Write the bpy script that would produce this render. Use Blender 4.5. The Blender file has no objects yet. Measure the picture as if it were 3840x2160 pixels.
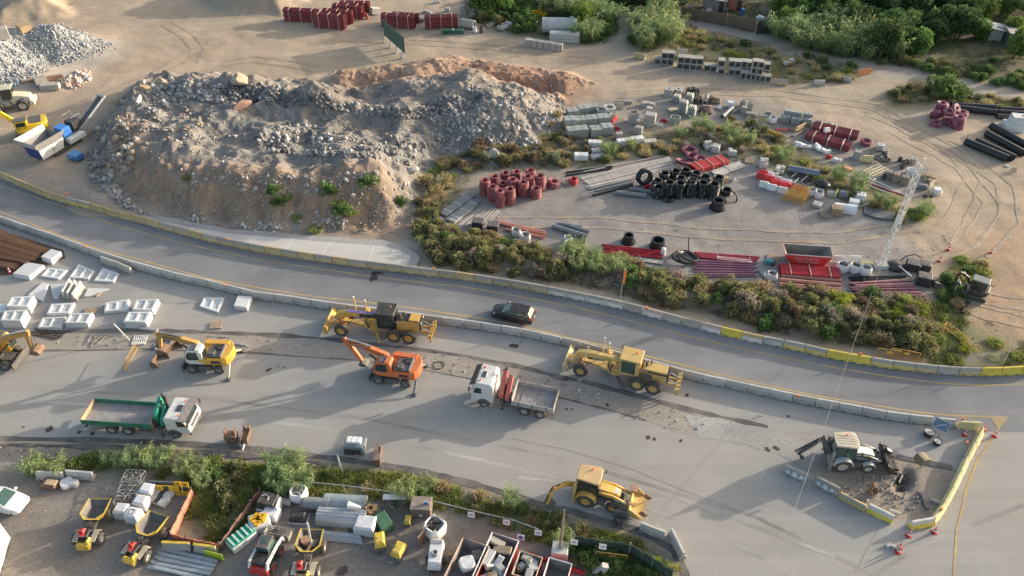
import bpy, math, random
import numpy as np
from mathutils import Vector, Matrix, geometry
R=math.radians
rnd=random.Random(7)
SC=bpy.context.scene
# ---------------- camera ----------------
PITCH=R(40.5); CAMH=54.0; FPX=2003.0
cam=bpy.data.objects.new('camera',bpy.data.cameras.new('camera')); SC.collection.objects.link(cam)
cam.data.sensor_width=36.0; cam.data.lens=36.0*FPX/2576.0
cam.data.clip_start=0.5; cam.data.clip_end=3000
cam.location=(0,0,CAMH); cam.rotation_euler=(math.pi/2-PITCH,0,0)
SC.camera=cam
# ---------------- light ----------------
SUN_AZ=R(23); SUN_EL=R(13.0)
w=bpy.data.worlds.new('World'); SC.world=w; w.use_nodes=True
nt=w.node_tree; bg=nt.nodes['Background']
sky=nt.nodes.new('ShaderNodeTexSky'); sky.sky_type='NISHITA'; sky.sun_disc=False
sky.sun_elevation=SUN_EL; sky.sun_rotation=math.pi/2-SUN_AZ
sky.air_density=1.0; sky.dust_density=3.5; sky.ozone_density=0.6
nt.links.new(sky.outputs[0],bg.inputs[0]); bg.inputs[1].default_value=0.15
sl=bpy.data.lights.new('sun','SUN'); sl.energy=2.7; sl.angle=R(0.6); sl.color=(1.0,0.90,0.77)
sun=bpy.data.objects.new('sun',sl); SC.collection.objects.link(sun)
sdir=Vector((math.cos(SUN_AZ)*math.cos(SUN_EL),math.sin(SUN_AZ)*math.cos(SUN_EL),math.sin(SUN_EL)))
sun.rotation_euler=sdir.to_track_quat('Z','Y').to_euler(); sun.location=(60,30,60)
SC.view_settings.view_transform='Standard'; SC.view_settings.look='None'
SC.view_settings.exposure=1.14; SC.view_settings.gamma=1.0
try: SC.view_settings.use_curve_mapping=False
except Exception: pass
# ---------------- pixel -> place ----------------
def t(i,j,x,y): return (644.0*i+x/4.0, 362.25*j+y/4.0)
def z(nx,ny,x,y,k=4.025): return ((nx+x/k)*0.67083,(ny+y/k)*0.67083)
cp,sp=math.cos(PITCH),math.sin(PITCH)
def ray(x,y):
 u=(x-1288.0)/FPX; v=(y-724.5)/FPX
 return u, cp-v*sp, -sp-v*cp
def G0(x,y,zz=0.0):
 u,dy,dz=ray(x,y); s=(zz-CAMH)/dz
 return (u*s,dy*s)
def GP(pts,zz=0.0): return [G0(x,y,zz) for x,y in pts]
# ---------------- terrain heights ----------------
SX0,SX1,SY0,SY1,ST=-116.0,116.0,14.0,176.0,0.4
gx=np.arange(SX0,SX1+.01,ST); gy=np.arange(SY0,SY1+.01,ST)
GX,GY=np.meshgrid(gx,gy)
def vnoise(X,Y,scale,seed,octv=4):
 rs=np.random.RandomState(seed); out=np.zeros_like(X); amp=1.0; tot=0
 for o in range(octv):
  n=256; L=rs.rand(n,n); fx=X/scale+1000; fy=Y/scale+1000
  ix=np.floor(fx).astype(int); iy=np.floor(fy).astype(int); tx=fx-ix; ty=fy-iy
  tx=tx*tx*(3-2*tx); ty=ty*ty*(3-2*ty)
  a=L[iy%n,ix%n]; b=L[iy%n,(ix+1)%n]; c=L[(iy+1)%n,ix%n]; d=L[(iy+1)%n,(ix+1)%n]
  out+=amp*((a*(1-tx)+b*tx)*(1-ty)+(c*(1-tx)+d*tx)*ty); tot+=amp; amp*=.5; scale*=.5
 return out/tot
def sdist(X,Y,poly):
 ins=np.zeros(X.shape,bool); dm=np.full(X.shape,1e9); n=len(poly)
 for i in range(n):
  x1,y1=poly[i]; x2,y2=poly[(i+1)%n]
  c=((y1>Y)!=(y2>Y));
  with np.errstate(divide='ignore',invalid='ignore'):
   xi=(x2-x1)*(Y-y1)/(y2-y1 if y2!=y1 else 1e-9)+x1
  ins^=(c&(X<xi))
  ex,ey=x2-x1,y2-y1; l2=ex*ex+ey*ey+1e-12
  tt=np.clip(((X-x1)*ex+(Y-y1)*ey)/l2,0,1)
  dm=np.minimum(dm,(X-x1-tt*ex)**2+(Y-y1-tt*ey)**2)
 return np.sqrt(dm)*np.where(ins,1,-1)
def pldist(X,Y,pl):
 dm=np.full(X.shape,1e9)
 for (x1,y1),(x2,y2) in zip(pl[:-1],pl[1:]):
  ex,ey=x2-x1,y2-y1; l2=ex*ex+ey*ey+1e-12
  tt=np.clip(((X-x1)*ex+(Y-y1)*ey)/l2,0,1)
  dm=np.minimum(dm,(X-x1-tt*ex)**2+(Y-y1-tt*ey)**2)
 return np.sqrt(dm)
def smooth(a): a=np.clip(a,0,1); return a*a*(3-2*a)
N8=vnoise(GX,GY,8,1); N3=vnoise(GX,GY,3,2,3); N1=vnoise(GX,GY,1.3,3,2); N20=vnoise(GX,GY,22,4)
P_MOUND=[(215,415),(228,335),(300,255),(335,218),(400,203),(560,198),(690,208),(800,212),(900,222),(1080,200),(1180,190),(1290,215),(1420,240),(1425,300),(1370,390),(1130,402),(1075,470),(1062,555),(1005,588),(800,588),(620,578),(480,560),(400,530),(300,497),(222,470)]
P_RED=[(800,205),(840,178),(990,160),(1130,142),(1300,165),(1440,185),(1500,215),(1430,245),(1300,240),(1100,235),(900,235)]
P_GRAV=[(-120,235),(-120,100),(20,112),(60,95),(100,86),(160,84),(215,98),(285,113),(262,128),(205,150),(140,172),(100,190),(60,215),(20,232)]
P_HEAPA=[(-40,80),(-40,-20),(110,-30),(200,5),(200,40),(120,62),(40,72)]
P_HEAPB=[(495,5),(530,-40),(800,-60),(800,10),(710,45),(640,40),(560,38)]
HF=np.zeros_like(GX)
def mound(poly,H,wd,amp,ns=N3,jit=1.5):
 d=sdist(GX,GY,GP(poly))+ (N8-.5)*2*jit
 m=smooth(d/wd); return m*H+amp*(ns-.5)*2*np.clip(d/1.5,0,1)
dm=sdist(GX,GY,GP(P_MOUND)); RG=1-np.abs(2*vnoise(GX,GY,5.5,31,4)-1); GU=1-np.abs(2*vnoise(GX,GY*.3,2.6,32,3)-1)
HF=np.maximum(HF,mound(P_MOUND,3.1,6.0,.35)+np.where(dm>0,(N1-.5)*.8+(RG-.75)*1.5*np.clip(dm/4,0,1)-(GU-.6)*.9*np.clip(dm/1.5,0,1)*np.clip((8-dm)/4,0,1),0))
HF=np.maximum(HF,mound(P_RED,1.5,4.0,.5))
HF=np.maximum(HF,mound(P_GRAV,4.2,9.0,.45,N1))
HF=np.maximum(HF,mound(P_HEAPA,3.0,6.0,.6))
HF=np.maximum(HF,mound(P_HEAPB,4.5,7.0,.6))
def ridge(pl,H,wd,zr):
 global HF
 d=pldist(GX,GY,GP(pl,zr)); HF=HF+H*np.exp(-(d/wd)**2)*(.65+.7*N3)
def bump(x,y,H,wd,zr=3):
 global HF
 X,Y=G0(x,y,zr); HF=HF+H*np.exp(-(((GX-X)**2+(GY-Y)**2)/wd**2))
ridge([(370,225),(470,215),(600,225),(760,250),(800,262)],1.3,2.6,3)
ridge([(800,262),(900,275),(1000,285),(1060,270),(1150,230),(1200,210)],1.0,2.2,3)
ridge([(240,440),(330,420),(450,440),(620,445),(800,455),(930,450)],.7,2.5,3)
ridge([(1180,250),(1300,262),(1410,268)],.9,2.2,3)
bump(930,235,-1.2,4.0); bump(920,315,-1.1,7); bump(560,300,1.3,3); bump(480,330,.9,2.4); bump(860,372,1.2,3.4)
bump(680,345,.9,3);bump(1200,330,.8,3.5);bump(1000,185,-.7,2,0); bump(1120,185,.5,2,0); bump(860,205,1.5,2.2,.5); bump(985,180,1.0,1.5,.5); bump(1055,195,1.0,2.2,1)
bump(1190,215,1.6,2.4,1.5); bump(320,330,.8,3); bump(420,380,1,3.5); bump(900,430,.8,2.5); bump(1010,420,.7,2.5)
bump(155,92,1.6,5,2); bump(40,170,1.6,6,2); bump(80,110,-1.2,4,3)
# berm under the shrubs between road and pipe yard, verge, small ditch and the trench
P_BERM=[(1040,575),(1150,588),(1330,628),(1520,668),(1720,712),(2000,752),(2330,775),(2340,880),(2100,868),(1950,835),(1760,780),(1650,775),(1560,742),(1400,708),(1240,690),(1100,662)]
d=sdist(GX,GY,GP(P_BERM)); HF+=smooth(d/3.0)*.7*(.6+.8*N8)
P_TRENCH=[(2252,1233),(2248,1215),(2262,1190),(2275,1180),(2300,1185),(2298,1215),(2285,1238),(2268,1240)]
d=sdist(GX,GY,GP(P_TRENCH)); HF-=smooth((d+.05)/.5)*.75*(.7+.6*N1)
P_FLAT=[(-400,700),(-400,430),(0,445),(300,553),(640,640),(1020,692),(1360,742),(1600,795),(1920,872),(2300,940),(2576,948),(2990,930),(2990,1600),(1760,1600),(1700,1400),(1500,1310),(1290,1250),(1000,1182),(640,1136),(0,1110),(-400,1110)]
dflat=sdist(GX,GY,GP(P_FLAT))
und=(N20-.5)*.5+(N3-.5)*.16+(N1-.5)*.08
HF+=und*np.clip((-dflat)/2.0,0,1)
dpit=sdist(GX,GY,GP([(2010,1180),(2040,1150),(2300,1165),(2400,1175),(2372,1260),(2345,1300),(2250,1310),(2110,1245)]))
HF+=np.where(dpit>0,(N1-.45)*.25*smooth(dpit/.8),0)
def H(X,Y):
 X=np.asarray(X,float);Y=np.asarray(Y,float)
 fx=np.clip((X-SX0)/ST,0,len(gx)-1.001); fy=np.clip((Y-SY0)/ST,0,len(gy)-1.001)
 ix=fx.astype(int);iy=fy.astype(int);tx=fx-ix;ty=fy-iy
 return (HF[iy,ix]*(1-tx)+HF[iy,ix+1]*tx)*(1-ty)+(HF[iy+1,ix]*(1-tx)+HF[iy+1,ix+1]*tx)*ty
def PV(x,y):
 "points of the terrain seen at image points (arrays)"
 x=np.atleast_1d(np.asarray(x,float)); y=np.atleast_1d(np.asarray(y,float))
 u=(x-1288)/FPX; v=(y-724.5)/FPX; dy=cp-v*sp; dz=-sp-v*cp
 bx,by,done=np.zeros_like(x),np.zeros_like(x),np.zeros(x.shape,bool)
 for k in range(90):
  zz=8.0-k*.11; s=(zz-CAMH)/dz; X=u*s;Y=dy*s
  hit=(~done)&(H(X,Y)>=zz); bx[hit]=X[hit];by[hit]=Y[hit]; done|=hit
 s=(0-CAMH)/dz; bx[~done]=(u*s)[~done]; by[~done]=(dy*s)[~done]
 return bx,by,H(bx,by)
def P(x,y,dz=0.0):
 a,b,c=PV(x,y); return Vector((a[0],b[0],c[0]+dz))
# ---------------- object bookkeeping ----------------
COL=SC.collection
def tag(o,label=None,cat=None,group=None,kind=None):
 if label:o['label']=label
 if cat:o['category']=cat
 if group:o['group']=group
 if kind:o['kind']=kind
 return o
def thing(name,label,cat,loc=(0,0,0),rz=0,group=None):
 o=bpy.data.objects.new(name,None); COL.objects.link(o); o.empty_display_size=.3
 o.location=loc; o.rotation_euler=(0,0,rz); return tag(o,label,cat,group)
def copy_tree(o,parent=None):
 c=o.copy(); COL.objects.link(c); c.parent=parent
 for ch in o.children: copy_tree(ch,c)
 return c
def dup(o,loc,rz=None,label=None,group=None,sc=None):
 c=copy_tree(o); c.location=loc
 if rz is not None: c.rotation_euler=(c.rotation_euler[0],c.rotation_euler[1],rz)
 if label:c['label']=label
 if group:c['group']=group
 if sc:c.scale=sc if isinstance(sc,tuple) else (sc,)*3
 return c
# ---------------- mesh builder ----------------
class MB:
 def __init__(s): s.v=[];s.f=[];s.m=[]
 def add(s,vs,fs,mi=0,M=None):
  b=len(s.v)
  s.v+= [tuple(M@Vector(p)) for p in vs] if M is not None else [tuple(p) for p in vs]
  for f in fs: s.f.append(tuple(i+b for i in f)); s.m.append(mi)
  return s
 def hexa(s,p,mi=0,M=None): # 4 bottom ccw, 4 top ccw
  return s.add(p,[(3,2,1,0),(4,5,6,7),(0,1,5,4),(1,2,6,5),(2,3,7,6),(3,0,4,7)],mi,M)
 def box(s,c,d,mi=0,rz=0,top=None,M=None,ch=0,ry=0):
  x,y,h=d[0]/2,d[1]/2,d[2]/2
  a,b=(x,y) if top is None else (top[0]/2,top[1]/2)
  T=Matrix.Translation(c)
  if rz: T=T@Matrix.Rotation(rz,4,'Z')
  if ry: T=T@Matrix.Rotation(ry,4,'Y')
  if M is not None: T=M@T
  if ch:
   vs=[(-x,-y,-h),(x,-y,-h),(x,y,-h),(-x,y,-h)]
   k=ch
   vs+=[(-a,-b,h-k),(a,-b,h-k),(a,b,h-k),(-a,b,h-k),(-a+k,-b+k,h),(a-k,-b+k,h),(a-k,b-k,h),(-a+k,b-k,h)]
   f=[(3,2,1,0),(8,9,10,11)]
   for i in range(4):
    j=(i+1)%4; f+=[(i,j,4+j,4+i),(4+i,4+j,8+j,8+i)]
   return s.add(vs,f,mi,T)
  return s.hexa([(-x,-y,-h),(x,-y,-h),(x,y,-h),(-x,y,-h),(-a,-b,h),(a,-b,h),(a,b,h),(-a,b,h)],mi,T)
 def cyl(s,a,b,r,r2=None,n=12,mi=0,cap=True,M=None,mc=None):
  a=Vector(a);b=Vector(b); r2=r if r2 is None else r2
  q=(b-a).to_track_quat('Z','Y'); vs=[]
  for c,rr in((a,r),(b,r2)):
   for i in range(n):
    an=2*math.pi*i/n; vs.append(c+q@Vector((rr*math.cos(an),rr*math.sin(an),0)))
  s.add(vs,[(i,(i+1)%n,n+(i+1)%n,n+i) for i in range(n)],mi,M)
  if cap: s.add(vs,[tuple(range(n-1,-1,-1)),tuple(range(n,2*n))],mi if mc is None else mc,M)
  return s
 def pipe(s,a,b,r,ri,n=12,mi=0,M=None):
  a=Vector(a);b=Vector(b); q=(b-a).to_track_quat('Z','Y'); vs=[]
  for c,rr in((a,r),(b,r),(b,ri),(a,ri)):
   for i in range(n):
    an=2*math.pi*i/n; vs.append(c+q@Vector((rr*math.cos(an),rr*math.sin(an),0)))
  fs=[]
  for k in range(4):
   k2=(k+1)%4
   fs+=[(k*n+i,k*n+(i+1)%n,k2*n+(i+1)%n,k2*n+i) for i in range(n)]
  return s.add(vs,fs,mi,M)
 def tube(s,path,r,n=6,mi=0,closed=False,M=None):
  path=[Vector(p) for p in path]; m=len(path); vs=[]; up=None
  for k,p in enumerate(path):
   a=path[(k-1)%m] if (closed or k>0) else p; b=path[(k+1)%m] if (closed or k<m-1) else p
   d=(b-a).normalized()
   if up is None: up=d.orthogonal()
   up=(up-d*up.dot(d)).normalized(); w_=d.cross(up); rr=r[k] if isinstance(r,(list,tuple)) else r
   for i in range(n):
    an=2*math.pi*i/n; vs.append(p+up*(rr*math.cos(an))+w_*(rr*math.sin(an)))
  fs=[]; L=m if closed else m-1
  for k in range(L):
   k2=(k+1)%m; fs+=[(k*n+i,k*n+(i+1)%n,k2*n+(i+1)%n,k2*n+i) for i in range(n)]
  if not closed: fs+=[tuple(range(n-1,-1,-1)),tuple((m-1)*n+i for i in range(n))]
  return s.add(vs,fs,mi,M)
 def prism(s,poly,y0,y1,mi=0,M=None,ax='y'):
  n=len(poly)
  if ax=='y': vs=[(a,y0,b) for a,b in poly]+[(a,y1,b) for a,b in poly]
  elif ax=='x': vs=[(y0,a,b) for a,b in poly]+[(y1,a,b) for a,b in poly]
  else: vs=[(a,b,y0) for a,b in poly]+[(a,b,y1) for a,b in poly]
  return s.add(vs,[tuple(range(n)),tuple(range(2*n-1,n-1,-1))]+[((i+1)%n,i,n+i,n+(i+1)%n) for i in range(n)],mi,M)
 def lathe(s,prof,n=16,mi=0,M=None,close=False):
  m=len(prof); vs=[(r*math.cos(2*math.pi*i/n),r*math.sin(2*math.pi*i/n),h) for r,h in prof for i in range(n)]
  L=m if close else m-1
  return s.add(vs,[(k*n+i,k*n+(i+1)%n,((k+1)%m)*n+(i+1)%n,((k+1)%m)*n+i) for k in range(L) for i in range(n)],mi,M)
 def loft(s,secs,mi=0,cap=True,M=None,closed_ring=True):
  n=len(secs[0]); vs=[p for q in secs for p in q]; fs=[]
  for k in range(len(secs)-1):
   for i in range(n if closed_ring else n-1):
    fs.append((k*n+i,k*n+(i+1)%n,(k+1)*n+(i+1)%n,(k+1)*n+i))
  if cap: fs+=[tuple(range(n-1,-1,-1)),tuple((len(secs)-1)*n+i for i in range(n))]
  return s.add(vs,fs,mi,M)
 def mesh(s,name,mats,ang=35,fixn=True):
  me=bpy.data.meshes.new(name); me.from_pydata(s.v,[],s.f)
  for m in (mats if isinstance(mats,(list,tuple)) else [mats]): me.materials.append(m)
  if any(s.m): me.polygons.foreach_set('material_index',s.m)
  if fixn:
   import bmesh
   bm=bmesh.new(); bm.from_mesh(me); bmesh.ops.recalc_face_normals(bm,faces=bm.faces); bm.to_mesh(me); bm.free()
  if ang:
   me.polygons.foreach_set('use_smooth',[True]*len(me.polygons)); me.set_sharp_from_angle(angle=R(ang))
  me.update(); return me
 def build(s,name,mats,parent=None,loc=None,rz=None,ang=35,bevel=0):
  o=bpy.data.objects.new(name,s.mesh(name,mats,ang)); COL.objects.link(o); o.parent=parent
  if loc is not None:o.location=loc
  if rz is not None:o.rotation_euler=(0,0,rz)
  if bevel:
   b=o.modifiers.new('b','BEVEL'); b.width=bevel; b.segments=2; b.limit_method='ANGLE'; b.angle_limit=R(40)
  return o
# ---------------- materials ----------------
MATS={}
def lk(nt,a,b): nt.links.new(a,b)
def mat(name,col,rough=.6,metal=0.0,var=.18,dust=.25,sc=1.2,bump=0,dustcol=(.36,.31,.25),spec=.4,trans=0):
 if name in MATS: return MATS[name]
 m=bpy.data.materials.new(name); m.use_nodes=True; n=m.node_tree.nodes; l=m.node_tree; b=n['Principled BSDF']
 tc=n.new('ShaderNodeTexCoord'); nz=n.new('ShaderNodeTexNoise'); nz.inputs['Scale'].default_value=sc; nz.inputs['Detail'].default_value=6
 lk(l,tc.outputs['Object'],nz.inputs['Vector'])
 mr=n.new('ShaderNodeMapRange'); mr.inputs[1].default_value=.25; mr.inputs[2].default_value=.75; mr.inputs[3].default_value=1-var; mr.inputs[4].default_value=1+var
 lk(l,nz.outputs['Fac'],mr.inputs[0])
 hs=n.new('ShaderNodeHueSaturation'); hs.inputs['Color'].default_value=(*col,1)
 oi=n.new('ShaderNodeObjectInfo'); mo=n.new('ShaderNodeMapRange'); mo.inputs[3].default_value=.88; mo.inputs[4].default_value=1.12; lk(l,oi.outputs['Random'],mo.inputs[0]); mm=n.new('ShaderNodeMath'); mm.operation='MULTIPLY'; lk(l,mr.outputs[0],mm.inputs[0]); lk(l,mo.outputs[0],mm.inputs[1]); lk(l,mm.outputs[0],hs.inputs['Value'])
 last=hs.outputs[0]
 if dust>0:
  nd=n.new('ShaderNodeTexNoise'); nd.inputs['Scale'].default_value=sc*2.3; nd.inputs['Detail'].default_value=8; nd.inputs['Roughness'].default_value=.7
  lk(l,tc.outputs['Object'],nd.inputs['Vector'])
  m2=n.new('ShaderNodeMapRange'); m2.inputs[1].default_value=.42; m2.inputs[2].default_value=.75; m2.inputs[3].default_value=0; m2.inputs[4].default_value=dust*2
  lk(l,nd.outputs['Fac'],m2.inputs[0])
  mx=n.new('ShaderNodeMix'); mx.data_type='RGBA'; mx.inputs['B'].default_value=(*dustcol,1); lk(l,m2.outputs[0],mx.inputs['Factor']); lk(l,last,mx.inputs['A']); last=mx.outputs['Result']
 lk(l,last,b.inputs['Base Color']); b.inputs['Roughness'].default_value=rough; b.inputs['Metallic'].default_value=metal
 b.inputs['Specular IOR Level'].default_value=spec
 if trans: b.inputs['Transmission Weight'].default_value=trans
 if bump:
  bp=n.new('ShaderNodeBump'); bp.inputs['Strength'].default_value=bump; bp.inputs['Distance'].default_value=.05
  lk(l,nz.outputs['Fac'],bp.inputs['Height']); lk(l,bp.outputs[0],b.inputs['Normal'])
 MATS[name]=m; return m
def ground_mat(name,col=None,attr=None,rough=.95,streak=.12,fine=.12,big=.12,ang=15,bump=.3,stain=0.0,staincol=(.1,.095,.09),dusty=None):
 "ground surface in world space: broad patches, stretched wheel streaks, fine grain"
 m=bpy.data.materials.new(name); m.use_nodes=True; l=m.node_tree; n=l.nodes; b=n['Principled BSDF']
 ge=n.new('ShaderNodeNewGeometry')
 def noise(sc,det,vec,ro=.6):
  q=n.new('ShaderNodeTexNoise'); q.inputs['Scale'].default_value=sc; q.inputs['Detail'].default_value=det; q.inputs['Roughness'].default_value=ro; lk(l,vec,q.inputs['Vector']); return q.outputs['Fac']
 mp=n.new('ShaderNodeMapping'); mp.inputs['Rotation'].default_value=(0,0,R(ang)); mp.inputs['Scale'].default_value=(.05,1.0,1); lk(l,ge.outputs['Position'],mp.inputs[0])
 mp2=n.new('ShaderNodeMapping'); mp2.inputs['Rotation'].default_value=(0,0,R(ang+40)); mp2.inputs['Scale'].default_value=(.08,1.0,1); lk(l,ge.outputs['Position'],mp2.inputs[0])
 def mapr(s,a,bb,c,d):
  q=n.new('ShaderNodeMapRange'); q.inputs[1].default_value=a;q.inputs[2].default_value=bb;q.inputs[3].default_value=c;q.inputs[4].default_value=d; lk(l,s,q.inputs[0]); return q.outputs[0]
 def mul(a,bb):
  q=n.new('ShaderNodeMath'); q.operation='MULTIPLY'; lk(l,a,q.inputs[0]); lk(l,bb,q.inputs[1]); return q.outputs[0]
 f=noise(3.5,8,ge.outputs['Position'],.75); bg_=noise(.16,5,ge.outputs['Position']); st=noise(.9,6,mp.outputs[0]); st2=noise(.7,6,mp2.outputs[0])
 v=mul(mul(mapr(f,.3,.7,1-fine,1+fine),mapr(bg_,.3,.7,1-big,1+big)),mul(mapr(st,.32,.68,1-streak,1+streak),mapr(st2,.32,.68,1-streak*.6,1+streak*.6)))
 hs=n.new('ShaderNodeHueSaturation'); lk(l,v,hs.inputs['Value'])
 if attr:
  at=n.new('ShaderNodeVertexColor'); at.layer_name=attr; lk(l,at.outputs[0],hs.inputs['Color'])
 else: hs.inputs['Color'].default_value=(*col,1)
 last=hs.outputs[0]
 if dusty:
  mx=n.new('ShaderNodeMix'); mx.data_type='RGBA'; mx.inputs['B'].default_value=(*dusty[0],1)
  lk(l,mapr(noise(dusty[1],4,mp.outputs[0] if dusty[2] else ge.outputs['Position']),.4,.68,0,dusty[3]),mx.inputs['Factor']); lk(l,last,mx.inputs['A']); last=mx.outputs['Result']
 if stain:
  mx=n.new('ShaderNodeMix'); mx.data_type='RGBA'; mx.inputs['B'].default_value=(*staincol,1)
  lk(l,mapr(noise(.55,3,ge.outputs['Position'],.45),.66,.74,0,stain),mx.inputs['Factor']); lk(l,last,mx.inputs['A']); last=mx.outputs['Result']
 lk(l,last,b.inputs['Base Color']); b.inputs['Roughness'].default_value=rough; b.inputs['Specular IOR Level'].default_value=.25
 if bump:
  bp=n.new('ShaderNodeBump'); bp.inputs['Strength'].default_value=bump; bp.inputs['Distance'].default_value=.06
  lk(l,f,bp.inputs['Height']); lk(l,bp.outputs[0],b.inputs['Normal'])
 return m
# ---------------- ground ----------------
TAN=(.395,.312,.228); YARD=(.265,.245,.225)
COLR=np.zeros(GX.shape+(3,)); COLR[:]=TAN
def zone(poly,col,soft=1.5,amp=2.0,zr=0,strength=1):
 d=sdist(GX,GY,GP(poly,zr))+(N3-.5)*2*amp*.5+(N8-.5)*2*amp
 w_=smooth(d/soft*.5+.5)*strength
 COLR[:]=COLR*(1-w_[...,None])+np.array(col)*w_[...,None]
SOIL=(.15,.135,.085)
zone([(560,30),(1000,60),(1500,90),(1700,200),(2100,240),(2576,330),(2576,240),(2100,190),(1600,60),(1100,30)],(.33,.285,.225),8,3,0,.7)
zone([(1150,-60),(1545,-60),(1560,60),(1530,105),(1480,112),(1300,92),(1180,60)],SOIL)
zone([(1585,110),(1610,50),(1680,45),(1800,85),(2000,150),(2165,175),(2150,208),(2000,215),(1640,150)],(.21,.19,.11))
zone([(1530,-80),(2700,-80),(2700,230),(2576,232),(2300,168),(2100,145),(1960,95),(1800,62),(1700,40),(1640,35)],SOIL)
zone([(1470,-60),(1520,-60),(1600,60),(1570,110),(1540,100),(1555,55)],(.34,.30,.24),1,1)
zone([(1660,25),(1800,62),(1960,100),(1990,125),(1800,80),(1680,55)],(.33,.30,.25),1,1)
zone([(2060,150),(2300,175),(2576,238),(2700,260),(2700,295),(2576,262),(2300,205),(2150,190)],(.33,.30,.26),2,1)
zone([(2230,230),(2310,205),(2400,225),(2576,250),(2576,275),(2380,255),(2250,265)],(.20,.18,.10))
zone([(1060,470),(1100,395),(1250,380),(1420,330),(1700,330),(1900,310),(2110,430),(2340,550),(2240,560),(1900,420),(1640,395),(1480,430),(1200,440),(1100,560),(1040,580)],(.22,.195,.12))
zone([(1095,545),(1200,470),(1400,440),(1500,415),(1640,400),(1850,385),(1900,395),(2050,490),(2160,525),(2260,560),(2240,600),(2330,640),(2320,760),(2000,745),(1500,660),(1200,605),(1090,580)],YARD,2,1.5)
zone([(1400,290),(1560,240),(1900,250),(2300,400),(2370,480),(2290,500),(2100,420),(1900,320),(1650,300),(1500,400),(1420,350)],(.27,.24,.205),2,1.5)
zone(P_BERM,(.20,.175,.115),1,1)
zone([(1430,700),(1480,690),(1600,705),(1590,750),(1480,740)],(.34,.29,.23),1,1)
zone([(2385,640),(2420,600),(2600,560),(2700,900),(2420,930),(2330,930),(2345,780)],(.37,.265,.175),2,2)
zone([(2360,720),(2410,640),(2470,650),(2480,690),(2420,740),(2440,800),(2576,850),(2600,930),(2330,930)],(.22,.20,.11),2,2)
zone(P_MOUND,(.235,.21,.185),2,1.2)
zone([(240,420),(330,370),(420,440),(600,470),(950,470),(1060,560),(1000,600),(620,590),(300,510)],(.285,.205,.145),3,2,1)
zone([(380,300),(560,280),(760,300),(1000,300),(1350,280),(1400,380),(1100,400),(800,440),(600,420),(420,400)],(.225,.21,.19),3,2,3)
zone(P_RED,(.35,.235,.165),2,1.5,1); zone([(1180,165),(1420,195),(1400,225),(1150,215)],(.35,.20,.135),2,1,1.4)
zone([(310,320),(380,350),(360,400),(300,440),(240,420)],(.28,.20,.15),2,1,1)
zone(P_GRAV,(.36,.365,.365),3,1.5); zone([(60,235),(290,110),(330,120),(200,200)],(.38,.36,.33),3,1,0,.7)
zone(P_HEAPA,(.36,.29,.21),2,1); zone(P_HEAPB,(.33,.27,.21),2,1)
zone([(-300,470),(0,455),(200,540),(380,565),(640,605),(800,615),(1000,640),(1080,665),(1080,600),(640,585),(400,540),(200,470),(60,420),(-300,400)],(.33,.29,.24),2,1.5)
zone([(-300,1110),(640,1136),(1000,1184),(1290,1252),(1500,1315),(1700,1400),(1720,1600),(-300,1600)],(.245,.215,.185),1,.5)
zone([(60,1155),(500,1158),(760,1178),(1000,1190),(1290,1262),(1500,1330),(1650,1375),(1700,1500),(1560,1500),(1480,1400),(1280,1335),(1180,1290),(960,1252),(640,1235),(620,1330),(540,1370),(440,1340),(500,1240),(380,1195),(90,1185)],(.17,.16,.085),1,.6)
zone([(2010,1180),(2040,1150),(2300,1165),(2400,1175),(2345,1310),(2240,1315),(2110,1245)],(.30,.255,.21),.8,.5)
zone(P_TRENCH,(.17,.145,.12),.5,.15)
def make_ground():
 ex=[-420,-260,-170,-135]; xs=np.concatenate([ex,gx,[135,170,260,420]]); ys=np.concatenate([[-150,-60,-10,6],gy,[200,260,380,700]])
 X,Y=np.meshgrid(xs,ys); Z=H(X,Y); inn=(X>=SX0)&(X<=SX1)&(Y>=SY0)&(Y<=SY1); Z=np.where(inn,Z,Z*.3)
 # the ground sinks a few centimetres beneath the paved sheets
 Z=Z-np.where((sdist(X,Y,GP(P_FLAT))>.5),.03,0)
 ny,nx=X.shape; co=np.stack([X,Y,Z],-1).reshape(-1,3)
 idx=np.arange(nx*ny).reshape(ny,nx); q=np.stack([idx[:-1,:-1],idx[:-1,1:],idx[1:,1:],idx[1:,:-1]],-1).reshape(-1,4)
 me=bpy.data.meshes.new('ground'); me.vertices.add(len(co)); me.vertices.foreach_set('co',co.ravel())
 me.loops.add(q.size); me.loops.foreach_set('vertex_index',q.ravel().astype(np.int32))
 me.polygons.add(len(q)); me.polygons.foreach_set('loop_start',np.arange(0,q.size,4,dtype=np.int32)); me.polygons.foreach_set('use_smooth',np.ones(len(q),bool))
 me.update(calc_edges=True)
 fx=np.clip(((X-SX0)/ST).round().astype(int),0,len(gx)-1); fy=np.clip(((Y-SY0)/ST).round().astype(int),0,len(gy)-1)
 c=np.concatenate([COLR[fy,fx],np.ones(X.shape+(1,))],-1).reshape(-1,4)
 a=me.color_attributes.new('Col','FLOAT_COLOR','POINT'); a.data.foreach_set('color',c.ravel())
 me.materials.append(ground_mat('earth',attr='Col',streak=.06,fine=.27,big=.14,ang=-12,bump=.6))
 o=bpy.data.objects.new('ground',me); COL.objects.link(o); o['kind']='structure'
make_ground()
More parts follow.
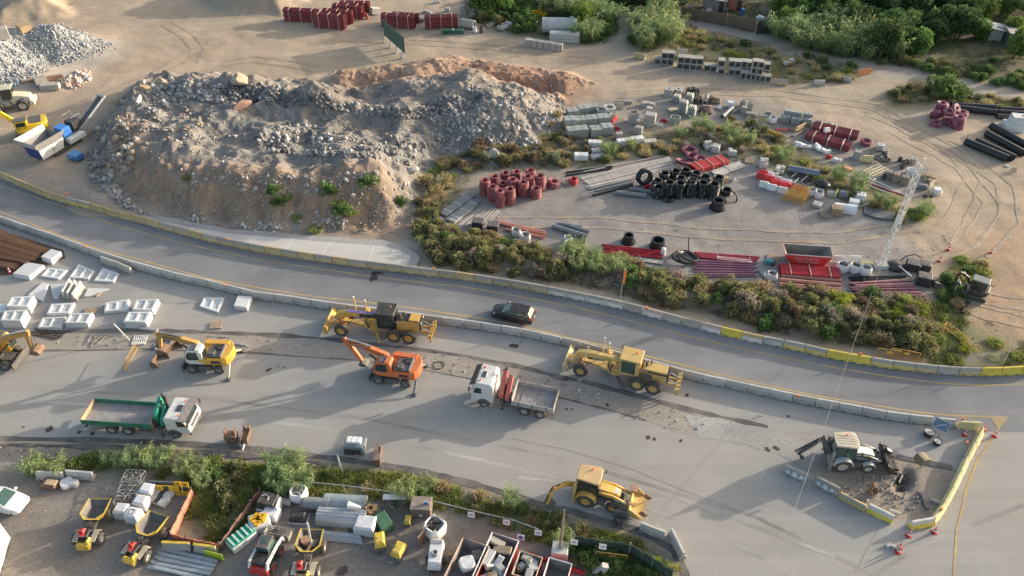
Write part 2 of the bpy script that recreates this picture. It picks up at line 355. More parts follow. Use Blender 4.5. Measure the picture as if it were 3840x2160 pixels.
def rough_mound():
 "finely broken surface of the rubble mound"
 st=.16; lo=np.array(GP(P_MOUND+P_RED)).min(0)-1; hi=np.array(GP(P_MOUND+P_RED)).max(0)+1
 X,Y=np.meshgrid(np.arange(lo[0],hi[0],st),np.arange(lo[1],hi[1],st)); d=np.maximum(sdist(X,Y,GP(P_MOUND)),sdist(X,Y,GP(P_RED)))
 a=vnoise(X,Y,1.6,51,3); b=vnoise(X,Y,.55,52,2); c=1-np.abs(2*vnoise(X,Y,3.2,53,4)-1)
 k=np.clip(d/1.2,0,1); Z=H(X,Y)+np.where(d>0,.03+((a-.5)*.55+(b-.5)*.38+(c-.75)*.45)*k-.02*k,-.15)
 ny,nx=X.shape; idx=np.arange(nx*ny).reshape(ny,nx); q=np.stack([idx[:-1,:-1],idx[:-1,1:],idx[1:,1:],idx[1:,:-1]],-1).reshape(-1,4); q=q[(d.ravel()[q]>-.2).all(1)]
 fx=np.clip(((X-SX0)/ST).round().astype(int),0,len(gx)-1); fy=np.clip(((Y-SY0)/ST).round().astype(int),0,len(gy)-1)
 t_=vnoise(X,Y,2.2,54,4)[...,None]; col=COLR[fy,fx]*(.72+.56*t_)*(1-.18*(b[...,None]>.62))
 me=bpy.data.meshes.new('mound'); me.vertices.add(nx*ny); me.vertices.foreach_set('co',np.stack([X,Y,Z],-1).ravel()); me.loops.add(q.size); me.loops.foreach_set('vertex_index',q.ravel().astype(np.int32)); me.polygons.add(len(q)); me.polygons.foreach_set('loop_start',np.arange(0,q.size,4,dtype=np.int32)); me.update(calc_edges=True)
 a_=me.color_attributes.new('Col','FLOAT_COLOR','POINT'); a_.data.foreach_set('color',np.concatenate([col,np.ones(X.shape+(1,))],-1).ravel()); me.materials.append(bpy.data.materials['earth'])
 o=bpy.data.objects.new('mound',me); COL.objects.link(o); o['kind']='structure'
rough_mound()
def sheet(name,pts,zz,m,holes=(),kind='structure',th=0):
 pl=[[Vector((x,y,zz)) for x,y in pts]]+[[Vector((x,y,zz)) for x,y in h] for h in holes]
 vs=[v for p in pl for v in p]; tr=geometry.tessellate_polygon(pl)
 o=MB().add(vs,[tuple(q) for q in tr]).build(name,m,ang=0)
 if o.data.polygons and o.data.polygons[0].normal.z<0: o.data.flip_normals()
 if kind:o['kind']=kind
 return o
U_BAR=[(-150,415),(0,449),(65,477),(125,502),(210,527),(297,550),(375,568.5),(445,588.5),(520,608.5),(644,635),(756.5,653.5),(886.5,672),(1021.5,688.5),(1159,705),(1288,724.5),(1363,738),(1460.5,757),(1555.5,777),(1652,802),(1702,816),(1754,828),(1808,842),(1860.5,854.5),(1918,867),(1969.5,876),(2079.5,901),(2139.5,912),(2197,922),(2254.5,931),(2312,938),(2369.5,943),(2427,947),(2482,947.5),(2537,946),(2600,942),(2720,930)]
L_BAR=[(-150,515),(0,562),(160,617),(250,650),(345,680),(410,697),(457,710),(525,724),(600,743),(644,754.5),(719,763),(766.5,771),(811.5,778),(960,798),(1096.5,816),(1144,822),(1194,829.5),(1241.5,837),(1288,843),(1339,853),(1388,864.5),(1435.5,874.5),(1570,911),(1703,948),(1752,961),(1805.5,972),(1863,984.5),(1920.5,997),(1977,1009.5),(2034.5,1021),(2097,1033),(2154.5,1043),(2217,1056),(2279.5,1064.5),(2344.5,1071)]
M_ROAD=ground_mat('road asphalt',(.19,.194,.20),streak=.10,fine=.06,big=.10,ang=-11,bump=.12,dusty=((.305,.30,.292),.07,False,.75))
M_YASP=ground_mat('yard asphalt',(.318,.308,.288),streak=.07,fine=.06,big=.09,ang=-14,bump=.15,stain=.12,staincol=(.2,.18,.16),dusty=((.385,.35,.30),.09,False,.5))
ub=GP([(x,y-4) for x,y in U_BAR]); lb=GP([(x,y+2) for x,y in L_BAR])
# road, then the big asphalt yard below it (with a hole where the ground is dug up)
sheet('road',ub+GP([(2720,1700)])[:0]+GP([(2720,1090),(2440,1085)])+lb[::-1],.012,M_ROAD)
K_LOW=[(-150,1096),(0,1103),(275,1108),(487,1118),(644,1130),(769,1144),(919,1164),(1019,1180),(1094,1194),(1194,1219),(1288,1244),(1363,1271),(1438,1286),(1513,1311),(1588,1330),(1638,1349),(1690,1381),(1716,1420),(1740,1500),(1760,1600)]
PIT=[(2040,1172),(2060,1162),(2200,1150),(2290,1150),(2390,1168),(2404,1182),(2384,1225),(2365,1270),(2345,1300),(2300,1308),(2240,1305),(2170,1278),(2105,1238),(2050,1205)]
sheet('paved_yard',GP([(-200,520)]+L_BAR[1:]+[(2440,1072),(2720,1080),(2990,1600)]+K_LOW[::-1]+[(-200,1096)]),.004,M_YASP,holes=[GP(PIT)])
M_DIRT=ground_mat('loose dirt',(.325,.29,.245),streak=.06,fine=.2,big=.16,ang=-12,bump=.5,stain=.2,staincol=(.2,.165,.13))
M_GRAVP=ground_mat('pale gravel dust',(.335,.325,.305),streak=.08,fine=.2,big=.18,ang=20,bump=.5)
M_KERBSHADE=ground_mat('kerb strip with shade',(.105,.10,.097),streak=.02,fine=.2,big=.15,ang=-12,bump=.5,dusty=((.25,.225,.19),.5,False,.8))  # dark kerb foundation with its shadow painted into the same colour
MU=[(-100,845),(130,835),(355,831),(480,835),(644,840),(804,851),(919,863),(1054,879),(1169,896),(1288,918),(1405,948),(1475,962),(1575,988),(1713,1026),(1813,1049),(1932,1074),(2010,1096),(2060,1112)]
ML=[(-100,882),(82,883),(225,881),(350,878),(644,888),(769,898),(894,906),(1050,927),(1200,956),(1300,977),(1428,1005),(1528,1030),(1625,1058),(1698,1086),(1730,1092),(1800,1105),(1900,1118),(2000,1124)]
def jag(pl,a,n=4,seed=1):
 q=random.Random(seed); out=[]
 for (x1,y1),(x2,y2) in zip(pl[:-1],pl[1:]):
  for k in range(n): s=k/n; out.append((x1+(x2-x1)*s+q.uniform(-a,a),y1+(y2-y1)*s+q.uniform(-a,a)))
 return out+[pl[-1]]
sheet('dirt_strip',GP(jag(MU,1.2)+jag(ML,1.2,seed=2)[::-1]),.010,M_DIRT)
sheet('gravel_patch',GP(jag([(1725,1040),(1800,1050),(1932,1078),(2040,1110),(2045,1150),(2020,1165),(1930,1130),(1850,1118),(1760,1098),(1735,1070)],5,3,5)),.014,M_GRAVP)
def band(name,pl,w0,zz,m,kind='structure',hgt=0,side=0):
 pts=GP(pl); L=[];Rr=[]
 for k,p in enumerate(pts):
  a=Vector(pts[max(k-1,0)]);b=Vector(pts[min(k+1,len(pts)-1)]); d=(b-a).normalized(); nrm=Vector((-d.y,d.x))
  ww=w0[k] if isinstance(w0,list) else w0
  L.append(Vector(p)+nrm*ww*(.5+side)); Rr.append(Vector(p)-nrm*ww*(.5-side))
 mb=MB()
 n=len(L)
 if hgt:
  vs=[(p.x,p.y,zz) for p in L]+[(p.x,p.y,zz+hgt) for p in L]+[(p.x,p.y,zz+hgt) for p in Rr]+[(p.x,p.y,zz) for p in Rr]; fs=[]
  for k in range(n-1):
   for q in range(3): fs.append((q*n+k,q*n+k+1,(q+1)*n+k+1,(q+1)*n+k))
  mb.add(vs,fs)
 else:
  mb.add([(p.x,p.y,zz) for p in L+Rr],[(k,k+1,n+k+1,n+k) for k in range(n-1)])
 o=mb.build(name,m,ang=0)
 if kind:o['kind']=kind
 return o
def dens(pl,n=4):
 out=[]
 for (x1,y1),(x2,y2) in zip(pl[:-1],pl[1:]):
  out+=[(x1+(x2-x1)*k/n,y1+(y2-y1)*k/n) for k in range(n)]
 return out+[pl[-1]]
def wb(pl,lo,hi,seed):
 q=random.Random(seed); return [q.uniform(lo,hi) for _ in pl]
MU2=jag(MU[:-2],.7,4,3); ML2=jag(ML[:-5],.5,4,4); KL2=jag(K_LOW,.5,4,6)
band('kerb_shade_strip',MU2,wb(MU2,.25,.75,1),.018,M_KERBSHADE); band('kerb_shade_strip',ML2,wb(ML2,.06,.3,2),.018,M_KERBSHADE)  # flat dark strips: kerb edges plus the shade along the small step
band('kerb_shade_strip',KL2,wb(KL2,.4,.75,3),.016,M_KERBSHADE)
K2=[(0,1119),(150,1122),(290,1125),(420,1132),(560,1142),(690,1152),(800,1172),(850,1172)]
K2=jag(K2,1,4,7); band('kerb_shade_strip',K2,wb(K2,.15,.7,4),.05,M_KERBSHADE)
band('kerb_shade_strip',jag([(2255,1148),(2300,1158),(2350,1168),(2395,1178)],.5,3,8),.45,.02,M_KERBSHADE)
M_SEAM=ground_mat('asphalt seam',(.27,.25,.225),streak=.05,fine=.1,big=.1,bump=.1)
for pl in([(1288,1103),(1450,1138),(1600,1185),(1750,1245),(1880,1293),(2000,1345)],[(2215,1320),(2150,1440)],[(0,760),(250,758),(520,765)]): band('asphalt_seam',jag(pl,1,4,9),.09,.0105,M_SEAM)
M_PAD=ground_mat('concrete pad',(.50,.485,.45),streak=.03,fine=.05,big=.07,ang=60,bump=.08)
PAD=[(370,557),(420,565),(475,577),(575,594),(644,600),(700,604),(794,613),(890,620),(969,626),(1005,636),(1034,651),(1030,664),(1020,676)]
edge=[(x,y-8) for x,y in U_BAR if 360<x<1030]
sheet('washout_fringe',GP(jag([(340,545),(430,553),(575,582),(700,592),(820,600),(960,610),(1020,625),(1058,655),(1045,684)],2,4,11)+[(x,y-6) for x,y in U_BAR if 360<x<1050][::-1]),.35,ground_mat('grey slurry',(.33,.325,.31),streak=.05,fine=.15,big=.2,bump=.3))['kind']='structure'
sheet('concrete_pad',GP(PAD+edge[::-1]),.36,M_PAD)
for pl in([(490,580),(470,598)],[(740,607),(722,634)],[(830,616),(812,650)],[(942,624),(928,668)]): band('pad_joint',pl,.12,.366,ground_mat('pad joint',(.62,.62,.6),bump=0))
M_YEL=ground_mat('worn yellow line',(.46,.33,.13),streak=.1,fine=.25,big=.2,bump=.05,dusty=((.33,.29,.235),.8,False,.8))
UL=[(-150,430),(0,467),(150,517),(300,570),(475,615),(644,653),(794,675),(944,697),(1069,712),(1169,722),(1288,743),(1438,771),(1588,808),(1738,848),(1932,892),(2082,922),(2232,947),(2382,966),(2482,969.5),(2576,966),(2700,955)]
LL=[(-150,490),(0,532),(125,582),(250,627),(375,660),(525,702),(644,723),(794,747),(894,757),(1044,776),(1169,794.5),(1288,815),(1413,844.5),(1538,874.5),(1663,904.5),(1788,937),(1932,970),(2057,997),(2182,1017),(2307,1037),(2400,1046),(2520,1049)]
band('yellow_line',dens(UL),.16,.02,M_YEL); band('yellow_line',dens(LL),.16,.02,M_YEL)
band('yellow_line',dens([(2512,1079),(2497,1102),(2457,1162),(2432,1227),(2418,1290),(2407,1332),(2399,1449),(2396,1560)]),.16,.022,M_YEL)
sheet('yellow_triangle',GP([(2489,1048),(2538,1048),(2512,1081)]),.024,M_YEL)
M_OIL=ground_mat('oil stain',(.075,.065,.058),streak=.02,fine=.2,big=.2,bump=.1)
def blob(x,y,a,b,rz,seed,m=M_OIL,zz=.022,name='oil_stain'):
 q=random.Random(seed); c=P(x,y); n=14; pts=[]
 for k in range(n):
  an=2*math.pi*k/n; r=q.uniform(.7,1.1); px=a*r*math.cos(an);py=b*r*math.sin(an)
  pts.append((c.x+px*math.cos(rz)-py*math.sin(rz),c.y+px*math.sin(rz)+py*math.cos(rz)))
 sheet(name,pts,zz,m)
blob(940,700,.75,.45,1.3,1); blob(948,688,.75,.3,0,2)
for k,(x,y,a,b) in enumerate([(1293,871,.55,.3),(1310,862,.15,.1),(676,931,.35,.2),(700,923,.12,.12),(715,925,.12,.1),(1425,1030,.12,.16),(1438,1030,.1,.16),(1528,1020,.25,.15),(1728,995,.15,.3),(1713,1109,.12,.22),(125,1080,.3,.4),(60,1075,.12,.12),(200,1088,.18,.22),(233,1091,.2,.25),(1631,1101,.25,.2),(1646,1105,.2,.15),(864,1438,.45,.4),(1930,1131,.3,.2),(1953,1129,.4,.25),(1983,1048,.15,.15)]): blob(x,y,a,b,.3*k,10+k)
def track(pts,col,w=.5,gap=1.9,name='tyre_track'):
 col=tuple(.35*a+.65*b for a,b in zip(col,TAN)); pts=dens(pts,14); W=[P(*c) for c in pts]
 for off in(-gap/2,gap/2):
  L=[];Q=[]
  for k,p in enumerate(W):
   d=(W[min(k+1,len(W)-1)]-W[max(k-1,0)]).normalized(); nn=Vector((-d.y,d.x,0)); ww=w*(.75+.25*math.sin(k*.7+off))
   for side,lst in((off+ww/2,L),(off-ww/2,Q)):
    q=p+nn*side; lst.append((q.x,q.y,float(H(q.x,q.y))+.03))
  n=len(L); o=MB().add(L+Q,[(k,k+1,n+k+1,n+k) for k in range(n-1)]).build(name,ground_mat('rut soil %.2f'%col[0],col,streak=.05,fine=.3,big=.2,bump=.7) if ('rut soil %.2f'%col[0]) not in bpy.data.materials else bpy.data.materials['rut soil %.2f'%col[0]],ang=0); o['kind']='structure'
for pl,c in [([(290,265),(380,195),(470,140),(560,100),(640,70)],(.31,.255,.2)),([(420,60),(470,90),(500,125),(480,160)],(.33,.27,.21)),([(560,160),(640,150),(720,160),(800,175)],(.32,.26,.2)),([(900,100),(1100,110),(1300,125),(1500,140)],(.33,.28,.225)),([(1550,240),(1750,230),(1950,235),(2200,270),(2400,380),(2450,450),(2400,560),(2300,620)],(.34,.275,.205)),([(2250,330),(2420,420),(2500,520),(2450,600),(2380,640)],(.44,.35,.25)),([(2200,290),(2400,370),(2530,470),(2540,560),(2460,640)],(.33,.25,.18)),([(2400,760),(2480,790),(2576,810)],(.30,.21,.15)),([(2440,740),(2520,760),(2600,770)],(.31,.22,.155)),([(1250,560),(1500,560),(1800,590),(2100,600),(2300,570)],(.25,.23,.205)),([(1600,30),(1570,80),(1500,130)],(.31,.27,.215))]: track(pl,c)
YT=[.006]
def yard_track(pl,c,w=.35):
 YT[0]+=.0012; band('wheel_mark',dens(pl,6),w,YT[0],ground_mat('wheel mark %.2f'%c[0],c,streak=.15,fine=.12,big=.25,bump=.1) if ('wheel mark %.2f'%c[0]) not in bpy.data.materials else bpy.data.materials['wheel mark %.2f'%c[0]])
for pl,c in [([(100,980),(500,1000),(900,1050),(1400,1150),(1900,1300),(2200,1449)],(.29,.275,.255)),([(100,1010),(500,1035),(900,1090),(1400,1200),(1800,1340),(2000,1449)],(.345,.33,.305)),([(2200,1449),(2300,1380),(2500,1300),(2576,1270)],(.29,.28,.265)),([(1300,1200),(1700,1250),(2100,1400)],(.355,.335,.305))]: yard_track(pl,c)
# ================= materials used by many things =================
M_CONC=mat('concrete',(.36,.345,.315),.9,dust=.2,sc=1.5,var=.12,bump=.15)
M_CONCL=mat('pale concrete',(.50,.485,.45),.9,dust=.15,sc=1.5,var=.1,bump=.1)
M_CONCD=mat('dark concrete',(.26,.25,.235),.9,dust=.2,sc=1.5,var=.12,bump=.15)
M_TYRE=mat('tyre rubber',(.045,.044,.043),.85,dust=.28,sc=2)
M_BLK=mat('black paint',(.025,.026,.028),.45,dust=.18,sc=2)
M_DGREY=mat('dark grey metal',(.085,.085,.088),.6,dust=.25,sc=2)
M_GREY=mat('grey metal',(.25,.25,.25),.5,dust=.2,sc=2)
M_GLASS=mat('dark window glass',(.018,.03,.03),.07,dust=.04,var=.05,spec=.9)
M_GLASSG=mat('green window glass',(.045,.095,.085),.08,dust=.05,var=.1,spec=.9)
M_WHITE=mat('white paint',(.70,.70,.68),.45,dust=.24,sc=1.5,var=.06)
M_CYEL=mat('machine yellow',(.60,.36,.06),.55,dust=.36,sc=1.5,var=.12)
M_CYEL2=mat('faded machine yellow',(.62,.42,.13),.6,dust=.3,sc=1.5,var=.12)
M_LYEL=mat('bright excavator yellow',(.70,.38,.035),.48,dust=.26,sc=1.5,var=.1)
M_ORG=mat('excavator orange',(.60,.135,.025),.5,dust=.32,sc=1.5,var=.12)
M_RUST=mat('rusty steel',(.17,.095,.06),.8,dust=.3,sc=3,var=.25)
M_STEEL=mat('galvanised steel',(.40,.43,.45),.45,.35,dust=.15,sc=2)
M_CHROME=mat('chrome rod',(.7,.7,.7),.2,.9,dust=0)
M_DUMPY=mat('dumper yellow',(.68,.47,.04),.5,dust=.3,sc=2)
M_RED=mat('red paint',(.55,.03,.025),.5,dust=.15,sc=2)
M_BLUE=mat('blue paint',(.03,.15,.42),.5,dust=.15,sc=2)
M_WOOD=mat('pallet wood',(.40,.30,.20),.85,dust=.2,sc=4,var=.25)
M_RIMW=mat('cream rim',(.55,.52,.44),.6,dust=.3,sc=3)
M_ORGP=mat('orange plastic',(.85,.22,.03),.4,dust=.05)
M_PURP=mat('violet stripe',(.22,.17,.42),.5,dust=.15)
def text_mesh(name,s,size,mm,parent,M,extr=.004,sx=1.0,cat=None):
 cu=bpy.data.curves.new('t','FONT'); cu.body=s; cu.size=size; cu.extrude=extr; cu.align_x='CENTER'; cu.align_y='CENTER'
 ob=bpy.data.objects.new('t',cu); COL.objects.link(ob); dg=bpy.context.evaluated_depsgraph_get(); dg.update()
 me=bpy.data.meshes.new_from_object(ob.evaluated_get(dg)); bpy.data.objects.remove(ob); bpy.data.curves.remove(cu)
 me.name=name; me.transform(M@Matrix.Diagonal((sx,1,1,1))); me.materials.clear(); me.materials.append(mm)
 o=bpy.data.objects.new(name,me); COL.objects.link(o); o.parent=parent; return o
def facing(pos,nrm,up=(0,0,1)):
 "matrix whose z looks along nrm, text upright"
 n=Vector(nrm).normalized(); u=Vector(up); x=u.cross(n).normalized(); y=n.cross(x)
 M=Matrix((x,y,n)).transposed().to_4x4(); M.translation=pos; return M
# ================= jersey barriers =================
BSTY={}
def bmat(n,c): return mat('barrier '+n,c,.9,dust=.22,sc=1.6,var=.13,bump=.12)
B_G=M_CONC; B_LG=M_CONCL; B_Y=bmat('tan yellow',(.47,.365,.19)); B_BY=bmat('bright yellow',(.62,.50,.07)); B_W=bmat('white',(.58,.56,.52)); B_P=bmat('pink',(.47,.37,.33)); B_FY=bmat('faded yellow',(.54,.42,.14)); B_CY=bmat('cream yellow',(.66,.57,.30))
def barrier_mesh(key,L,top,low,h=.84):
 k=(key,round(L,2))
 if k in BSTY: return BSTY[k]
 mb=MB(); x=L/2-.035
 mb.prism([(-.29,.09),(.29,.09),(.27,.24),(.14,.42),(-.14,.42),(-.27,.24)],-x,x,1,ax='x')
 mb.prism([(-.139,.42),(.139,.42),(.095,h-.02),(.08,h),(-.08,h),(-.095,h-.02)],-x,x,0,ax='x')
 for a,b in((-x,-x+.28),(-.3,.3),(x-.28,x)): mb.prism([(-.29,0),(.29,0),(.29,.0905),(-.29,.0905)],a,b,1,ax='x')
 for sx in(-1,1):
  for sy in(-1,1): mb.box((sx*(x-.22),sy*.268,.20),(.06,.05,.10),2)
 BSTY[k]=mb.mesh('jersey_barrier',[top,low,M_BLK],30); return BSTY[k]
STY={'gy':(B_G,B_Y,'grey jersey barrier with a yellow painted foot'),'y':(B_Y,B_Y,'tan yellow painted jersey barrier'),'by':(B_BY,B_BY,'bright yellow painted jersey barrier'),
'g':(B_G,B_G,'bare grey jersey barrier'),'gw':(B_G,B_W,'grey jersey barrier with a whitewashed foot'),'p':(B_P,B_W,'pinkish stained jersey barrier with a pale foot'),'yw':(B_Y,B_W,'jersey barrier with yellow top half and white foot'),
'fy':(B_G,B_FY,'grey jersey barrier with a faded yellow side'),'lg':(B_LG,B_G,'light grey concrete jersey barrier'),'cy':(B_CY,B_CY,'cream yellow jersey barrier'),'wy':(B_W,B_BY,'white jersey barrier with a yellow foot')}
def put_barrier(a,b,sty,where,group,off=0,label=None,name='jersey_barrier',L=None,tilt=0,h=.84):
 a=Vector(a);b=Vector(b); d=b-a; L=L or d.length; an=math.atan2(d.y,d.x); nrm=Vector((-math.sin(an),math.cos(an)))
 c=(a+b)/2+nrm*off; t_,l_,lab=STY[sty]
 o=bpy.data.objects.new(name,barrier_mesh(sty+str(h),L,t_,l_,h)); COL.objects.link(o)
 z0=float(H(c.x,c.y)); o.location=(c.x,c.y,max(z0,0)+.015); o.rotation_euler=(tilt,0,an+rnd.uniform(-.02,.02))
 return tag(o,label or (lab+' '+where),'barrier',group)
def resample(pts,step):
 pts=[Vector(p) for p in pts]; cum=[0]
 for a,b in zip(pts[:-1],pts[1:]): cum.append(cum[-1]+(b-a).length)
 n=max(1,round(cum[-1]/step)); out=[]
 for k in range(n+1):
  s=cum[-1]*k/n; i=max(j for j in range(len(cum)) if cum[j]<=s+1e-6); i=min(i,len(pts)-2)
  out.append(pts[i].lerp(pts[i+1],(s-cum[i])/max(cum[i+1]-cum[i],1e-9)))
 return out
def pix(p,zz=0):
 X,Y,Z=p[0],p[1],zz; dz=Z-CAMH; fw=Y*cp-dz*sp; up=Y*sp+dz*cp
 return 1288+FPX*X/fw,724.5-FPX*up/fw
usty=[(120,'y'),(152,'y'),(240,'fy'),(372,'y'),(411,'y'),(480,'gy'),(517,'y'),(672,'gy'),(713,'y'),(755,'gy'),(798,'y'),(845,'gy'),(888,'y'),(1160,'gy'),(1210,'y'),(1362,'gy'),(1556,'gw'),(1605,'g'),(1652,'p'),(1754,'g'),(1808,'p'),(1861,'by'),(1918,'yw'),(1970,'g'),(2080,'fy'),(2198,'by'),(2312,'fy'),(2370,'gy'),(2427,'g'),(2482,'gy'),(3000,'by')]
rs=resample(GP(U_BAR[0:]),1.98); GRAF=None
for a,b in zip(rs[:-1],rs[1:]):
 px=pix((a+b)/2)[0]
 if px<-60 or px>2640: continue
 st=next(s for lim,s in usty if px<lim)
 if 1918<px<1970 and GRAF is None:
  GRAF=put_barrier(a,b,'g','','barriers along the upper edge of the road',.3,label='grey jersey barrier with white bubble letter graffiti on its road side')
 else: put_barrier(a,b,st,'in the row above the road','barriers along the upper edge of the road, '+STY[st][2],.3)
rs=resample(GP(L_BAR),1.96)
for a,b in zip(rs[:-1],rs[1:]):
 px=pix((a+b)/2)[0]
 if px<-60: continue
 put_barrier(a,b,'lg','in the row between road and paved yard','barriers between the road and the paved yard',.3)
# graffiti lettering on the one barrier
text_mesh('graffiti','DIBE',.62,mat('graffiti black',(.03,.03,.03),.8,dust=.05),GRAF,facing((0,-.262,.42),(0,-1,.42),(0,0,1)),.006,1.2)
text_mesh('graffiti','DIBE',.54,mat('graffiti white',(.7,.7,.7),.8,dust=.05),GRAF,facing((.0,-.272,.425),(0,-1,.42),(0,0,1)),.008,1.32)
# end of the lower row, the wall closing the dig and the loose ones
g='barriers around the dug up corner'
bb=GP([(2352,1074),(2400,1078)]); put_barrier(bb[0],bb[1],'lg','closing the row behind the road sign',g,.3,label='last grey jersey barrier of the row, behind the blue road sign')
bb=GP([(2407,1082),(2464,1086)]); put_barrier(bb[0],bb[1],'cy','',g,.3,label='yellow jersey barrier with a yellow lamp at the road corner')
rw=resample(GP([(2474,1098),(2442,1157),(2422,1200),(2402,1242),(2382,1280),(2352,1323)]),1.95)
for a,b in zip(rw[:-1],rw[1:]): put_barrier(b,a,'cy','in the slanting row beside the yellow line',g,.28)
bb=GP([(2291,1336),(2349,1326)]); put_barrier(bb[0],bb[1],'wy','',g,.3,label='white jersey barrier with yellow foot beside two traffic cones')
bb=GP([(2177,1290),(2242,1321)]); put_barrier(bb[0],bb[1],'wy','',g,.3,label='white jersey barrier with yellow foot at the lower end of the dig')
bb=GP([(2107,1252),(2174.5,1287)]); put_barrier(bb[0],bb[1],'fy','',g,.3,label='dirty jersey barrier lying tipped, with faded yellow side, beside the dig',tilt=.5)
GB=[]
for k,(a,b,l) in enumerate([((2044.5,1219.5),(2104.5,1250),'grey jersey barrier with swirly white graffiti beside the dirty tipped barrier'),((1967,1190),(2028,1217),'grey jersey barrier with blue and white graffiti at the far end of the dig')]):
 bb=GP([a,b]); o=put_barrier(bb[0],bb[1],'g','',g,.3,label=l)
 m=MB(); q=random.Random(k)
 for s in range(3): m.cyl((-.6+s*.55,-.262+s*.0,.42),(-.6+s*.55,-.285,.42+.01),.16+.05*(s%2),n=12,M=None)
 m.tube([(-.85+.1*i,-.275+.02*math.sin(i),.4+.14*math.sin(i*.9)) for i in range(18)],.035,5)
 m.build('graffiti',mat('graffiti pale blue',(.55,.62,.64),.8,dust=.05),o)
for a,b,s,l in [((258,668),(332,690),'lg','pair'),]:
 p=GP([(258,660),(296,672),(334,688)]); g2='loose barriers parked against the row by the slabs'
 put_barrier(p[0],p[1],'lg','',g2,.0,label='light grey jersey barrier standing doubled in front of the row, left of two')
 put_barrier(p[1],p[2],'lg','',g2,.0,label='light grey jersey barrier standing doubled in front of the row, right of two')
for (x1,y1,x2,y2,s,l) in [(1607,1335,1670,1358,'lg','jersey barrier at the verge below the yellow backhoe bucket'),(1680,1345,1712,1410,'lg','jersey barrier standing crosswise at the corner of the verge'),(2180,0,2210,0,'','')][:2]:
 p=GP([(x1,y1),(x2,y2)]); put_barrier(p[0],p[1],s,'','barriers at the lower verge corner',.2,label=l)
for (x1,y1,x2,y2,s,l,tl) in [(1594,147,1622,152,'y','short yellow jersey barrier by the green clump at the upper track',0),(1942,213,1979,216,'gy','jersey barrier with yellow side at the right end of the concrete boxes',0),(2046,217,2074,217,'lg','pale jersey barrier on the upper track edge, left of a tilted one',0),(2115,204,2140,209,'lg','tilted pale jersey barrier in dry grass at the upper track',.25)]:
 a,b=P(x1,y1),P(x2,y2); put_barrier(a.xy,b.xy,s,'','stray barriers on the upper track',.2,label=l,tilt=tl)
def lamp(x,y,c=M_ORGP,lab='small orange warning lamp on a barrier top'):
 X,Y=G0(x,y,.95); o=MB().box((0,0,.04),(.16,.12,.08),1).cyl((0,0,.08),(0,0,.26),.095,n=10).build('warning_lamp',[c,M_BLK],None,(X,Y,.855)); tag(o,lab,'lamp','warning lamps on the barriers')
for x,y,l in [(169,489,'small amber warning lamp on the upper barrier row, leftmost'),(572,602,'small amber warning lamp on the upper barriers beside the pale concrete pad'),(214,620,'small amber warning lamp on the lower barriers beside the rebar'),(564,718,'small amber warning lamp on the lower barriers above the loose slabs'),(1091,676,'small orange warning lamp on the upper barriers at the start of the bushes'),(1627,774,'small orange warning lamp on the upper barriers right of the flag'),(2164,891,'small orange warning lamp on a bright yellow barrier'),(2007,997,'small orange warning lamp on the lower barriers above the white backhoe'),(2432,1114,'small orange warning lamp at the upper part of the slanting barrier row'),(2368,1282,'small orange warning lamp at the lower end of the slanting barrier row'),(2423,1054,'yellow warning lamp on the end barrier beside the road sign')]: lamp(x,y,lab=l)
# ================= vehicles =================
WH={}
def wheel(root,x,y,r,w,rim,name='wheel',sc=1):
 k=(r,w,rim.name)
 if k not in WH:
  RX=Matrix.Rotation(math.pi/2,4,'X'); n=22
  ty=MB().lathe([(r*.56,-w/2),(r*.9,-w/2),(r*.985,-w*.38),(r,-w*.2),(r,w*.2),(r*.985,w*.38),(r*.9,w/2),(r*.56,w/2)],n,0,RX,True)
  for i in range(n):
   a=2*math.pi*i/n; ty.box((0,0,0),(r*.1,w*.8,r*.05),0,M=Matrix.Rotation(a,4,'Y')@Matrix.Translation((0,0,r)))
  rm=MB()
  for s in(-1,1): rm.lathe([(0,s*w*.30),(r*.2,s*w*.30),(r*.24,s*w*.2),(r*.48,s*w*.22),(r*.57,s*w*.47),(r*.60,s*w*.47)],n,0,RX)
  WH[k]=(ty.mesh('wheel',M_TYRE),rm.mesh('rim',rim))
 t_=bpy.data.objects.new(name,WH[k][0]); COL.objects.link(t_); t_.parent=root; t_.location=(x,y,r)
 q=bpy.data.objects.new('rim',WH[k][1]); COL.objects.link(q); q.parent=t_; return t_
def pose(root,F,Rr,xF,xR,yn):
 a=G0(*F);b=G0(*Rr);hd=math.atan2(a[1]-b[1],a[0]-b[0]);c,s=math.cos(hd),math.sin(hd); lx=(xF+xR)/2
 root.location=((a[0]+b[0])/2-(c*lx-s*yn),(a[1]+b[1])/2-(s*lx+c*yn),.016); root.rotation_euler=(0,0,hd)
def hose(mb,a,b,sag=.2,r=.025,mi=0):
 a=Vector(a);b=Vector(b); mb.tube([a.lerp(b,k/6)+Vector((0,0,sag*math.sin(math.pi*k/6))) for k in range(7)],r,5,mi)
def arm(mb,pts,hs,w,mi=0,y=0):
 "box-section arm through xz points with given section heights"
 V=[Vector((p[0],p[1])) for p in pts]; secs=[]
 for k,p in enumerate(V):
  a=V[max(k-1,0)];b=V[min(k+1,len(V)-1)]; d=(b-a).normalized(); n=Vector((-d.y,d.x))*hs[k]/2
  ww=w[k]/2 if isinstance(w,list) else w/2
  secs.append([(p.x-n.x,y-ww,p.y-n.y),(p.x-n.x,y+ww,p.y-n.y),(p.x+n.x,y+ww,p.y+n.y),(p.x+n.x,y-ww,p.y+n.y)])
 mb.loft(secs,mi); return mb
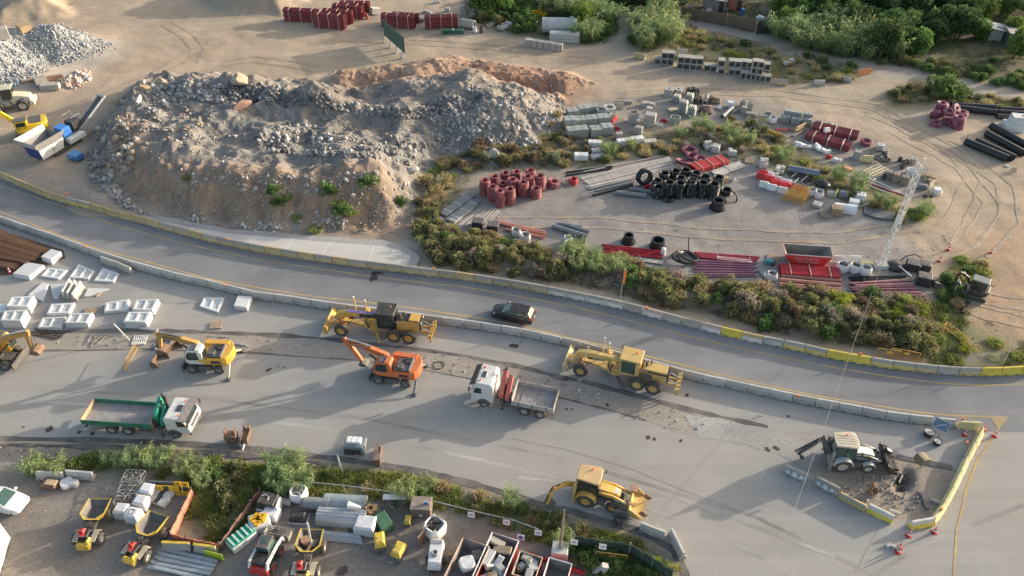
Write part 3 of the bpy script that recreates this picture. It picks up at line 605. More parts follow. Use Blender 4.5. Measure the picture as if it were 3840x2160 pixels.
def grader(label,F,Rr,new):
 Y=M_CYEL if new else M_CYEL2
 r=thing('motor_grader',label,'grader',group='motor graders')
 pose(r,F,Rr,6.0,0,1.05)
 f=MB(); arm(f,[(6.6,1.15),(6.35,1.75),(5.6,2.05),(4.4,2.1),(3.0,2.08),(2.0,1.75),(1.2,1.2)],[.7,.75,.55,.45,.45,.6,.55],[.5,.5,.45,.42,.42,.5,.5])
 f.box((6.0,0,.75),(.35,1.75,.28)).box((.2,0,.95),(3.0,.8,.3))
 f.build('frame',Y,r,bevel=.02)
 if new:
  s=MB().box((4.0,.0,2.345),(3.2,.30,.04)).build('stripe',M_PURP,r); MB().box((3.2,0,2.09),(2.2,.46,.42)).build('frame_cover',M_BLK,r,bevel=.03)
 b=MB(); b.loft([[(7.42,y,.25),(7.30,y,.55),(7.42,y,.85),(7.58,y,1.2),(7.66,y,1.18),(7.50,y,.85),(7.40,y,.55),(7.50,y,.25)] for y in(-1.35,1.35)]); b.box((7.40,0,.27),(.1,2.72,.1),1); b.box((7.5,1.362,.72),(.4,.02,.95)).box((7.5,-1.362,.72),(.4,.02,.95))
 b.build('front_blade',[Y if new else mat('worn cream yellow',(.62,.5,.27),.7,dust=.3),M_STEEL],r)
 l=MB()
 for y in(-.35,.35): l.tube([(7.4,y,.7),(6.5,y,1.0)],.07).tube([(7.45,y,1.05),(6.5,y,1.35)],.05,mi=1)
 l.box((7.0,0,.85),(.7,.9,.15)); l.build('blade_lift',[Y,M_CHROME],r)
 for y in(-1.05,1.05): wheel(r,6.0,y,.68,.42,Y)
 for x in(-.74,.74):
  for y in(-1.05,1.05): wheel(r,x,y,.70,.46,Y)
 for y in(-.78,.78): MB().box((0,y,.72),(1.9,.14,.36),ch=.05).build('tandem_case',Y,r)
 q=MB().lathe([(.55,.88),(.85,.88),(.85,1.02),(.55,1.02)],20,0,Matrix.Translation((2.9,0,0)),True); q.box((2.75,0,1.12),(.9,1.1,.25),ch=.05)
 arm(q,[(6.1,1.0),(4.6,.98),(3.4,.98)],[.2,.22,.25],[.25,.5,1.3]); q.build('drawbar_circle',Y,r)
 mm=Matrix.Translation((2.75,0,0))@Matrix.Rotation(R(-62 if new else -58),4,'Z')
 bl=MB(); bl.loft([[(x,.18,.12),(x,0,.30),(x,.05,.55),(x,.2,.75),(x,.25,.73),(x,.10,.54),(x,.06,.30),(x,.23,.12)] for x in(-1.85,1.85)],M=mm); bl.build('moldboard',[Y if new else M_DGREY],r)
 cy=MB()
 for (a,b2) in (((4.9,-.75,1.5),(5.15,-1.15,3.1)),((3.85,-.55,1.6),(3.95,-.95,3.0))) if new else (((4.45,-.8,1.4),(4.42,-1.1,3.25)),((3.95,-.6,1.6),(3.9,-.9,2.95))): MB().tube([a,b2],.065,8).box(Vector(b2)+Vector((0,0,.04)),(.14,.14,.14),1).build('lift_cylinder',[Y,M_WHITE],r)
 for y in(-.6,.6): cy.tube([(3.6,y,2.0),(3.3,y*1.2,1.1)],.08,8,1)
 cy.box((3.7,-.75,1.95),(.3,.5,.35)).box((3.5,.45,1.75),(.35,.35,.4)); hose(cy,(4.2,.3,1.9),(3.2,.6,1.4),-.25,.03,1); hose(cy,(4.6,.25,1.9),(6.0,.5,1.2),-.3,.03,1)
 cy.build('lift_linkage',[Y,M_BLK],r)
 ax=MB().tube([(6.0,-1.0,.68),(6.0,1.0,.68)],.12); ax.tube([(6.05,.75,.7),(6.2,.6,1.7)],.06,mi=1).tube([(5.85,.55,.9),(5.85,.85,1.6)],.05,mi=1).build('front_axle',[Y,M_RED],r)
 if not new: MB().tube([(5.9,.85,1.3),(5.55,.5,3.35)],.045).build('marker_rod',M_WHITE,r)
 cm=M_BLK if new else Y
 c=MB()
 x0,x1=(.75,2.35) if new else (.8,2.45)
 for x in(x0,x1):
  for y in(-.72,.72): c.box((x,y,2.15),(.11,.11,1.75))
 c.box(((x0+x1)/2,0,1.27),(x1-x0+.1,1.55,.16)).box((x0,0,1.75),(.09,1.4,.9)).box(((x0+x1)/2,-.73,1.55),(x1-x0,.06,.5))
 c.build('cab',cm,r)
 MB().box(((x0+x1)/2,0,3.07),(x1-x0+.28,1.78,.14),ch=.04).build('cab_roof',cm,r)
 gl=MB().box(((x0+x1)/2,.70,2.22),(x1-x0-.12,.04,1.55)).box(((x0+x1)/2,-.70,2.3),(x1-x0-.12,.04,1.3)).box((x1,0,2.25),(.04,1.3,1.5)).box((x0,0,2.6),(.04,1.3,.7)); gl.build('cab_window',M_GLASS if new else M_GLASSG,r)
 if not new: MB().box((x0+.14,.735,2.1),(.32,.05,1.6)).build('cab_panel',Y,r)
 MB().box((1.45,0,1.9),(.5,.5,.9),ch=.08).build('seat',M_BLK,r)
 h=MB(); h.box((-.62,0,1.68),(2.3,1.2,1.15),top=(2.2,1.1),ch=.06); h.build('engine_hood',Y,r)
 if new: MB().box((-.55,.0,2.285),(2.26,1.06,.05)).box((.25,0,2.36),(.55,.95,.16)).build('hood_cover',[M_BLK],r); MB().box((-1.2,0,2.36),(.95,1.05,.1)).box((-1.2,.50,2.36),(.98,.04,.1),1).build('hood_lid',[Y,M_PURP],r)
 else: MB().box((-.62,.575,2.02),(2.28,.04,.2)).box((-.62,-.575,2.02),(2.28,.04,.2)).build('hood_stripe',mat('brown stripe',(.06,.035,.03),.6,dust=.2),r); MB().box((.05,.61,1.5),(1.0,.03,.55)).build('side_panel',M_DGREY,r)
 e=MB().cyl((.2,.1,2.3),(.2,.1,2.75),.13).cyl((-.15,-.25,2.3),(-.15,-.25,2.7),.08).cyl((.2,.1,2.75),(.2,.1,2.85),.16); e.build('exhaust',M_DGREY,r)
 MB().box((-1.82,0,1.7),(.14,1.15,1.1)).build('radiator_grille',M_BLK,r)
 for y in(-.45,.45): MB().box((-1.9,y,2.15),(.06,.2,.14)).build('tail_lamp',M_WHITE if new else M_RED,r)
 text_mesh('lettering','CAT',.34,M_WHITE,r,facing((.32,.612 if new else .605,2.06),(0,1,.04)),.006)
 if new: text_mesh('number','11',.34,M_WHITE,r,facing((-.1,.64,1.55),(0,1,.04)),.006)
 else: text_mesh('number','07',.26,M_RED,r,facing((.2,.635,1.72),(0,1,.04)),.006)
 rp=MB().box((-2.75,0,.95),(.22,2.3,.26)).box((-2.3,.35,.95),(.9,.14,.3)).box((-2.3,-.35,.95),(.9,.14,.3))
 for y in(-1.0,-.5,0,.5,1.0): rp.prism([(-3.0,1.3),(-2.86,1.3),(-2.86,.6),(-2.7,.32),(-2.85,.38),(-3.0,.6)],y-.06,y+.06)
 for y in(-.45,.45): rp.tube([(-1.95,y,1.55),(-2.75,y,1.15)],.06,mi=1)
 rp.build('ripper',[Y,M_GREY],r)
 MB().box((.95,.95,.62),(.4,.1,.06)).box((.95,.95,.9),(.4,.1,.06)).tube([(.77,.95,.6),(.77,.85,1.3)],.02).tube([(1.13,.95,.6),(1.13,.85,1.3)],.02).build('step',M_BLK,r)
 MB().cyl((1.2,-.3,3.14),(1.2,-.3,3.28),.07).build('beacon',M_ORGP,r)
 m=MB()
 for y in(-1,1): m.tube([(2.4,y*.75,2.6),(2.7,y*1.05,2.75)],.02).box((2.72,y*1.08,2.75),(.06,.2,.3))
 m.build('mirror',M_BLK,r); return r
grader('yellow motor grader with black cab and violet stripe, parked above the orange excavator',(860,843),(1012,860),True)
grader('older all-yellow motor grader with big flat roofed yellow cab beside the white truck',(1460.5,944.5),(1619,983.5),False)
def truck(label,F,Rr,xf,bed,cab,cabh,bedcol,floorcol,crane,cx,yn,flat):
 r=thing('crane_truck',label,'truck',group='crane trucks'); pose(r,F,Rr,xf,0,yn)
 sd=1 if yn>0 else -1
 MB().box(((cab[1]+bed[0])/2,0,.78),(cab[1]-bed[0]-.4,.85,.22)).box((2.2,.85*sd,.72),(.9,.4,.45),ch=.05).box((bed[0]+.1,0,.6),(.12,2.2,.14)).build('chassis',M_DGREY,r)
 for x in(-.72,.72):
  for y in(-1.02,1.02): wheel(r,x,y,.5,.42,mat('dusty rim',(.42,.40,.37),.7,dust=.3))
 for y in(-1.05,1.05): wheel(r,xf,y,.5,.3,mat('dusty rim',(.42,.40,.37),.7,dust=.3))
 L=bed[1]-bed[0]; xc=(bed[0]+bed[1])/2
 b=MB().box((xc,0,1.12),(L,2.44,.1)); b.build('bed_floor',floorcol,r)
 s=MB()
 for y in(-1.22,1.22): s.box((xc,y,1.38),(L,.06,.52))
 for k in range(3):
  x=bed[0]+L*(k+.5)/3
  for y in(-1.255,1.255): s.box((x,y,1.38),(.09,.05,.56),1)
 s.build('side_wall',bedcol,r)
 MB().box((bed[0]+.02,0,1.38),(.06,2.38,.52)).build('tailgate',[bedcol[2]],r)
 MB().box((bed[1]-.02,0,1.55),(.06,2.38,.85)).build('headboard',[bedcol[2]],r)
 x0,x1=cab; hw=1.2; zb=.75
 if flat: prof=[(x0,zb),(x1-.02,zb),(x1+.04,1.0),(x1,1.75),(x1-.16,cabh-.35),(x1-.45,cabh),(x0+.2,cabh+.02),(x0,cabh-.25)]
 else: prof=[(x0,zb),(x1,zb),(x1+.05,1.05),(x1-.05,1.6),(x1-.35,cabh-.18),(x1-.6,cabh),(x0+.12,cabh),(x0,cabh-.12)]
 c=MB().prism(prof,-hw,hw); c.build('cab',M_WHITE,r,bevel=.07)
 fr=prof[3],prof[4]; ang=math.atan2(fr[1][0]-fr[0][0],fr[1][1]-fr[0][1])
 cxm,czm=(fr[0][0]+fr[1][0])/2,(fr[0][1]+fr[1][1])/2; ln=math.hypot(fr[1][0]-fr[0][0],fr[1][1]-fr[0][1])
 MB().box((0,0,0),(.03,2.1,ln*.9),M=Matrix.Translation((cxm+.012,0,czm))@Matrix.Rotation(ang,4,'Y')).build('windscreen',M_GLASS,r)
 zw=1.95 if not flat else 2.1
 for y in(-1,1):
  MB().prism([(x1-.95,zw-.35),(x1-.18,zw-.35),(x1-.42,zw+.3),(x1-.95,zw+.3)],y*1.196,y*1.215).build('side_window',M_GLASS,r)
  MB().prism([(xf+.62*math.cos(a),.5+.66*math.sin(a)) for a in [math.pi*k/8 for k in range(9)]],y*1.19,y*1.225).build('wheel_arch',M_DGREY,r)
  MB().box((x1+.03,y*.85,1.0),(.06,.4,.16)).build('headlight',mat('headlamp glass',(.7,.7,.68),.15,dust=.05),r)
  mm=MB().box((x1+.12,y*1.38,2.05 if not flat else 2.3),(.1,.2,.42)); mm.tube([(x1-.1,y*1.2,2.3),(x1+.1,y*1.36,2.25)],.02); mm.build('mirror',M_BLK,r)
 MB().box((x1-.02,0,.72),(.16,2.36,.36),ch=.05).build('bumper',M_WHITE if flat else M_DGREY,r)
 MB().box((x1+.03,0,1.25),(.03,1.5,.35)).build('grille',M_DGREY,r)
 MB().box(((x0+x1)/2+.05,0,cabh+.035),(.5 if not flat else .42,.7,.05),ch=.02).build('roof_hatch',mat('tinted hatch',(.05,.05,.06),.3,dust=.1),r)
 if not flat:
  v=MB().prism([(x1-.62,cabh-.1),(x1-.2,cabh-.42),(x1-.12,cabh-.36),(x1-.55,cabh+.05)],-1.15,1.15); v.build('sun_visor',mat('smoked visor',(.035,.04,.06),.2,dust=.1),r)
 else:
  MB().prism([(x1-.45,cabh-.05),(x1+.12,cabh-.4),(x1+.15,cabh-.34),(x1-.4,cabh+.04)],-1.2,1.2).build('sun_visor',M_BLK,r)
 for y in(-.8,.8): MB().cyl((x1-.75,y,cabh),(x1-.75,y,cabh+.16),.07).build('beacon',M_RED if flat else M_ORGP,r)
 k=MB(); k.box((cx,0,1.05),(.5,2.0,.35),1).cyl((cx,0,1.2),(cx,0,2.1),.24,n=12,mi=1)
 if flat:
  k.hexa([(cx-.05,.95,1.35),(cx-.05,-.95,2.75),(cx+.33,-.95,2.75),(cx+.33,.95,1.35),(cx-.05,.95,1.85),(cx-.05,-.85,3.25),(cx+.33,-.85,3.25),(cx+.33,.95,1.85)])
  k.hexa([(cx-.62,1.0,1.2),(cx-.62,-.6,2.55),(cx-.24,-.6,2.55),(cx-.24,1.0,1.2),(cx-.62,1.0,1.65),(cx-.62,-.5,3.05),(cx-.24,-.5,3.05),(cx-.24,1.0,1.65)])
  k.tube([(cx-.1,.6,1.2),(cx-.2,-.4,2.6)],.07,mi=1).box((cx+.1,-.9,3.28),(.3,.3,.12),1)
 else:
  k.hexa([(cx-.55,-.9,1.2),(cx-.55,.8,1.2),(cx-.15,.8,1.2),(cx-.15,-.9,1.2),(cx-.5,-.75,2.3),(cx-.5,.8,3.0),(cx-.2,.8,3.0),(cx-.2,-.75,2.3)])
  k.hexa([(cx+.0,-.95,1.25),(cx+.0,.3,1.25),(cx+.3,.3,1.25),(cx+.3,-.95,1.25),(cx+.05,-.85,1.9),(cx+.05,.3,2.6),(cx+.28,.3,2.6),(cx+.28,-.85,1.9)])
  k.tube([(cx+.25,.5,1.4),(cx+.1,.6,3.6)],.12,mi=1).tube([(cx+.45,.2,1.4),(cx+.4,.45,3.5)],.09,mi=1).tube([(cx-.1,-.4,1.3),(cx+.05,.3,3.1)],.08,mi=1); k.box((cx-.45,-.75,1.5),(.7,.6,.9),1,top=(.3,.5))
 k.build('loader_crane',[crane,M_BLK],r,bevel=.03)
 o=MB()
 for y in(-1.15,1.15): o.box((cx,y,1.0),(.22,.2,.5)).cyl((cx,y,.28),(cx,y,.8),.06).cyl((cx,y,.22),(cx,y,.28),.16)
 o.build('outrigger',M_DGREY,r)
 if flat:
  ld=MB()
  for xx in(bed[1]-.35,bed[1]-.75): ld.tube([(xx,.95,1.2),(xx,-.75,1.22)],.03,5)
  for i in range(6): ld.tube([(bed[1]-.35,.8-.28*i,1.21),(bed[1]-.75,.8-.28*i,1.21)],.02,5)
  lo=ld.build('ladder',M_GREY,None); lo.location=r.location; lo.rotation_euler=r.rotation_euler; tag(lo,'metal ladder lying in the bed of the white truck','ladder')
 return r
M_BEDF=mat('scuffed bed plate',(.27,.255,.25),.7,dust=.4,sc=1.2,var=.25,dustcol=(.42,.40,.38))
gw=mat('weathered bed side',(.40,.38,.35),.7,dust=.3,sc=1.5)
gg=mat('green bed side',(.02,.20,.115),.55,dust=.18,sc=1.5); tw=mat('bare plank',(.46,.32,.18),.8,dust=.25,sc=1.5)
truck('white high cab truck with red folded crane and grey flat bed',(1218,1024.6),(1338,1048.5),4.35,(-1.9,1.85),(3.5,5.5),3.0,[gw,M_DGREY,gw],M_BEDF,mat('salmon crane paint',(.56,.12,.09),.5,dust=.2,sc=2),2.72,1.15,True)
truck('white truck with green loader crane and long green sided bed',(445,1102),(306,1092.2),4.9,(-3.1,3.15),(4.35,6.35),2.55,[gg,M_DGREY,tw],mat('worn plywood bed floor',(.25,.235,.23),.75,dust=.45,sc=1.0,var=.3,dustcol=(.40,.36,.34)),mat('crane green',(.015,.30,.19),.45,dust=.12,sc=2),3.75,-1.15,False)
def bucket(mb,x,z_,w,s=1,rot=0,y=0,mi=0,teeth=5,M=None):
 T=Matrix.Translation((x,y,z_))@Matrix.Rotation(rot,4,'Y')@Matrix.Scale(s,4)
 if M is not None: T=M@T
 prof=[(0,0),(-.12,-.35),(.02,-.72),(.38,-.86),(.85,-.78)]; inn=[(.06,-.02),(-.04,-.35),(.09,-.66),(.40,-.79),(.83,-.73)]
 n=len(prof); vs=[];
 for yy in(-w/2,w/2): vs+=[(a,yy,b) for a,b in prof]+[(a,yy,b) for a,b in inn]
 fs=[(i,i+1,2*n+i+1,2*n+i) for i in range(n-1)]+[(n+i,n+i+1,3*n+i+1,3*n+i) for i in range(n-1)]+[(0,n,3*n,2*n),(n-1,2*n-1,4*n-1,3*n-1)]
 mb.add(vs,fs,mi,T)
 for yy in(-w/2,w/2): mb.prism(prof+[(.45,-.15)],yy-.02,yy+.02,mi,T)
 for k in range(teeth):
  yy=-w/2+w*(k+.5)/teeth; mb.hexa([(.8,yy-.05,-.81),(1.08,yy-.03,-.78),(1.08,yy+.03,-.78),(.8,yy+.05,-.81),(.8,yy-.05,-.72),(1.08,yy-.03,-.76),(1.08,yy+.03,-.76),(.8,yy+.05,-.72)],mi,T)
 return mb
def excavator(label,F,Rr,body,cabm,roofm,elbow,tip,word,wordm,bk,boomm,rearm,yb=-.1):
 r=thing('wheeled_excavator',label,'excavator',group='wheeled excavators'); pose(r,F,Rr,1.28,-1.28,1.15)
 MB().box((0,0,.62),(3.3,1.05,.36)).box((0,1.0,.62),(1.3,.45,.42),ch=.04).box((0,-1.0,.62),(1.3,.45,.42),ch=.04).cyl((0,0,.8),(0,0,1.12),.6,n=16).box((1.28,0,.5),(.3,2.0,.25)).box((-1.28,0,.5),(.3,2.0,.25)).build('undercarriage',M_DGREY,r)
 for x in(-1.28,1.28):
  for y in(-1.0,1.0): wheel(r,x,y,.5,.48,M_GREY)
 # rear stabilisers and front blade
 o=MB()
 for s in(-1,1): o.hexa([(-2.15,s*.35,1.35),(-2.35,s*.35,1.35),(-2.4,s*1.75,.25),(-2.2,s*1.75,.25),(-2.15,s*.3,1.62),(-2.35,s*.3,1.62),(-2.4,s*1.92,.3),(-2.2,s*1.92,.3)]).box((-2.3,s*1.85,.07),(.42,.36,.12),1).cyl((-2.3,s*1.85,.1),(-2.3,s*1.85,.4),.07,mi=1)
 o.box((-2.1,0,1.2),(.35,1.0,.6)); o.build('stabiliser',[rearm,M_DGREY],r)
 MB().box((2.1,0,.55),(.16,2.5,.65),top=(.1,2.5)).box((1.75,.5,.6),(.7,.14,.2)).box((1.75,-.5,.6),(.7,.14,.2)).build('dozer_blade',M_DGREY,r)
 b=MB(); b.loft([[(-2.05,-1.15,1.18),(-2.05,1.15,1.18),(-2.05,1.2,2.0),(-2.05,-1.2,2.0)],[(.35,-1.15,1.18),(.35,1.15,1.18),(.35,1.2,1.75),(.35,-1.2,2.0)]]); b.box((-.85,-.9,2.09),(2.3,.55,.16),ch=.03).box((-1.2,1.16,1.65),(1.5,.1,.75),ch=.03)
 b.build('house',body,r,bevel=.04)
 cw=[(-1.75,-1.24),(-2.2,-1.1),(-2.5,-.6),(-2.58,0),(-2.5,.6),(-2.2,1.1),(-1.75,1.24)]; MB().prism(cw,1.15,2.12,ax='z').build('counterweight',body,r,bevel=.05)
 d=MB().box((-1.05,.25,2.06),(1.35,1.55,.14),ch=.03).box((-1.4,-.2,2.18),(.5,.7,.14),1).box((-.8,.55,2.18),(.6,.6,.16)).cyl((-1.0,-.15,2.1),(-1.0,-.15,2.45),.07,mi=1).box((-1.75,.2,2.17),(.16,1.6,.12),2); d.build('engine_deck',[M_DGREY,M_BLK,M_GREY],r)
 c=MB().prism([(-.05,1.16),(1.35,1.16),(1.62,1.5),(1.5,2.35),(1.15,2.82),(.05,2.86),(-.15,2.5)],.14,1.17); c.build('cab',cabm,r,bevel=.05)
 MB().prism([(.25,1.72),(1.40,1.72),(1.36,2.3),(1.12,2.66),(.32,2.68)],1.165,1.19).build('cab_window',M_GLASS,r)
 MB().hexa([(1.64,.22,1.55),(1.64,1.1,1.55),(1.53,1.1,2.33),(1.53,.22,2.33),(1.67,.22,1.55),(1.67,1.1,1.55),(1.56,1.1,2.33),(1.56,.22,2.33)]).box((-.16,.65,2.3),(.05,.8,.5)).build('windscreen',M_GLASS,r)
 MB().box((.72,.65,2.86),(.62,.85,.03)).build('roof_window',M_DGREY,r)
 MB().box((.2,.65,2.9),(.5,.95,.06),ch=.02).build('roof_panel',roofm,r)
 bm=MB(); ex,ez=elbow; mx,mz=.9,2.9
 arm(bm,[(.35,1.55),(mx-.2,2.55),((mx+ex)/2,(2.75+ez)/2+.1),(ex,ez)],[.45,.62,.5,.36],.38,0,yb); bm.build('boom',boomm,r,bevel=.02)
 cyl=MB().tube([(.7,yb+.3,1.35),((mx+ex)/2-.4,yb+.28,2.7)],.09,8).tube([(.7,yb-.3,1.35),((mx+ex)/2-.4,yb-.28,2.7)],.09,8).tube([((mx+ex)/2-.6,yb,3.45),(ex+.15,yb,ez+.38)],.085,8,1); hose(cyl,((mx+ex)/2-.3,yb+.1,3.4),(ex,yb+.1,ez+.25),.12,.03); cyl.build('boom_cylinder',[M_BLK,M_CHROME],r)
 st=MB(); tx,tz=tip; arm(st,[(ex+.25,ez+.42),(ex+.02,ez-.05),((ex+tx)/2,(ez+tz)/2),(tx,tz)],[.25,.45,.36,.24],.3,0,yb); st.build('stick',boomm,r,bevel=.02)
 s2=MB().tube([(ex+.2,yb,ez-.2),(tx+.25,yb,tz+.35)],.08,8).tube([(tx+.25,yb,tz+.35),(tx+.25,yb,tz-.25)],.06,6); s2.build('bucket_cylinder',M_DGREY,r)
 bkt=MB(); bucket(bkt,tx+bk[0],tz+bk[1],1.0,bk[3],bk[2],yb); bkt.build('bucket',M_RUST if bk[4] else M_DGREY,r)
 P1=Vector(((mx+ex)/2,(2.75+ez)/2+.1)); P2=Vector((ex,ez)); pm=P1.lerp(P2,.38); d2=(P1-P2).normalized()
 text_mesh('lettering',word,.30,wordm[0],r,facing((pm.x,yb+.196,pm.y),(0,1,0),(-d2.y,0,d2.x) if d2.x<0 else (d2.y*-1,0,d2.x)),.006)
 if wordm[1]:
  MB().hexa([(pm.x-.75,yb+.190,pm.y-.17-.75*(d2.y/d2.x)),(pm.x+.75,yb+.190,pm.y-.17+.75*(d2.y/d2.x)),(pm.x+.75,yb+.1945,pm.y-.17+.75*(d2.y/d2.x)),(pm.x-.75,yb+.1945,pm.y-.17-.75*(d2.y/d2.x)),(pm.x-.75,yb+.190,pm.y+.17-.75*(d2.y/d2.x)),(pm.x+.75,yb+.190,pm.y+.17+.75*(d2.y/d2.x)),(pm.x+.75,yb+.1945,pm.y+.17+.75*(d2.y/d2.x)),(pm.x-.75,yb+.1945,pm.y+.17-.75*(d2.y/d2.x))]).build('plate',wordm[1],r)
 MB().prism([(-1.75,1.4),(-.75,1.4),(-.85,1.75),(-1.6,1.78)],1.212,1.225).build('side_vent',M_BLK,r)
 m=MB().tube([(-1.9,-1.15,2.1),(-1.9,-1.15,2.5),(.2,-1.15,2.5),(.2,-1.15,2.1)],.025,5); m.build('handrail',M_BLK,r)
 return r
excavator('orange wheeled excavator with orange boom folded down, between grader and trucks',(953,966),(1020,976),M_ORG,M_ORG,M_ORG,(4.25,3.65),(3.05,1.3),'DOOSAN',(M_WHITE,mat('dark red plate',(.2,.015,.012),.5,dust=.1)),(.35,-.2,2.4,.75,False),M_ORG,M_GREY)
excavator('yellow wheeled excavator with white cab and brown boom reaching over buckets',(485,938),(555,941),M_LYEL,M_WHITE,M_WHITE,(3.95,3.55),(4.35,1.75),'LIEBHERR',(M_BLK,None),(.35,-.35,2.7,.95,True),mat('dusty boom yellow',(.48,.27,.06),.6,dust=.3,sc=2),mat('cream stabiliser',(.62,.55,.40),.6,dust=.25))
def at(root,x,y,rz,zz=None):
 root.location=(x,y,(max(float(H(x,y)),0)+.015) if zz is None else zz); root.rotation_euler=(0,0,rz); return root
o=excavator('yellow wheeled excavator cut by the left edge, bucket curled onto the asphalt',(953,966),(1020,976),M_LYEL,M_LYEL,M_LYEL,(4.0,3.75),(3.75,1.55),'LIEBHERR',(M_BLK,None),(.95,.05,2.35,1.0,True),mat('dusty boom yellow',(.5,.3,.06),.6,dust=.3),M_GREY,.1)
at(o,-48.2,52.6,R(-4))
# ---------------- cars ----------------
def car(label,paint,rails=True):
 r=thing('parked_car' if not rails else 'car',label,'car')
 def ring(x,w,z0,z1,ch=.12): return [(x,-w,z0),(x,-w-.03,(z0+z1)/2),(x,-w+ch*.5,z1-ch*.4),(x,-w+ch*1.6,z1),(x,w-ch*1.6,z1),(x,w-ch*.5,z1-ch*.4),(x,w+.03,(z0+z1)/2),(x,w,z0)]
 b=MB(); b.loft([ring(-2.15,.70,.42,.86),ring(-2.05,.80,.25,.98),ring(-1.3,.86,.2,.98),ring(.9,.87,.2,.96),ring(1.5,.84,.2,.86),ring(1.95,.76,.24,.74),ring(2.12,.60,.35,.62)]); b.build('body',paint,r)
 def cab(x,w,z_): return [(x,-w,z_),(x,w,z_)]
 g=MB(); g.loft([[(-1.98,-.74,.95),(-1.98,.74,.95),(-1.98,.74,.96),(-1.98,-.74,.96)],[(-1.62,-.70,.95),(-1.62,.70,.95),(-1.62,.58,1.40),(-1.62,-.58,1.40)],[(.1,-.74,.93),(.1,.74,.93),(.1,.60,1.44),(.1,-.60,1.44)],[(1.05,-.74,.90),(1.05,.74,.90),(1.05,.70,.93),(1.05,-.70,.93)]]); g.build('cabin_glass',M_GLASSG,r,ang=20)
 rf=MB(); rf.loft([[(-1.68,-.60,1.385),(-1.68,.60,1.385),(-1.68,.58,1.43),(-1.68,-.58,1.43)],[(-.8,-.64,1.43),(-.8,.64,1.43),(-.8,.60,1.49),(-.8,-.60,1.49)],[(.22,-.61,1.42),(.22,.61,1.42),(.22,.58,1.455),(.22,-.58,1.455)]])
 for s in(-1,1):
  for a,b2 in(((1.05,.735,.9),(.15,.615,1.44)),((-.35,.755,.93),(-.38,.63,1.45)),((-1.2,.75,.95),(-1.35,.60,1.42)),((-1.95,.73,.95),(-1.62,.585,1.4))): rf.tube([(a[0],a[1]*s,a[2]),(b2[0],b2[1]*s,b2[2])],.045,5)
 rf.build('roof',paint,r)
 for x in(-1.3,1.3):
  for y in(-.76,.76): wheel(r,x,y,.32,.21,M_GREY)
 for s in(-1,1):
  MB().hexa([(1.72,s*.60,.66),(2.08,s*.52,.60),(2.04,s*.66,.58),(1.72,s*.80,.64),(1.72,s*.6,.79),(2.02,s*.52,.69),(1.98,s*.66,.68),(1.70,s*.78,.77)]).build('headlight',mat('headlamp glass',(.7,.7,.68),.15,dust=.05),r)
  MB().box((-2.06,s*.66,.84),(.14,.26,.22)).build('tail_light',M_RED,r)
  MB().box((.75,s*.97,.98),(.18,.2,.13),ch=.03).build('mirror',paint,r)
  MB().box((-.4,s*.855,.95),(2.2,.03,.03)).build('trim_strip',M_CHROME,r)
 MB().box((-2.19,0,.72),(.02,.5,.12)).build('number_plate',M_WHITE,r)
 return r
o=car('black hatchback driving on the road between the two barrier rows',mat('black car paint',(.02,.016,.018),.22,dust=.06,spec=.6)); pose(o,(1254,804.5),(1317,818),1.3,-1.3,.78)
o=car('white car cut by the left edge, nose toward the lower yard',mat('white car paint',(.74,.75,.76),.25,dust=.05),False); at(o,-40.3,36.9,R(-14))
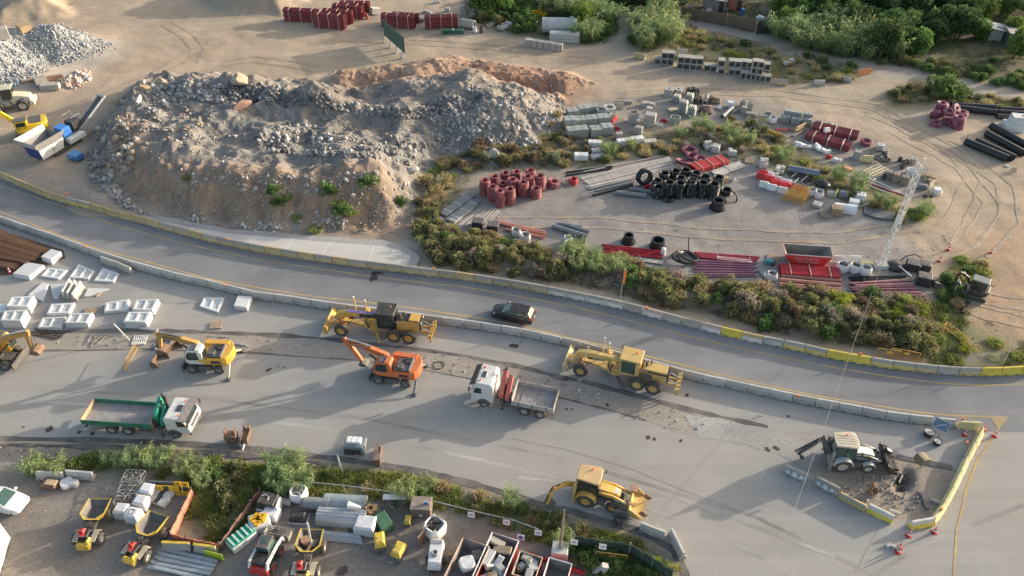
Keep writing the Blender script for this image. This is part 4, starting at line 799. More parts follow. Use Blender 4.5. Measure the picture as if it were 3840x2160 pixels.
# ---------------- backhoes ----------------
def backhoe(label,F,Rr,main,roofm,rim,glass,white):
 r=thing('backhoe_loader',label,'backhoe',group='backhoe loaders'); pose(r,F,Rr,1.03,-1.03,-1.0)
 for y in(-.92,.92): wheel(r,-1.05,y,.70,.46,rim)
 for y in(-.88,.88): wheel(r,1.05,y,.50,.34,rim)
 MB().box((0,0,.75),(3.6,.8,.35)).box((1.05,0,.55),(.3,1.6,.2)).box((.1,.75,.75),(.7,.4,.5)).box((.1,-.75,.75),(.7,.4,.5)).build('chassis',M_DGREY,r)
 h=MB().loft([[(-.15,-.42,.95),(-.15,.42,.95),(-.15,.40,1.75),(-.15,-.40,1.75)],[(1.0,-.42,.9),(1.0,.42,.9),(1.0,.38,1.62),(1.0,-.38,1.62)],[(1.55,-.38,.85),(1.55,.38,.85),(1.5,.32,1.42),(1.5,-.32,1.42)]]); h.build('hood',M_WHITE if white else main,r,bevel=.04)
 MB().box((1.57,0,1.1),(.05,.62,.45)).build('grille',M_BLK,r)
 if not white: MB().box((1.2,0,1.58),(.35,.5,.02)).build('decal',M_WHITE,r)
 for s in(-1,1):
  f=[(-1.05+.86*math.cos(a),.70+.86*math.sin(a)) for a in [math.pi*(.05+.9*k/9) for k in range(10)]]; fi=[(-1.05+.76*math.cos(a),.70+.76*math.sin(a)) for a in [math.pi*(.95-.9*k/9) for k in range(10)]]
  MB().prism(f+fi,s*.66,s*1.16).build('fender',main if not white else mat('grey fender',(.42,.43,.43),.5,dust=.2),r)
 if white:
  f=[(1.05+.62*math.cos(a),.5+.62*math.sin(a)) for a in [math.pi*(.1+.7*k/7) for k in range(8)]]; fi=[(1.05+.56*math.cos(a),.5+.56*math.sin(a)) for a in [math.pi*(.8-.7*k/7) for k in range(8)]]
  for s in(-1,1): MB().prism(f+fi,s*.68,s*1.08).build('fender',mat('grey fender',(.42,.43,.43),.5,dust=.2),r)
 c=MB()
 for x,y,xt in((-1.85,.72,-1.75),(-1.85,-.72,-1.75),(-.12,.70,-.3),(-.12,-.70,-.3),(-1.0,.78,-1.0),(-1.0,-.78,-1.0)): c.tube([(x,y,1.2),(xt,y*.95,2.72)],.045,6)
 c.box((-.95,0,1.2),(1.7,1.4,.1)); c.build('cab_frame',M_BLK,r)
 gl=MB()
 for s in(-1,1): gl.hexa([(-1.8,s*.72,1.25),(-.15,s*.72,1.25),(-.15,s*.735,1.25),(-1.8,s*.735,1.25),(-1.72,s*.69,2.65),(-.3,s*.69,2.65),(-.3,s*.705,2.65),(-1.72,s*.705,2.65)])
 gl.hexa([(-.12,-.66,1.75),(-.10,-.66,1.75),(-.10,.66,1.75),(-.12,.66,1.75),(-.30,-.62,2.65),(-.28,-.62,2.65),(-.28,.62,2.65),(-.30,.62,2.65)]).hexa([(-1.86,-.66,1.5),(-1.84,-.66,1.5),(-1.84,.66,1.5),(-1.86,.66,1.5),(-1.76,-.62,2.65),(-1.74,-.62,2.65),(-1.74,.62,2.65),(-1.76,.62,2.65)])
 gl.build('cab_window',glass,r)
 rp=[(-1.95,-.72),(-.35,-.86),(-.12,-.7),(-.08,0),(-.12,.7),(-.35,.86),(-1.95,.72),(-2.0,0)]
 MB().prism(rp,2.70,2.86,ax='z').build('cab_roof',roofm,r,bevel=.05)
 if white:
  for y in(-.4,-.13,.13,.4): MB().box((-1.05,y,2.875),(1.3,.03,.03)).build('roof_rib',roofm,r)
 MB().cyl((-.9,.45,2.86),(-.9,.45,3.02),.06).build('beacon',M_ORGP,r)
 MB().box((-1.0,.1,1.5),(.5,.5,.5),ch=.06).box((-1.25,.1,1.9),(.12,.48,.7),ch=.03).build('seat',M_BLK,r)
 am=M_DGREY if white else M_CYEL2
 for s in(-1,1):
  a=MB(); arm(a,[(-.1,1.55),(.9,1.5),(1.7,1.15),(2.3,.85 if not white else .65)],[.2,.24,.24,.2],.14,0,s*.56); a.build('loader_arm',M_BLK if white else M_CYEL,r)
  MB().tube([(.0,s*.70,1.2),(1.1,s*.70,1.2)],.055,8,1).tube([(1.1,s*.70,1.2),(2.0,s*.66,1.15)],.03,6).build('loader_cylinder',[M_CHROME,M_BLK],r)
 MB().box((1.95,0,1.0),(.14,1.1,.14)).build('crossbar',am,r)
 bk=MB(); w=1.15
 if white: prof=[(2.35,1.3),(2.42,.65),(2.62,.25),(3.1,.12),(3.55,.14)]
 else: prof=[(2.35,1.25),(2.32,.75),(2.5,.35),(2.95,.22),(3.4,.26)]
 secs=[]
 pp=prof+[(x+.04,z_+.05) for x,z_ in prof[::-1]]
 bk.prism(pp,-w,w)
 for s in(-1,1): bk.prism(prof+[(2.75,1.0)],s*w-.02,s*w+.02)
 for k in range(7):
  y=-w+.1+k*(2*w-.2)/6; bk.box((prof[-1][0]+.1,y,prof[-1][1]+.02),(.24,.08,.05))
 bk.box((2.33,0,1.18),(.12,2.1,.14)); bk.build('front_bucket',M_BLK if white else M_CYEL2,r)
 if white:
  q=MB(); q.hexa([(2.45,.75,1.3),(2.85,.75,1.15),(2.85,-.4,.45),(2.45,-.4,.55),(2.4,.75,1.65),(2.8,.7,1.5),(2.85,-.4,.75),(2.45,-.4,.9)]); q.box((2.75,.3,1.25),(.5,.3,.5),ry=.5); q.box((3.1,-.85,.5),(.9,.08,.25),ry=.2); q.build('folded_forks',M_BLK,r)
 else:
  q=MB(); q.box((2.45,.75,1.36),(.55,.6,.1),ry=.35).box((2.45,-.75,1.36),(.5,.12,.1),ry=.35).box((3.55,.7,.75),(.6,.06,.5),ry=.6).box((3.5,-.95,.75),(.6,.06,.5),ry=.6); q.build('bucket_clam',M_RUST,r)
 st=MB()
 for s in(-1,1): st.box((-2.0,s*.8,1.45),(.22,.22,1.7)).box((-2.02,s*1.0,.75),(.16,.18,1.0)).box((-2.02,s*1.05,.22),(.25,.2,.1))
 st.box((-2.0,0,1.0),(.25,1.7,.6)); st.build('stabiliser',M_GREY if white else M_CYEL2,r)
 bm=thing0=None
 M=Matrix.Translation((-2.15,0,0))@Matrix.Rotation(math.pi if white else math.pi+R(52),4,'Z')
 if white: pts=[(0,.9),(.35,1.9),(.8,2.9)]; sp=[(.75,2.95),(1.3,2.2),(2.3,.75)]; bp=(2.2,.72,1.5,.55)
 else: pts=[(0,1.0),(.9,1.9),(2.2,2.25)]; sp=[(2.1,2.45),(2.5,1.9),(2.75,.75)]; bp=(2.7,.75,2.1,.6)
 a=MB(); arm(a,pts,[.35,.38,.28],.26); a.v=[tuple(M@Vector(p)) for p in a.v]; a.build('boom',M_DGREY if white else M_CYEL,r)
 a=MB(); arm(a,sp,[.25,.32,.2],.22); a.v=[tuple(M@Vector(p)) for p in a.v]; a.build('stick',M_DGREY if white else M_CYEL,r)
 a=MB(); k=[(x,0,z_+.3) for x,z_ in pts]; a.tube([M@Vector(k[0]),M@Vector(k[-1])],.07,8,0); a.tube([M@Vector((sp[0][0]+.2,0,sp[0][1])),M@Vector((sp[2][0]+.3,0,sp[2][1]+.3))],.07,8,0); hose(a,M@Vector(k[0]),M@Vector(k[-1]),.25,.03); a.build('boom_cylinder',[M_BLK],r)
 a=MB(); bucket(a,bp[0],bp[1],.85,bp[3],bp[2],M=M); a.build('digger_bucket',M_DGREY,r)
 m=MB()
 for s in(-1,1): m.tube([(-.25,s*.75,2.2),(.1,s*.95,2.35)],.02,5).box((.12,s*.98,2.3),(.06,.2,.28))
 m.build('mirror',M_BLK,r); return r
backhoe('yellow backhoe loader with tan cab roof on the pale lower yard',(1535.5,1289),(1473,1273),M_CYEL,mat('tan cab roof',(.60,.40,.19),.6,dust=.25),M_CYEL,M_GLASS,False)
WB=backhoe('dusty white backhoe loader with cream ribbed roof working at the dug up corner',(2179.5,1189.5),(2113,1186),M_WHITE,mat('cream cab roof',(.60,.53,.40),.6,dust=.25),M_RIMW,M_GLASSG,True)
# driver of the white backhoe: one skinned body, seated, hands forward on the levers
def person_seated(root,loc,label):
 J=[((0,0,.0),.15),((.02,0,.22),.14),((.03,0,.42),.17),((.04,0,.54),.07),((.06,0,.66),.09),((.07,0,.76),.08)]
 V=[j for j,_ in J];Rd=[q for _,q in J];E=[(0,1),(1,2),(2,3),(3,4),(4,5)]
 for s in(-1,1):
  k=len(V); ch=[((.03,s*.2,.44),.065),((.10,s*.27,.2),.05),((.34,s*.22,.16),.04),((.42,s*.2,.18),.035)]
  V+=[c for c,_ in ch];Rd+=[c for _,c in ch];E+=[(2,k),(k,k+1),(k+1,k+2),(k+2,k+3)]
  for f in range(5):
   m=len(V); V+=[(.46+.01*f,s*(.17+.018*f),.19),(.50,s*(.17+.018*f),.165)];Rd+=[.010,.008];E+=[(k+3,m),(m,m+1)]
  k=len(V); ch=[((.08,s*.11,-.04),.10),((.45,s*.15,.02),.075),((.50,s*.15,-.38),.05),((.60,s*.15,-.42),.045)]
  V+=[c for c,_ in ch];Rd+=[c for _,c in ch];E+=[(0,k),(k,k+1),(k+1,k+2),(k+2,k+3)]
 me=bpy.data.meshes.new('person'); me.from_pydata(V,E,[]); o=bpy.data.objects.new('person',me); COL.objects.link(o)
 sk=o.modifiers.new('s','SKIN');
 if not me.skin_vertices:
  dg=bpy.context.evaluated_depsgraph_get();
 sv=me.skin_vertices[0].data if me.skin_vertices else None
 if sv is None:
  bpy.context.view_layer.objects.active=o; o.select_set(True); bpy.ops.mesh.customdata_skin_add(); o.select_set(False); sv=me.skin_vertices[0].data
 for i,q in enumerate(Rd): sv[i].radius=(q,q);
 sv[0].use_root=True
 o.modifiers.new('u','SUBSURF').levels=1; o.modifiers['u'].render_levels=1
 o.data.materials.append(mat('orange work jacket',(.80,.13,.03),.8,dust=.05))
 o.parent=None; tag(o,label,'person')
 hd=MB().lathe([(.0,.0),(.055,.01),(.085,.07),(.095,.13),(.085,.19),(.05,.235),(0,.245)],12,0,Matrix.Translation((.07,0,.60)));
 h=hd.build('head',mat('skin',(.45,.26,.18),.6,dust=0),o)
 MB().lathe([(.098,.13),(.10,.17),(.08,.225),(.04,.255),(0,.26)],12,0,Matrix.Translation((.06,0,.605))).build('hair',mat('dark hair',(.03,.02,.015),.8,dust=0),o)
 MB().box((.165,0,.70),(.03,.025,.04)).box((.155,.035,.735),(.02,.02,.015),1).box((.155,-.035,.735),(.02,.02,.015),1).build('face',[mat('skin',(.45,.26,.18)),M_BLK],o)
 M=Matrix.Translation(root.location)@Matrix.Rotation(root.rotation_euler.z,4,'Z')@Matrix.Translation(loc); o.matrix_world=M; return o
person_seated(WB,(-.98,-.05,1.78),'driver in an orange jacket seated in the white backhoe cab')
# ---------------- mini excavator ----------------
r=thing('mini_excavator','black mini excavator with red cover and grey roof on the rutted dirt','excavator'); at(r,47.6,62.0,R(146))
for s in(-1,1):
 t_=MB(); n=16
 pr=[(-.95+.28*math.cos(a),.28+.28*math.sin(a)) for a in [math.pi*(.5+k/6) for k in range(7)]]+[(.95+.28*math.cos(a),.28+.28*math.sin(a)) for a in [math.pi*(-.5+k/6) for k in range(7)]]
 t_.prism(pr,s*.55,s*.95); t_.build('track',M_TYRE,r)
MB().box((0,0,.4),(1.6,.9,.25)).cyl((0,0,.5),(0,0,.7),.4).build('undercarriage',M_DGREY,r)
MB().box((1.75,0,.42),(.1,2.0,.45)).box((1.35,.4,.4),(.7,.1,.12)).box((1.35,-.4,.4),(.7,.1,.12)).build('blade',mat('pale worn steel',(.42,.40,.36),.6,dust=.2),r)
MB().prism([(-1.15,-.6),(-.8,-.95),(.55,-.95),(.55,.95),(-.8,.95),(-1.15,.6)],.7,1.25,ax='z').build('house',M_BLK,r,bevel=.06)
MB().box((.15,-.5,1.45),(.8,.75,.4),top=(.55,.55),ch=.06).build('engine_cover',M_RED,r)
c=MB()
for x in(-.75,.65):
 for y in(-.05,.9): c.tube([(x,y,1.2),(x*.92,y,2.35)],.05,6)
c.build('cab_frame',M_BLK,r); MB().box((-.05,.43,1.8),(1.25,.88,.95)).build('cab_window',M_GLASS,r)
MB().box((-.05,.43,2.4),(1.6,1.1,.12),ch=.05).build('cab_roof',mat('grey green roof',(.17,.21,.22),.5,dust=.15),r)
a=MB(); arm(a,[(.7,1.0),(1.1,1.7),(1.9,2.0)],[.25,.28,.2],.2,0,-.2); arm(a,[(1.85,2.05),(2.1,1.5),(2.0,.7)],[.18,.22,.16],.16,0,-.2); a.build('boom',M_BLK,r)
MB().tube([(.8,-.2,1.4),(1.7,-.2,2.2)],.055,8).build('boom_cylinder',M_CHROME,r)
a=MB(); bucket(a,2.05,.75,.6,.6,2.0,-.2); a.build('bucket',M_DGREY,r)
o=MB().box((0,0,.12),(.55,.9,.1)).cyl((-.2,-.3,.2),(.2,.3,.28),.14,n=10).box((.1,.2,.32),(.4,.25,.3)).box((-.05,-.2,.3),(.5,.3,.25),ry=.3).build('excavator_attachment',M_DGREY); at(o,44.2,63.6,.4); o.scale=(1.3,1.4,1.5); tag(o,'heap of dark machine attachments beside the mini excavator blade','attachment')
o=MB().box((0,0,.15),(.3,2.0,.3)).box((0,.8,.35),(.5,.3,.3)).build('breaker_arm',M_BLK); at(o,45.8,59.9,R(-35)); tag(o,'long black hydraulic breaker lying below the mini excavator','attachment')
# ---------------- machines at the gravel heap ----------------
r=thing('crusher','mobile crusher with white hopper, blue end and raised black conveyor','crusher'); at(r,-60.3,88.2,R(66),.02)
h=MB(); h.loft([[(-.1,-.75,.75),(3.2,-.75,.75),(3.2,1.35,.75),(-.1,1.35,.75)],[(-.7,-1.25,2.6),(3.3,-1.25,2.6),(3.3,1.75,2.6),(-.7,1.75,2.6)]],cap=False); h.build('hopper',M_GREY,r)
MB().box((-.42,.25,1.35),(.12,2.3,1.5),ry=-.2).build('end_panel',mat('deep blue panel',(.012,.045,.22),.5,dust=.12),r)
MB().hexa([(-.3,-.95,.6),(3.0,-.95,.6),(3.0,-.85,.6),(-.3,-.85,.6),(-.62,-1.3,2.1),(3.2,-1.3,2.1),(3.2,-1.2,2.1),(-.62,-1.2,2.1)]).build('side_panel',M_WHITE,r,bevel=.03)
MB().cyl((1.7,-1.2,1.5),(1.7,-1.11,1.45),.34,n=18).build('vent',M_GREY,r)
MB().hexa([(-.75,-1.35,2.5),(3.3,-1.35,2.5),(3.3,-1.2,2.5),(-.75,-1.2,2.5),(-.95,-1.7,3.2),(3.5,-1.7,3.2),(3.5,-1.6,3.2),(-.95,-1.6,3.2)]).hexa([(-.75,1.7,2.5),(3.3,1.7,2.5),(3.3,1.85,2.5),(-.75,1.85,2.5),(-.95,2.1,3.2),(3.5,2.1,3.2),(3.5,2.2,3.2),(-.95,2.2,3.2)]).box((-.95,.25,2.85),(.12,3.7,.6)).build('hopper_wing',mat('dull zinc',(.36,.36,.34),.55,.2,dust=.25),r)
MB().box((4.3,.3,1.0),(5.0,1.6,.7)).box((3.0,.3,.5),(6.5,.5,.3)).build('chassis',M_DGREY,r)
for y in(-.8,1.4): MB().box((3.6,y,.4),(4.4,.45,.75),ch=.2).build('track',M_TYRE,r)
MB().box((4.6,.35,1.95),(1.3,1.5,1.3),ch=.1).build('engine_box',mat('crusher blue',(.03,.18,.52),.45,dust=.1),r)
for y in(-.2,.2,.6,1.0): MB().box((4.6,y,2.62),(1.1,.1,.06)).build('cover_rib',mat('crusher blue',(.03,.18,.52)),r)
MB().box((5.1,-1.0,1.15),(2.6,.8,.7),ch=.15).build('tank',M_WHITE,r)
MB().box((6.6,.6,1.9),(1.5,1.4,1.4),ch=.05).build('magnet_box',M_BLK,r)
m=MB()
for y in(-.2,1.4): m.tube([(5.9,y,2.6),(5.9,y,3.3),(7.4,y,3.3),(7.4,y,2.6)],.04,5)
m.build('guard_rail',M_GREY,r)
Mx=Matrix.Translation((6.2,.3,1.0))@Matrix.Rotation(R(-24),4,'Y')
MB().box((3.0,0,0),(6.4,.85,.12),M=Mx).build('conveyor_belt',M_DGREY,r)
MB().box((3.0,.5,.05),(6.4,.08,.3),M=Mx).box((3.0,-.5,.05),(6.4,.08,.3),M=Mx).cyl((6.2,-.6,.1),(6.2,.6,.1),.2,M=Mx).build('conveyor_frame',M_STEEL,r)
m=MB().tube([(8.6,-.2,1.8),(7.2,-.2,.5)],.05).tube([(8.6,.8,1.8),(7.2,.8,.5)],.05); m.build('conveyor_strut',M_GREY,r)
r=thing('tracked_excavator','yellow tracked excavator with dark roof behind the white and blue crusher','excavator'); at(r,-64.5,95.0,R(205),.02)
for s in(-1,1):
 pr=[(-1.6+.42*math.cos(a),.42+.42*math.sin(a)) for a in [math.pi*(.5+k/6) for k in range(7)]]+[(1.6+.42*math.cos(a),.42+.42*math.sin(a)) for a in [math.pi*(-.5+k/6) for k in range(7)]]
 MB().prism(pr,s*.95,s*1.5).build('track',M_TYRE,r)
MB().box((0,0,.6),(2.2,1.9,.4)).cyl((0,0,.7),(0,0,1.05),.7).build('undercarriage',M_DGREY,r)
ky=mat('loader yellow',(.78,.53,.03),.45,dust=.15,sc=1.5)
MB().prism([(-2.2,-1.0),(-1.6,-1.35),(1.3,-1.35),(1.3,1.35),(-1.6,1.35),(-2.2,1.0)],1.05,2.1,ax='z').build('house',ky,r,bevel=.08)
MB().box((-.9,0,2.15),(1.5,2.0,.12)).build('engine_deck',M_DGREY,r)
MB().box((.75,.8,1.95),(1.5,1.05,1.6),ch=.1).build('cab',ky,r); MB().box((.75,1.335,2.1),(1.1,.03,.95)).box((1.51,.8,2.05),(.03,.85,1.1)).build('cab_window',M_GLASS,r); MB().box((.72,.8,2.8),(1.6,1.12,.1)).build('cab_roof',M_DGREY,r)
a=MB(); arm(a,[(1.0,1.6),(2.6,3.6),(5.5,3.2)],[.5,.65,.4],.4,0,-.2); a.build('boom',ky,r); a=MB(); arm(a,[(5.4,3.6),(5.8,2.8),(5.2,.9)],[.3,.45,.25],.3,0,-.2); a.build('stick',ky,r); a=MB(); bucket(a,5.4,.85,1.2,1,2.2,-.2); a.build('bucket',M_DGREY,r)
r=thing('wheel_loader','cream wheel loader at the left edge beside the gravel heap','loader'); at(r,-70.6,102.3,R(198),.02)
cr=mat('cream loader paint',(.62,.57,.42),.55,dust=.2,sc=1.5)
MB().loft([[(-2.9,-.85,1.0),(-2.9,.85,1.0),(-2.7,.75,1.9),(-2.7,-.75,1.9)],[(-.6,-.85,1.0),(-.6,.85,1.0),(-.6,.8,2.3),(-.6,-.8,2.3)]]).build('engine_hood',cr,r,bevel=.08)
MB().box((-2.9,0,1.0),(.5,2.4,.6),ch=.1).build('counterweight',cr,r); MB().box((1.2,0,1.0),(2.4,1.0,.7)).build('front_frame',cr,r)
MB().box((0,0,2.5),(1.4,1.4,1.5)).build('cab_window',M_GLASS,r); MB().box((0,0,3.3),(1.7,1.6,.14),ch=.04).build('cab_roof',cr,r)
MB().cyl((-1.8,.856,1.6),(-1.8,.885,1.6),.2,n=14).build('emblem',M_BLUE,r); MB().box((-1.45,.87,1.5),(.25,.02,.2)).build('emblem',mat('salmon decal',(.7,.25,.15),.6,dust=0),r)
for x in(-1.6,1.6):
 for y in(-1.05,1.05): wheel(r,x,y,.82,.6,cr)
a=MB()
for y in(-.4,.4): arm(a,[(.9,1.9),(2.2,1.4),(3.0,.6)],[.3,.35,.25],.2,0,y)
a.build('lift_arm',cr,r); a=MB(); bucket(a,2.9,1.2,2.7,1.25,.2); a.build('bucket',M_DGREY,r)
o=MB().box((0,0,.45),(1.5,1.1,.5),top=(1.4,1.0),ch=.05).box((.05,0,.75),(1.2,1.15,.12),1,ry=.15).box((0,0,.12),(1.6,.9,.12),2).box((-.3,-.55,.5),(.4,.02,.12),3).build('blue_generator',[M_BLUE,mat('light blue lid',(.10,.30,.58),.5,dust=.15),M_BLK,M_WHITE]); at(o,-55.9,88.5,R(-20)); o.scale=(1.1,1.1,1.1); tag(o,'small blue generator box alone beside the crusher and rubble','generator')
# ---------------- dumpers, skid steer, rollers ----------------
def dumper(label,x,y,rz,load=False):
 r=thing('site_dumper',label,'dumper',group='yellow site dumpers'); at(r,x,y,rz,.02); r.scale=(.94,.92,.94)
 def ring(o,zt,s=0): return [(.15,-.45+s,zt[0]),(.15,.45-s,zt[0]),(.65,1.02-s,zt[1]),(2.25,1.02-s,zt[2]),(2.25,-1.02+s,zt[2]),(.65,-1.02+s,zt[1])]
 top=[(.05,-.50,1.50),(.05,.50,1.50),(.62,1.06,1.52),(2.2,.98,1.35),(2.2,-.98,1.35),(.62,-1.06,1.52)]
 topi=[(.16,-.42,1.49),(.16,.42,1.49),(.68,.92,1.51),(2.2,.86,1.34),(2.2,-.86,1.34),(.68,-.92,1.51)]
 bot=[(.5,-.35,.75),(.5,.35,.75),(.8,.60,.72),(1.7,.62,.75),(1.7,-.62,.75),(.8,-.60,.72)]
 boti=[(.55,-.3,.80),(.55,.3,.80),(.85,.55,.78),(1.68,.57,.8),(1.68,-.57,.8),(.85,-.55,.78)]
 n=6; s=MB(); vs=bot+top+topi+boti; fs=[]
 for k in range(3):
  for i in range(n): fs.append((k*n+i,k*n+(i+1)%n,(k+1)*n+(i+1)%n,(k+1)*n+i))
 s.add(vs,fs[:12],0); s.add(vs,fs[12:]+[tuple(18+i for i in range(6))],1); s.add(vs,[tuple(range(5,-1,-1))],0)
 s.build('skip',[M_DUMPY,mat('skip inner steel',(.12,.115,.115),.6,dust=.45,sc=1,dustcol=(.22,.19,.15))],r,ang=0)
 for x_ in(1.15,-1.05):
  for y_ in(-.98,.98): wheel(r,x_,y_,.50,.38,M_RIMW)
 MB().box((.2,0,.55),(2.6,.5,.3)).box((1.15,0,.5),(.3,1.7,.22)).box((-1.05,0,.5),(.3,1.7,.22)).build('chassis',M_DGREY,r)
 MB().box((-1.85,0,.72),(.4,1.1,.6),top=(.3,.95),ch=.06).box((-1.6,-.42,1.0),(.7,.3,.55),top=(.5,.2),ch=.06).build('rear_cowl',M_DUMPY,r)
 MB().box((-1.1,-.72,1.0),(1.1,.42,.07)).box((-1.1,.72,1.0),(1.1,.42,.07)).box((-.45,-.72,.82),(.3,.42,.07),ry=.9).build('fender',mat('sandy fender',(.40,.36,.28),.6,dust=.3),r)
 MB().box((-.95,.1,.95),(.7,.6,.4),ch=.04).box((-1.15,.25,1.15),(.35,.35,.12),1).build('engine',[M_BLK,M_RED],r)
 MB().box((-.75,.35,1.1),(.5,.4,.3),ch=.1).box((-.3,-.2,1.1),(.3,.35,.2),1).box((-.98,.35,1.35),(.1,.4,.4),ch=.03).build('seat',[M_RED,M_BLK],r)
 rp=MB().tube([(-1.5,-.48,.9),(-1.55,-.46,1.55),(-1.55,.46,1.55),(-1.5,.5,.9)],.045,6,0); rp.tube([(-.3,-.1,1.1),(-.15,-.1,1.45)],.025,5); rp.lathe([(.15,-.02),(.18,0),(.15,.02),(.12,0)],12,0,Matrix.Translation((-.2,-.1,1.45)),True); rp.build('roll_bar',M_DGREY,r)
 return r
dumper('yellow site dumper with empty dark skip, leftmost of the dumpers',-32.05,34.45,R(90))
dumper('yellow site dumper with sandy empty skip beside the orange mesh fence',-27.65,33.2,R(72))
DU=dumper('yellow site dumper loaded with scrap and poles beside the pipe bundles',-15.1,31.75,R(88))
L=DU.location
def scrap(o,lab,cat,dx,dy,dz,rz=0,ry=0):
 o.location=(L.x+dx,L.y+dy,dz); o.rotation_euler=(0,ry,rz); tag(o,lab,cat)
scrap(MB().cyl((0,0,0),(0,0,.5),.32,.36,n=14).build('clay_pot',mat('terracotta tub',(.42,.24,.13),.8,dust=.2)),'brown tub lying in the loaded yellow dumper skip','tub',-.25,1.1,.85)
scrap(MB().cyl((0,0,0),(0,0,3.0),.075,n=8).build('pole',M_CONCL),'pale pole leaning out of the loaded yellow dumper skip','pole',.15,.95,.8,0,.06)
scrap(MB().cyl((-.5,0,0),(.5,0,0),.14,n=10).build('offcut',mat('tan board tube',(.62,.42,.2),.8)),'tan tube lying in the loaded yellow dumper skip','tube',.1,.8,1.0,1.3)
scrap(MB().box((0,0,0),(.8,.3,.2),ch=.08).build('rolled_sheet',mat('purplish sack',(.2,.17,.2),.8)),'dark rolled sheet in the loaded yellow dumper skip','sheet',.45,1.1,.95,1.2)
q=MB(); qq=random.Random(3)
for k in range(14):
 a=Vector((qq.uniform(-.5,.5),qq.uniform(-.3,.4),0)); an=qq.uniform(0,6); q.tube([a,a+Vector((.5*math.cos(an),.5*math.sin(an),.12))],.03,5)
scrap(q.build('scrap_rods',M_RUST),'tangle of dark scrap rods in the loaded yellow dumper skip','scrap',-.1,.95,.86)
r=thing('skid_steer','skid steer loader with white arms and red tail beside the loaded dumper','loader'); at(r,-18.15,32.05,R(80),.02)
MB().box((-.2,0,.7),(2.2,1.0,.6)).build('chassis',M_BLK,r); MB().box((-1.35,0,.75),(.4,1.35,.75),top=(.3,1.3),ch=.08).build('tailgate',M_RED,r)
MB().box((-.8,0,1.25),(.9,1.0,.4),ch=.05).build('engine_cover',M_BLK,r); MB().box((.25,0,1.5),(1.1,.9,1.0),top=(1.0,.85)).build('cab_window',M_GLASSG,r)
MB().box((.2,0,2.05),(1.15,.95,.1),ch=.04).tube([(-.3,.45,1.1),(-.3,.43,2.0)],.05).tube([(-.3,-.45,1.1),(-.3,-.43,2.0)],.05).tube([(.8,.45,1.1),(.7,.43,2.0)],.05).tube([(.8,-.45,1.1),(.7,-.43,2.0)],.05).build('cab_frame',M_DGREY,r)
MB().box((.3,0,2.11),(.5,.5,.02)).build('roof_window',M_GLASSG,r)
for s in(-1,1):
 a=MB(); arm(a,[(-1.35,1.0),(-1.2,1.45),(.6,1.2),(1.35,.9),(1.5,.4)],[.3,.26,.2,.22,.18],.16,0,s*.68); a.build('lift_arm',M_WHITE,r)
 for x in(-.75,.55): wheel(r,x,s*.72,.42,.32,M_RED)
b=MB().prism([(1.55,.9),(1.6,.25),(2.0,.08),(2.75,.05),(2.75,.11),(2.02,.15),(1.68,.3),(1.6,.9)],-1.0,1.0); b.box((1.9,-.99,.4),(.7,.03,.5)).box((1.9,.99,.4),(.7,.03,.5)); b.build('bucket',mat('worn bucket steel',(.33,.31,.26),.5,dust=.3),r)
o=MB().box((0,0,.1),(.5,.9,.2)).box((.1,.2,.25),(.25,.4,.15)).build('concrete_chunk',M_DGREY); at(o,-18.2+.35,34.25,R(80),.16); tag(o,'dark chunks lying in the skid steer bucket','debris')
def roller(label,x,y,rz,s=1,cat='roller'):
 r=thing('trench_roller',label,cat,group='small yellow compaction machines'); at(r,x,y,rz,.02); r.scale=(s,s,s)
 for xx in(-.42,.42): MB().cyl((xx,-.42,.27),(xx,.42,.27),.27,n=16).build('drum',M_DGREY,r)
 MB().box((0,0,.42),(1.1,.5,.3)).build('chassis',M_BLK,r); MB().box((.05,0,.82),(1.25,.82,.45),top=(1.05,.7),ch=.08).build('hood',M_DUMPY,r)
 h=MB().tube([(-.25,.3,1.0),(-.4,.2,1.2),(-.4,-.2,1.2),(-.25,-.3,1.0)],.03,5); hose(h,(.1,.1,1.08),(-.5,.45,.7),.1,.025); h.build('handle',M_GREY,r)
roller('yellow trench roller beside the green tarpaulin box',-9.95,33.15,R(102)); roller('yellow trench roller alone on the dirt, right of the other',-8.45,32.35,R(70)); roller('tiny yellow plate compactor near the brown crate',-8.05,35.1,R(85),.62)
r=thing('air_compressor','white towable compressor with a coiled hose on its lid','compressor'); at(r,-5.65,31.85,R(87),.02)
MB().loft([[(-1.0,-.5,.45),(-1.0,.5,.45),(-.9,.45,.9),(-.9,-.45,.9)],[(-.75,-.52,.42),(-.75,.52,.42),(-.7,.45,1.12),(-.7,-.45,1.12)],[(.75,-.55,.42),(.75,.55,.42),(.72,.48,1.15),(.72,-.48,1.15)],[(1.15,-.55,.5),(1.15,.55,.5),(1.12,.48,1.22),(1.12,-.48,1.22)]]).build('hood',M_WHITE,r,bevel=.03)
MB().box((.92,0,1.2),(.25,.85,.03)).build('louvre',M_GREY,r); MB().box((0,0,.35),(2.1,.7,.15)).tube([(-1.0,0,.35),(-1.5,0,.35)],.05).build('chassis',M_BLK,r)
for y in(-.62,.62): wheel(r,-.1,y,.33,.2,M_GREY)
h=bpy.data.objects.new('x',None); h=None
hm=MB()
for k in range(4): hm.lathe([(.26-.02*k,.02),(.30-.02*k,.05),(.26-.02*k,.08),(.22-.02*k,.05)],14,0,Matrix.Translation((0,0,1.12+.05*k)),True)
ho=hm.build('hose_coil',M_GREY); ho.location=(-5.65,31.8,.02); tag(ho,'coil of grey hose lying on the white compressor lid','hose')
r=thing('shipping_box','big white ribbed container box cut by the left edge','container'); at(r,-39.0,31.6,R(-78),.02)
MB().box((2.0,0,1.35),(8.0,2.4,2.6)).build('shell',M_WHITE,r); m=MB()
for k in range(14): m.box((-1.8+.57*k,0,2.665),(.12,2.3,.04))
m.build('roof_ribs',M_WHITE,r)
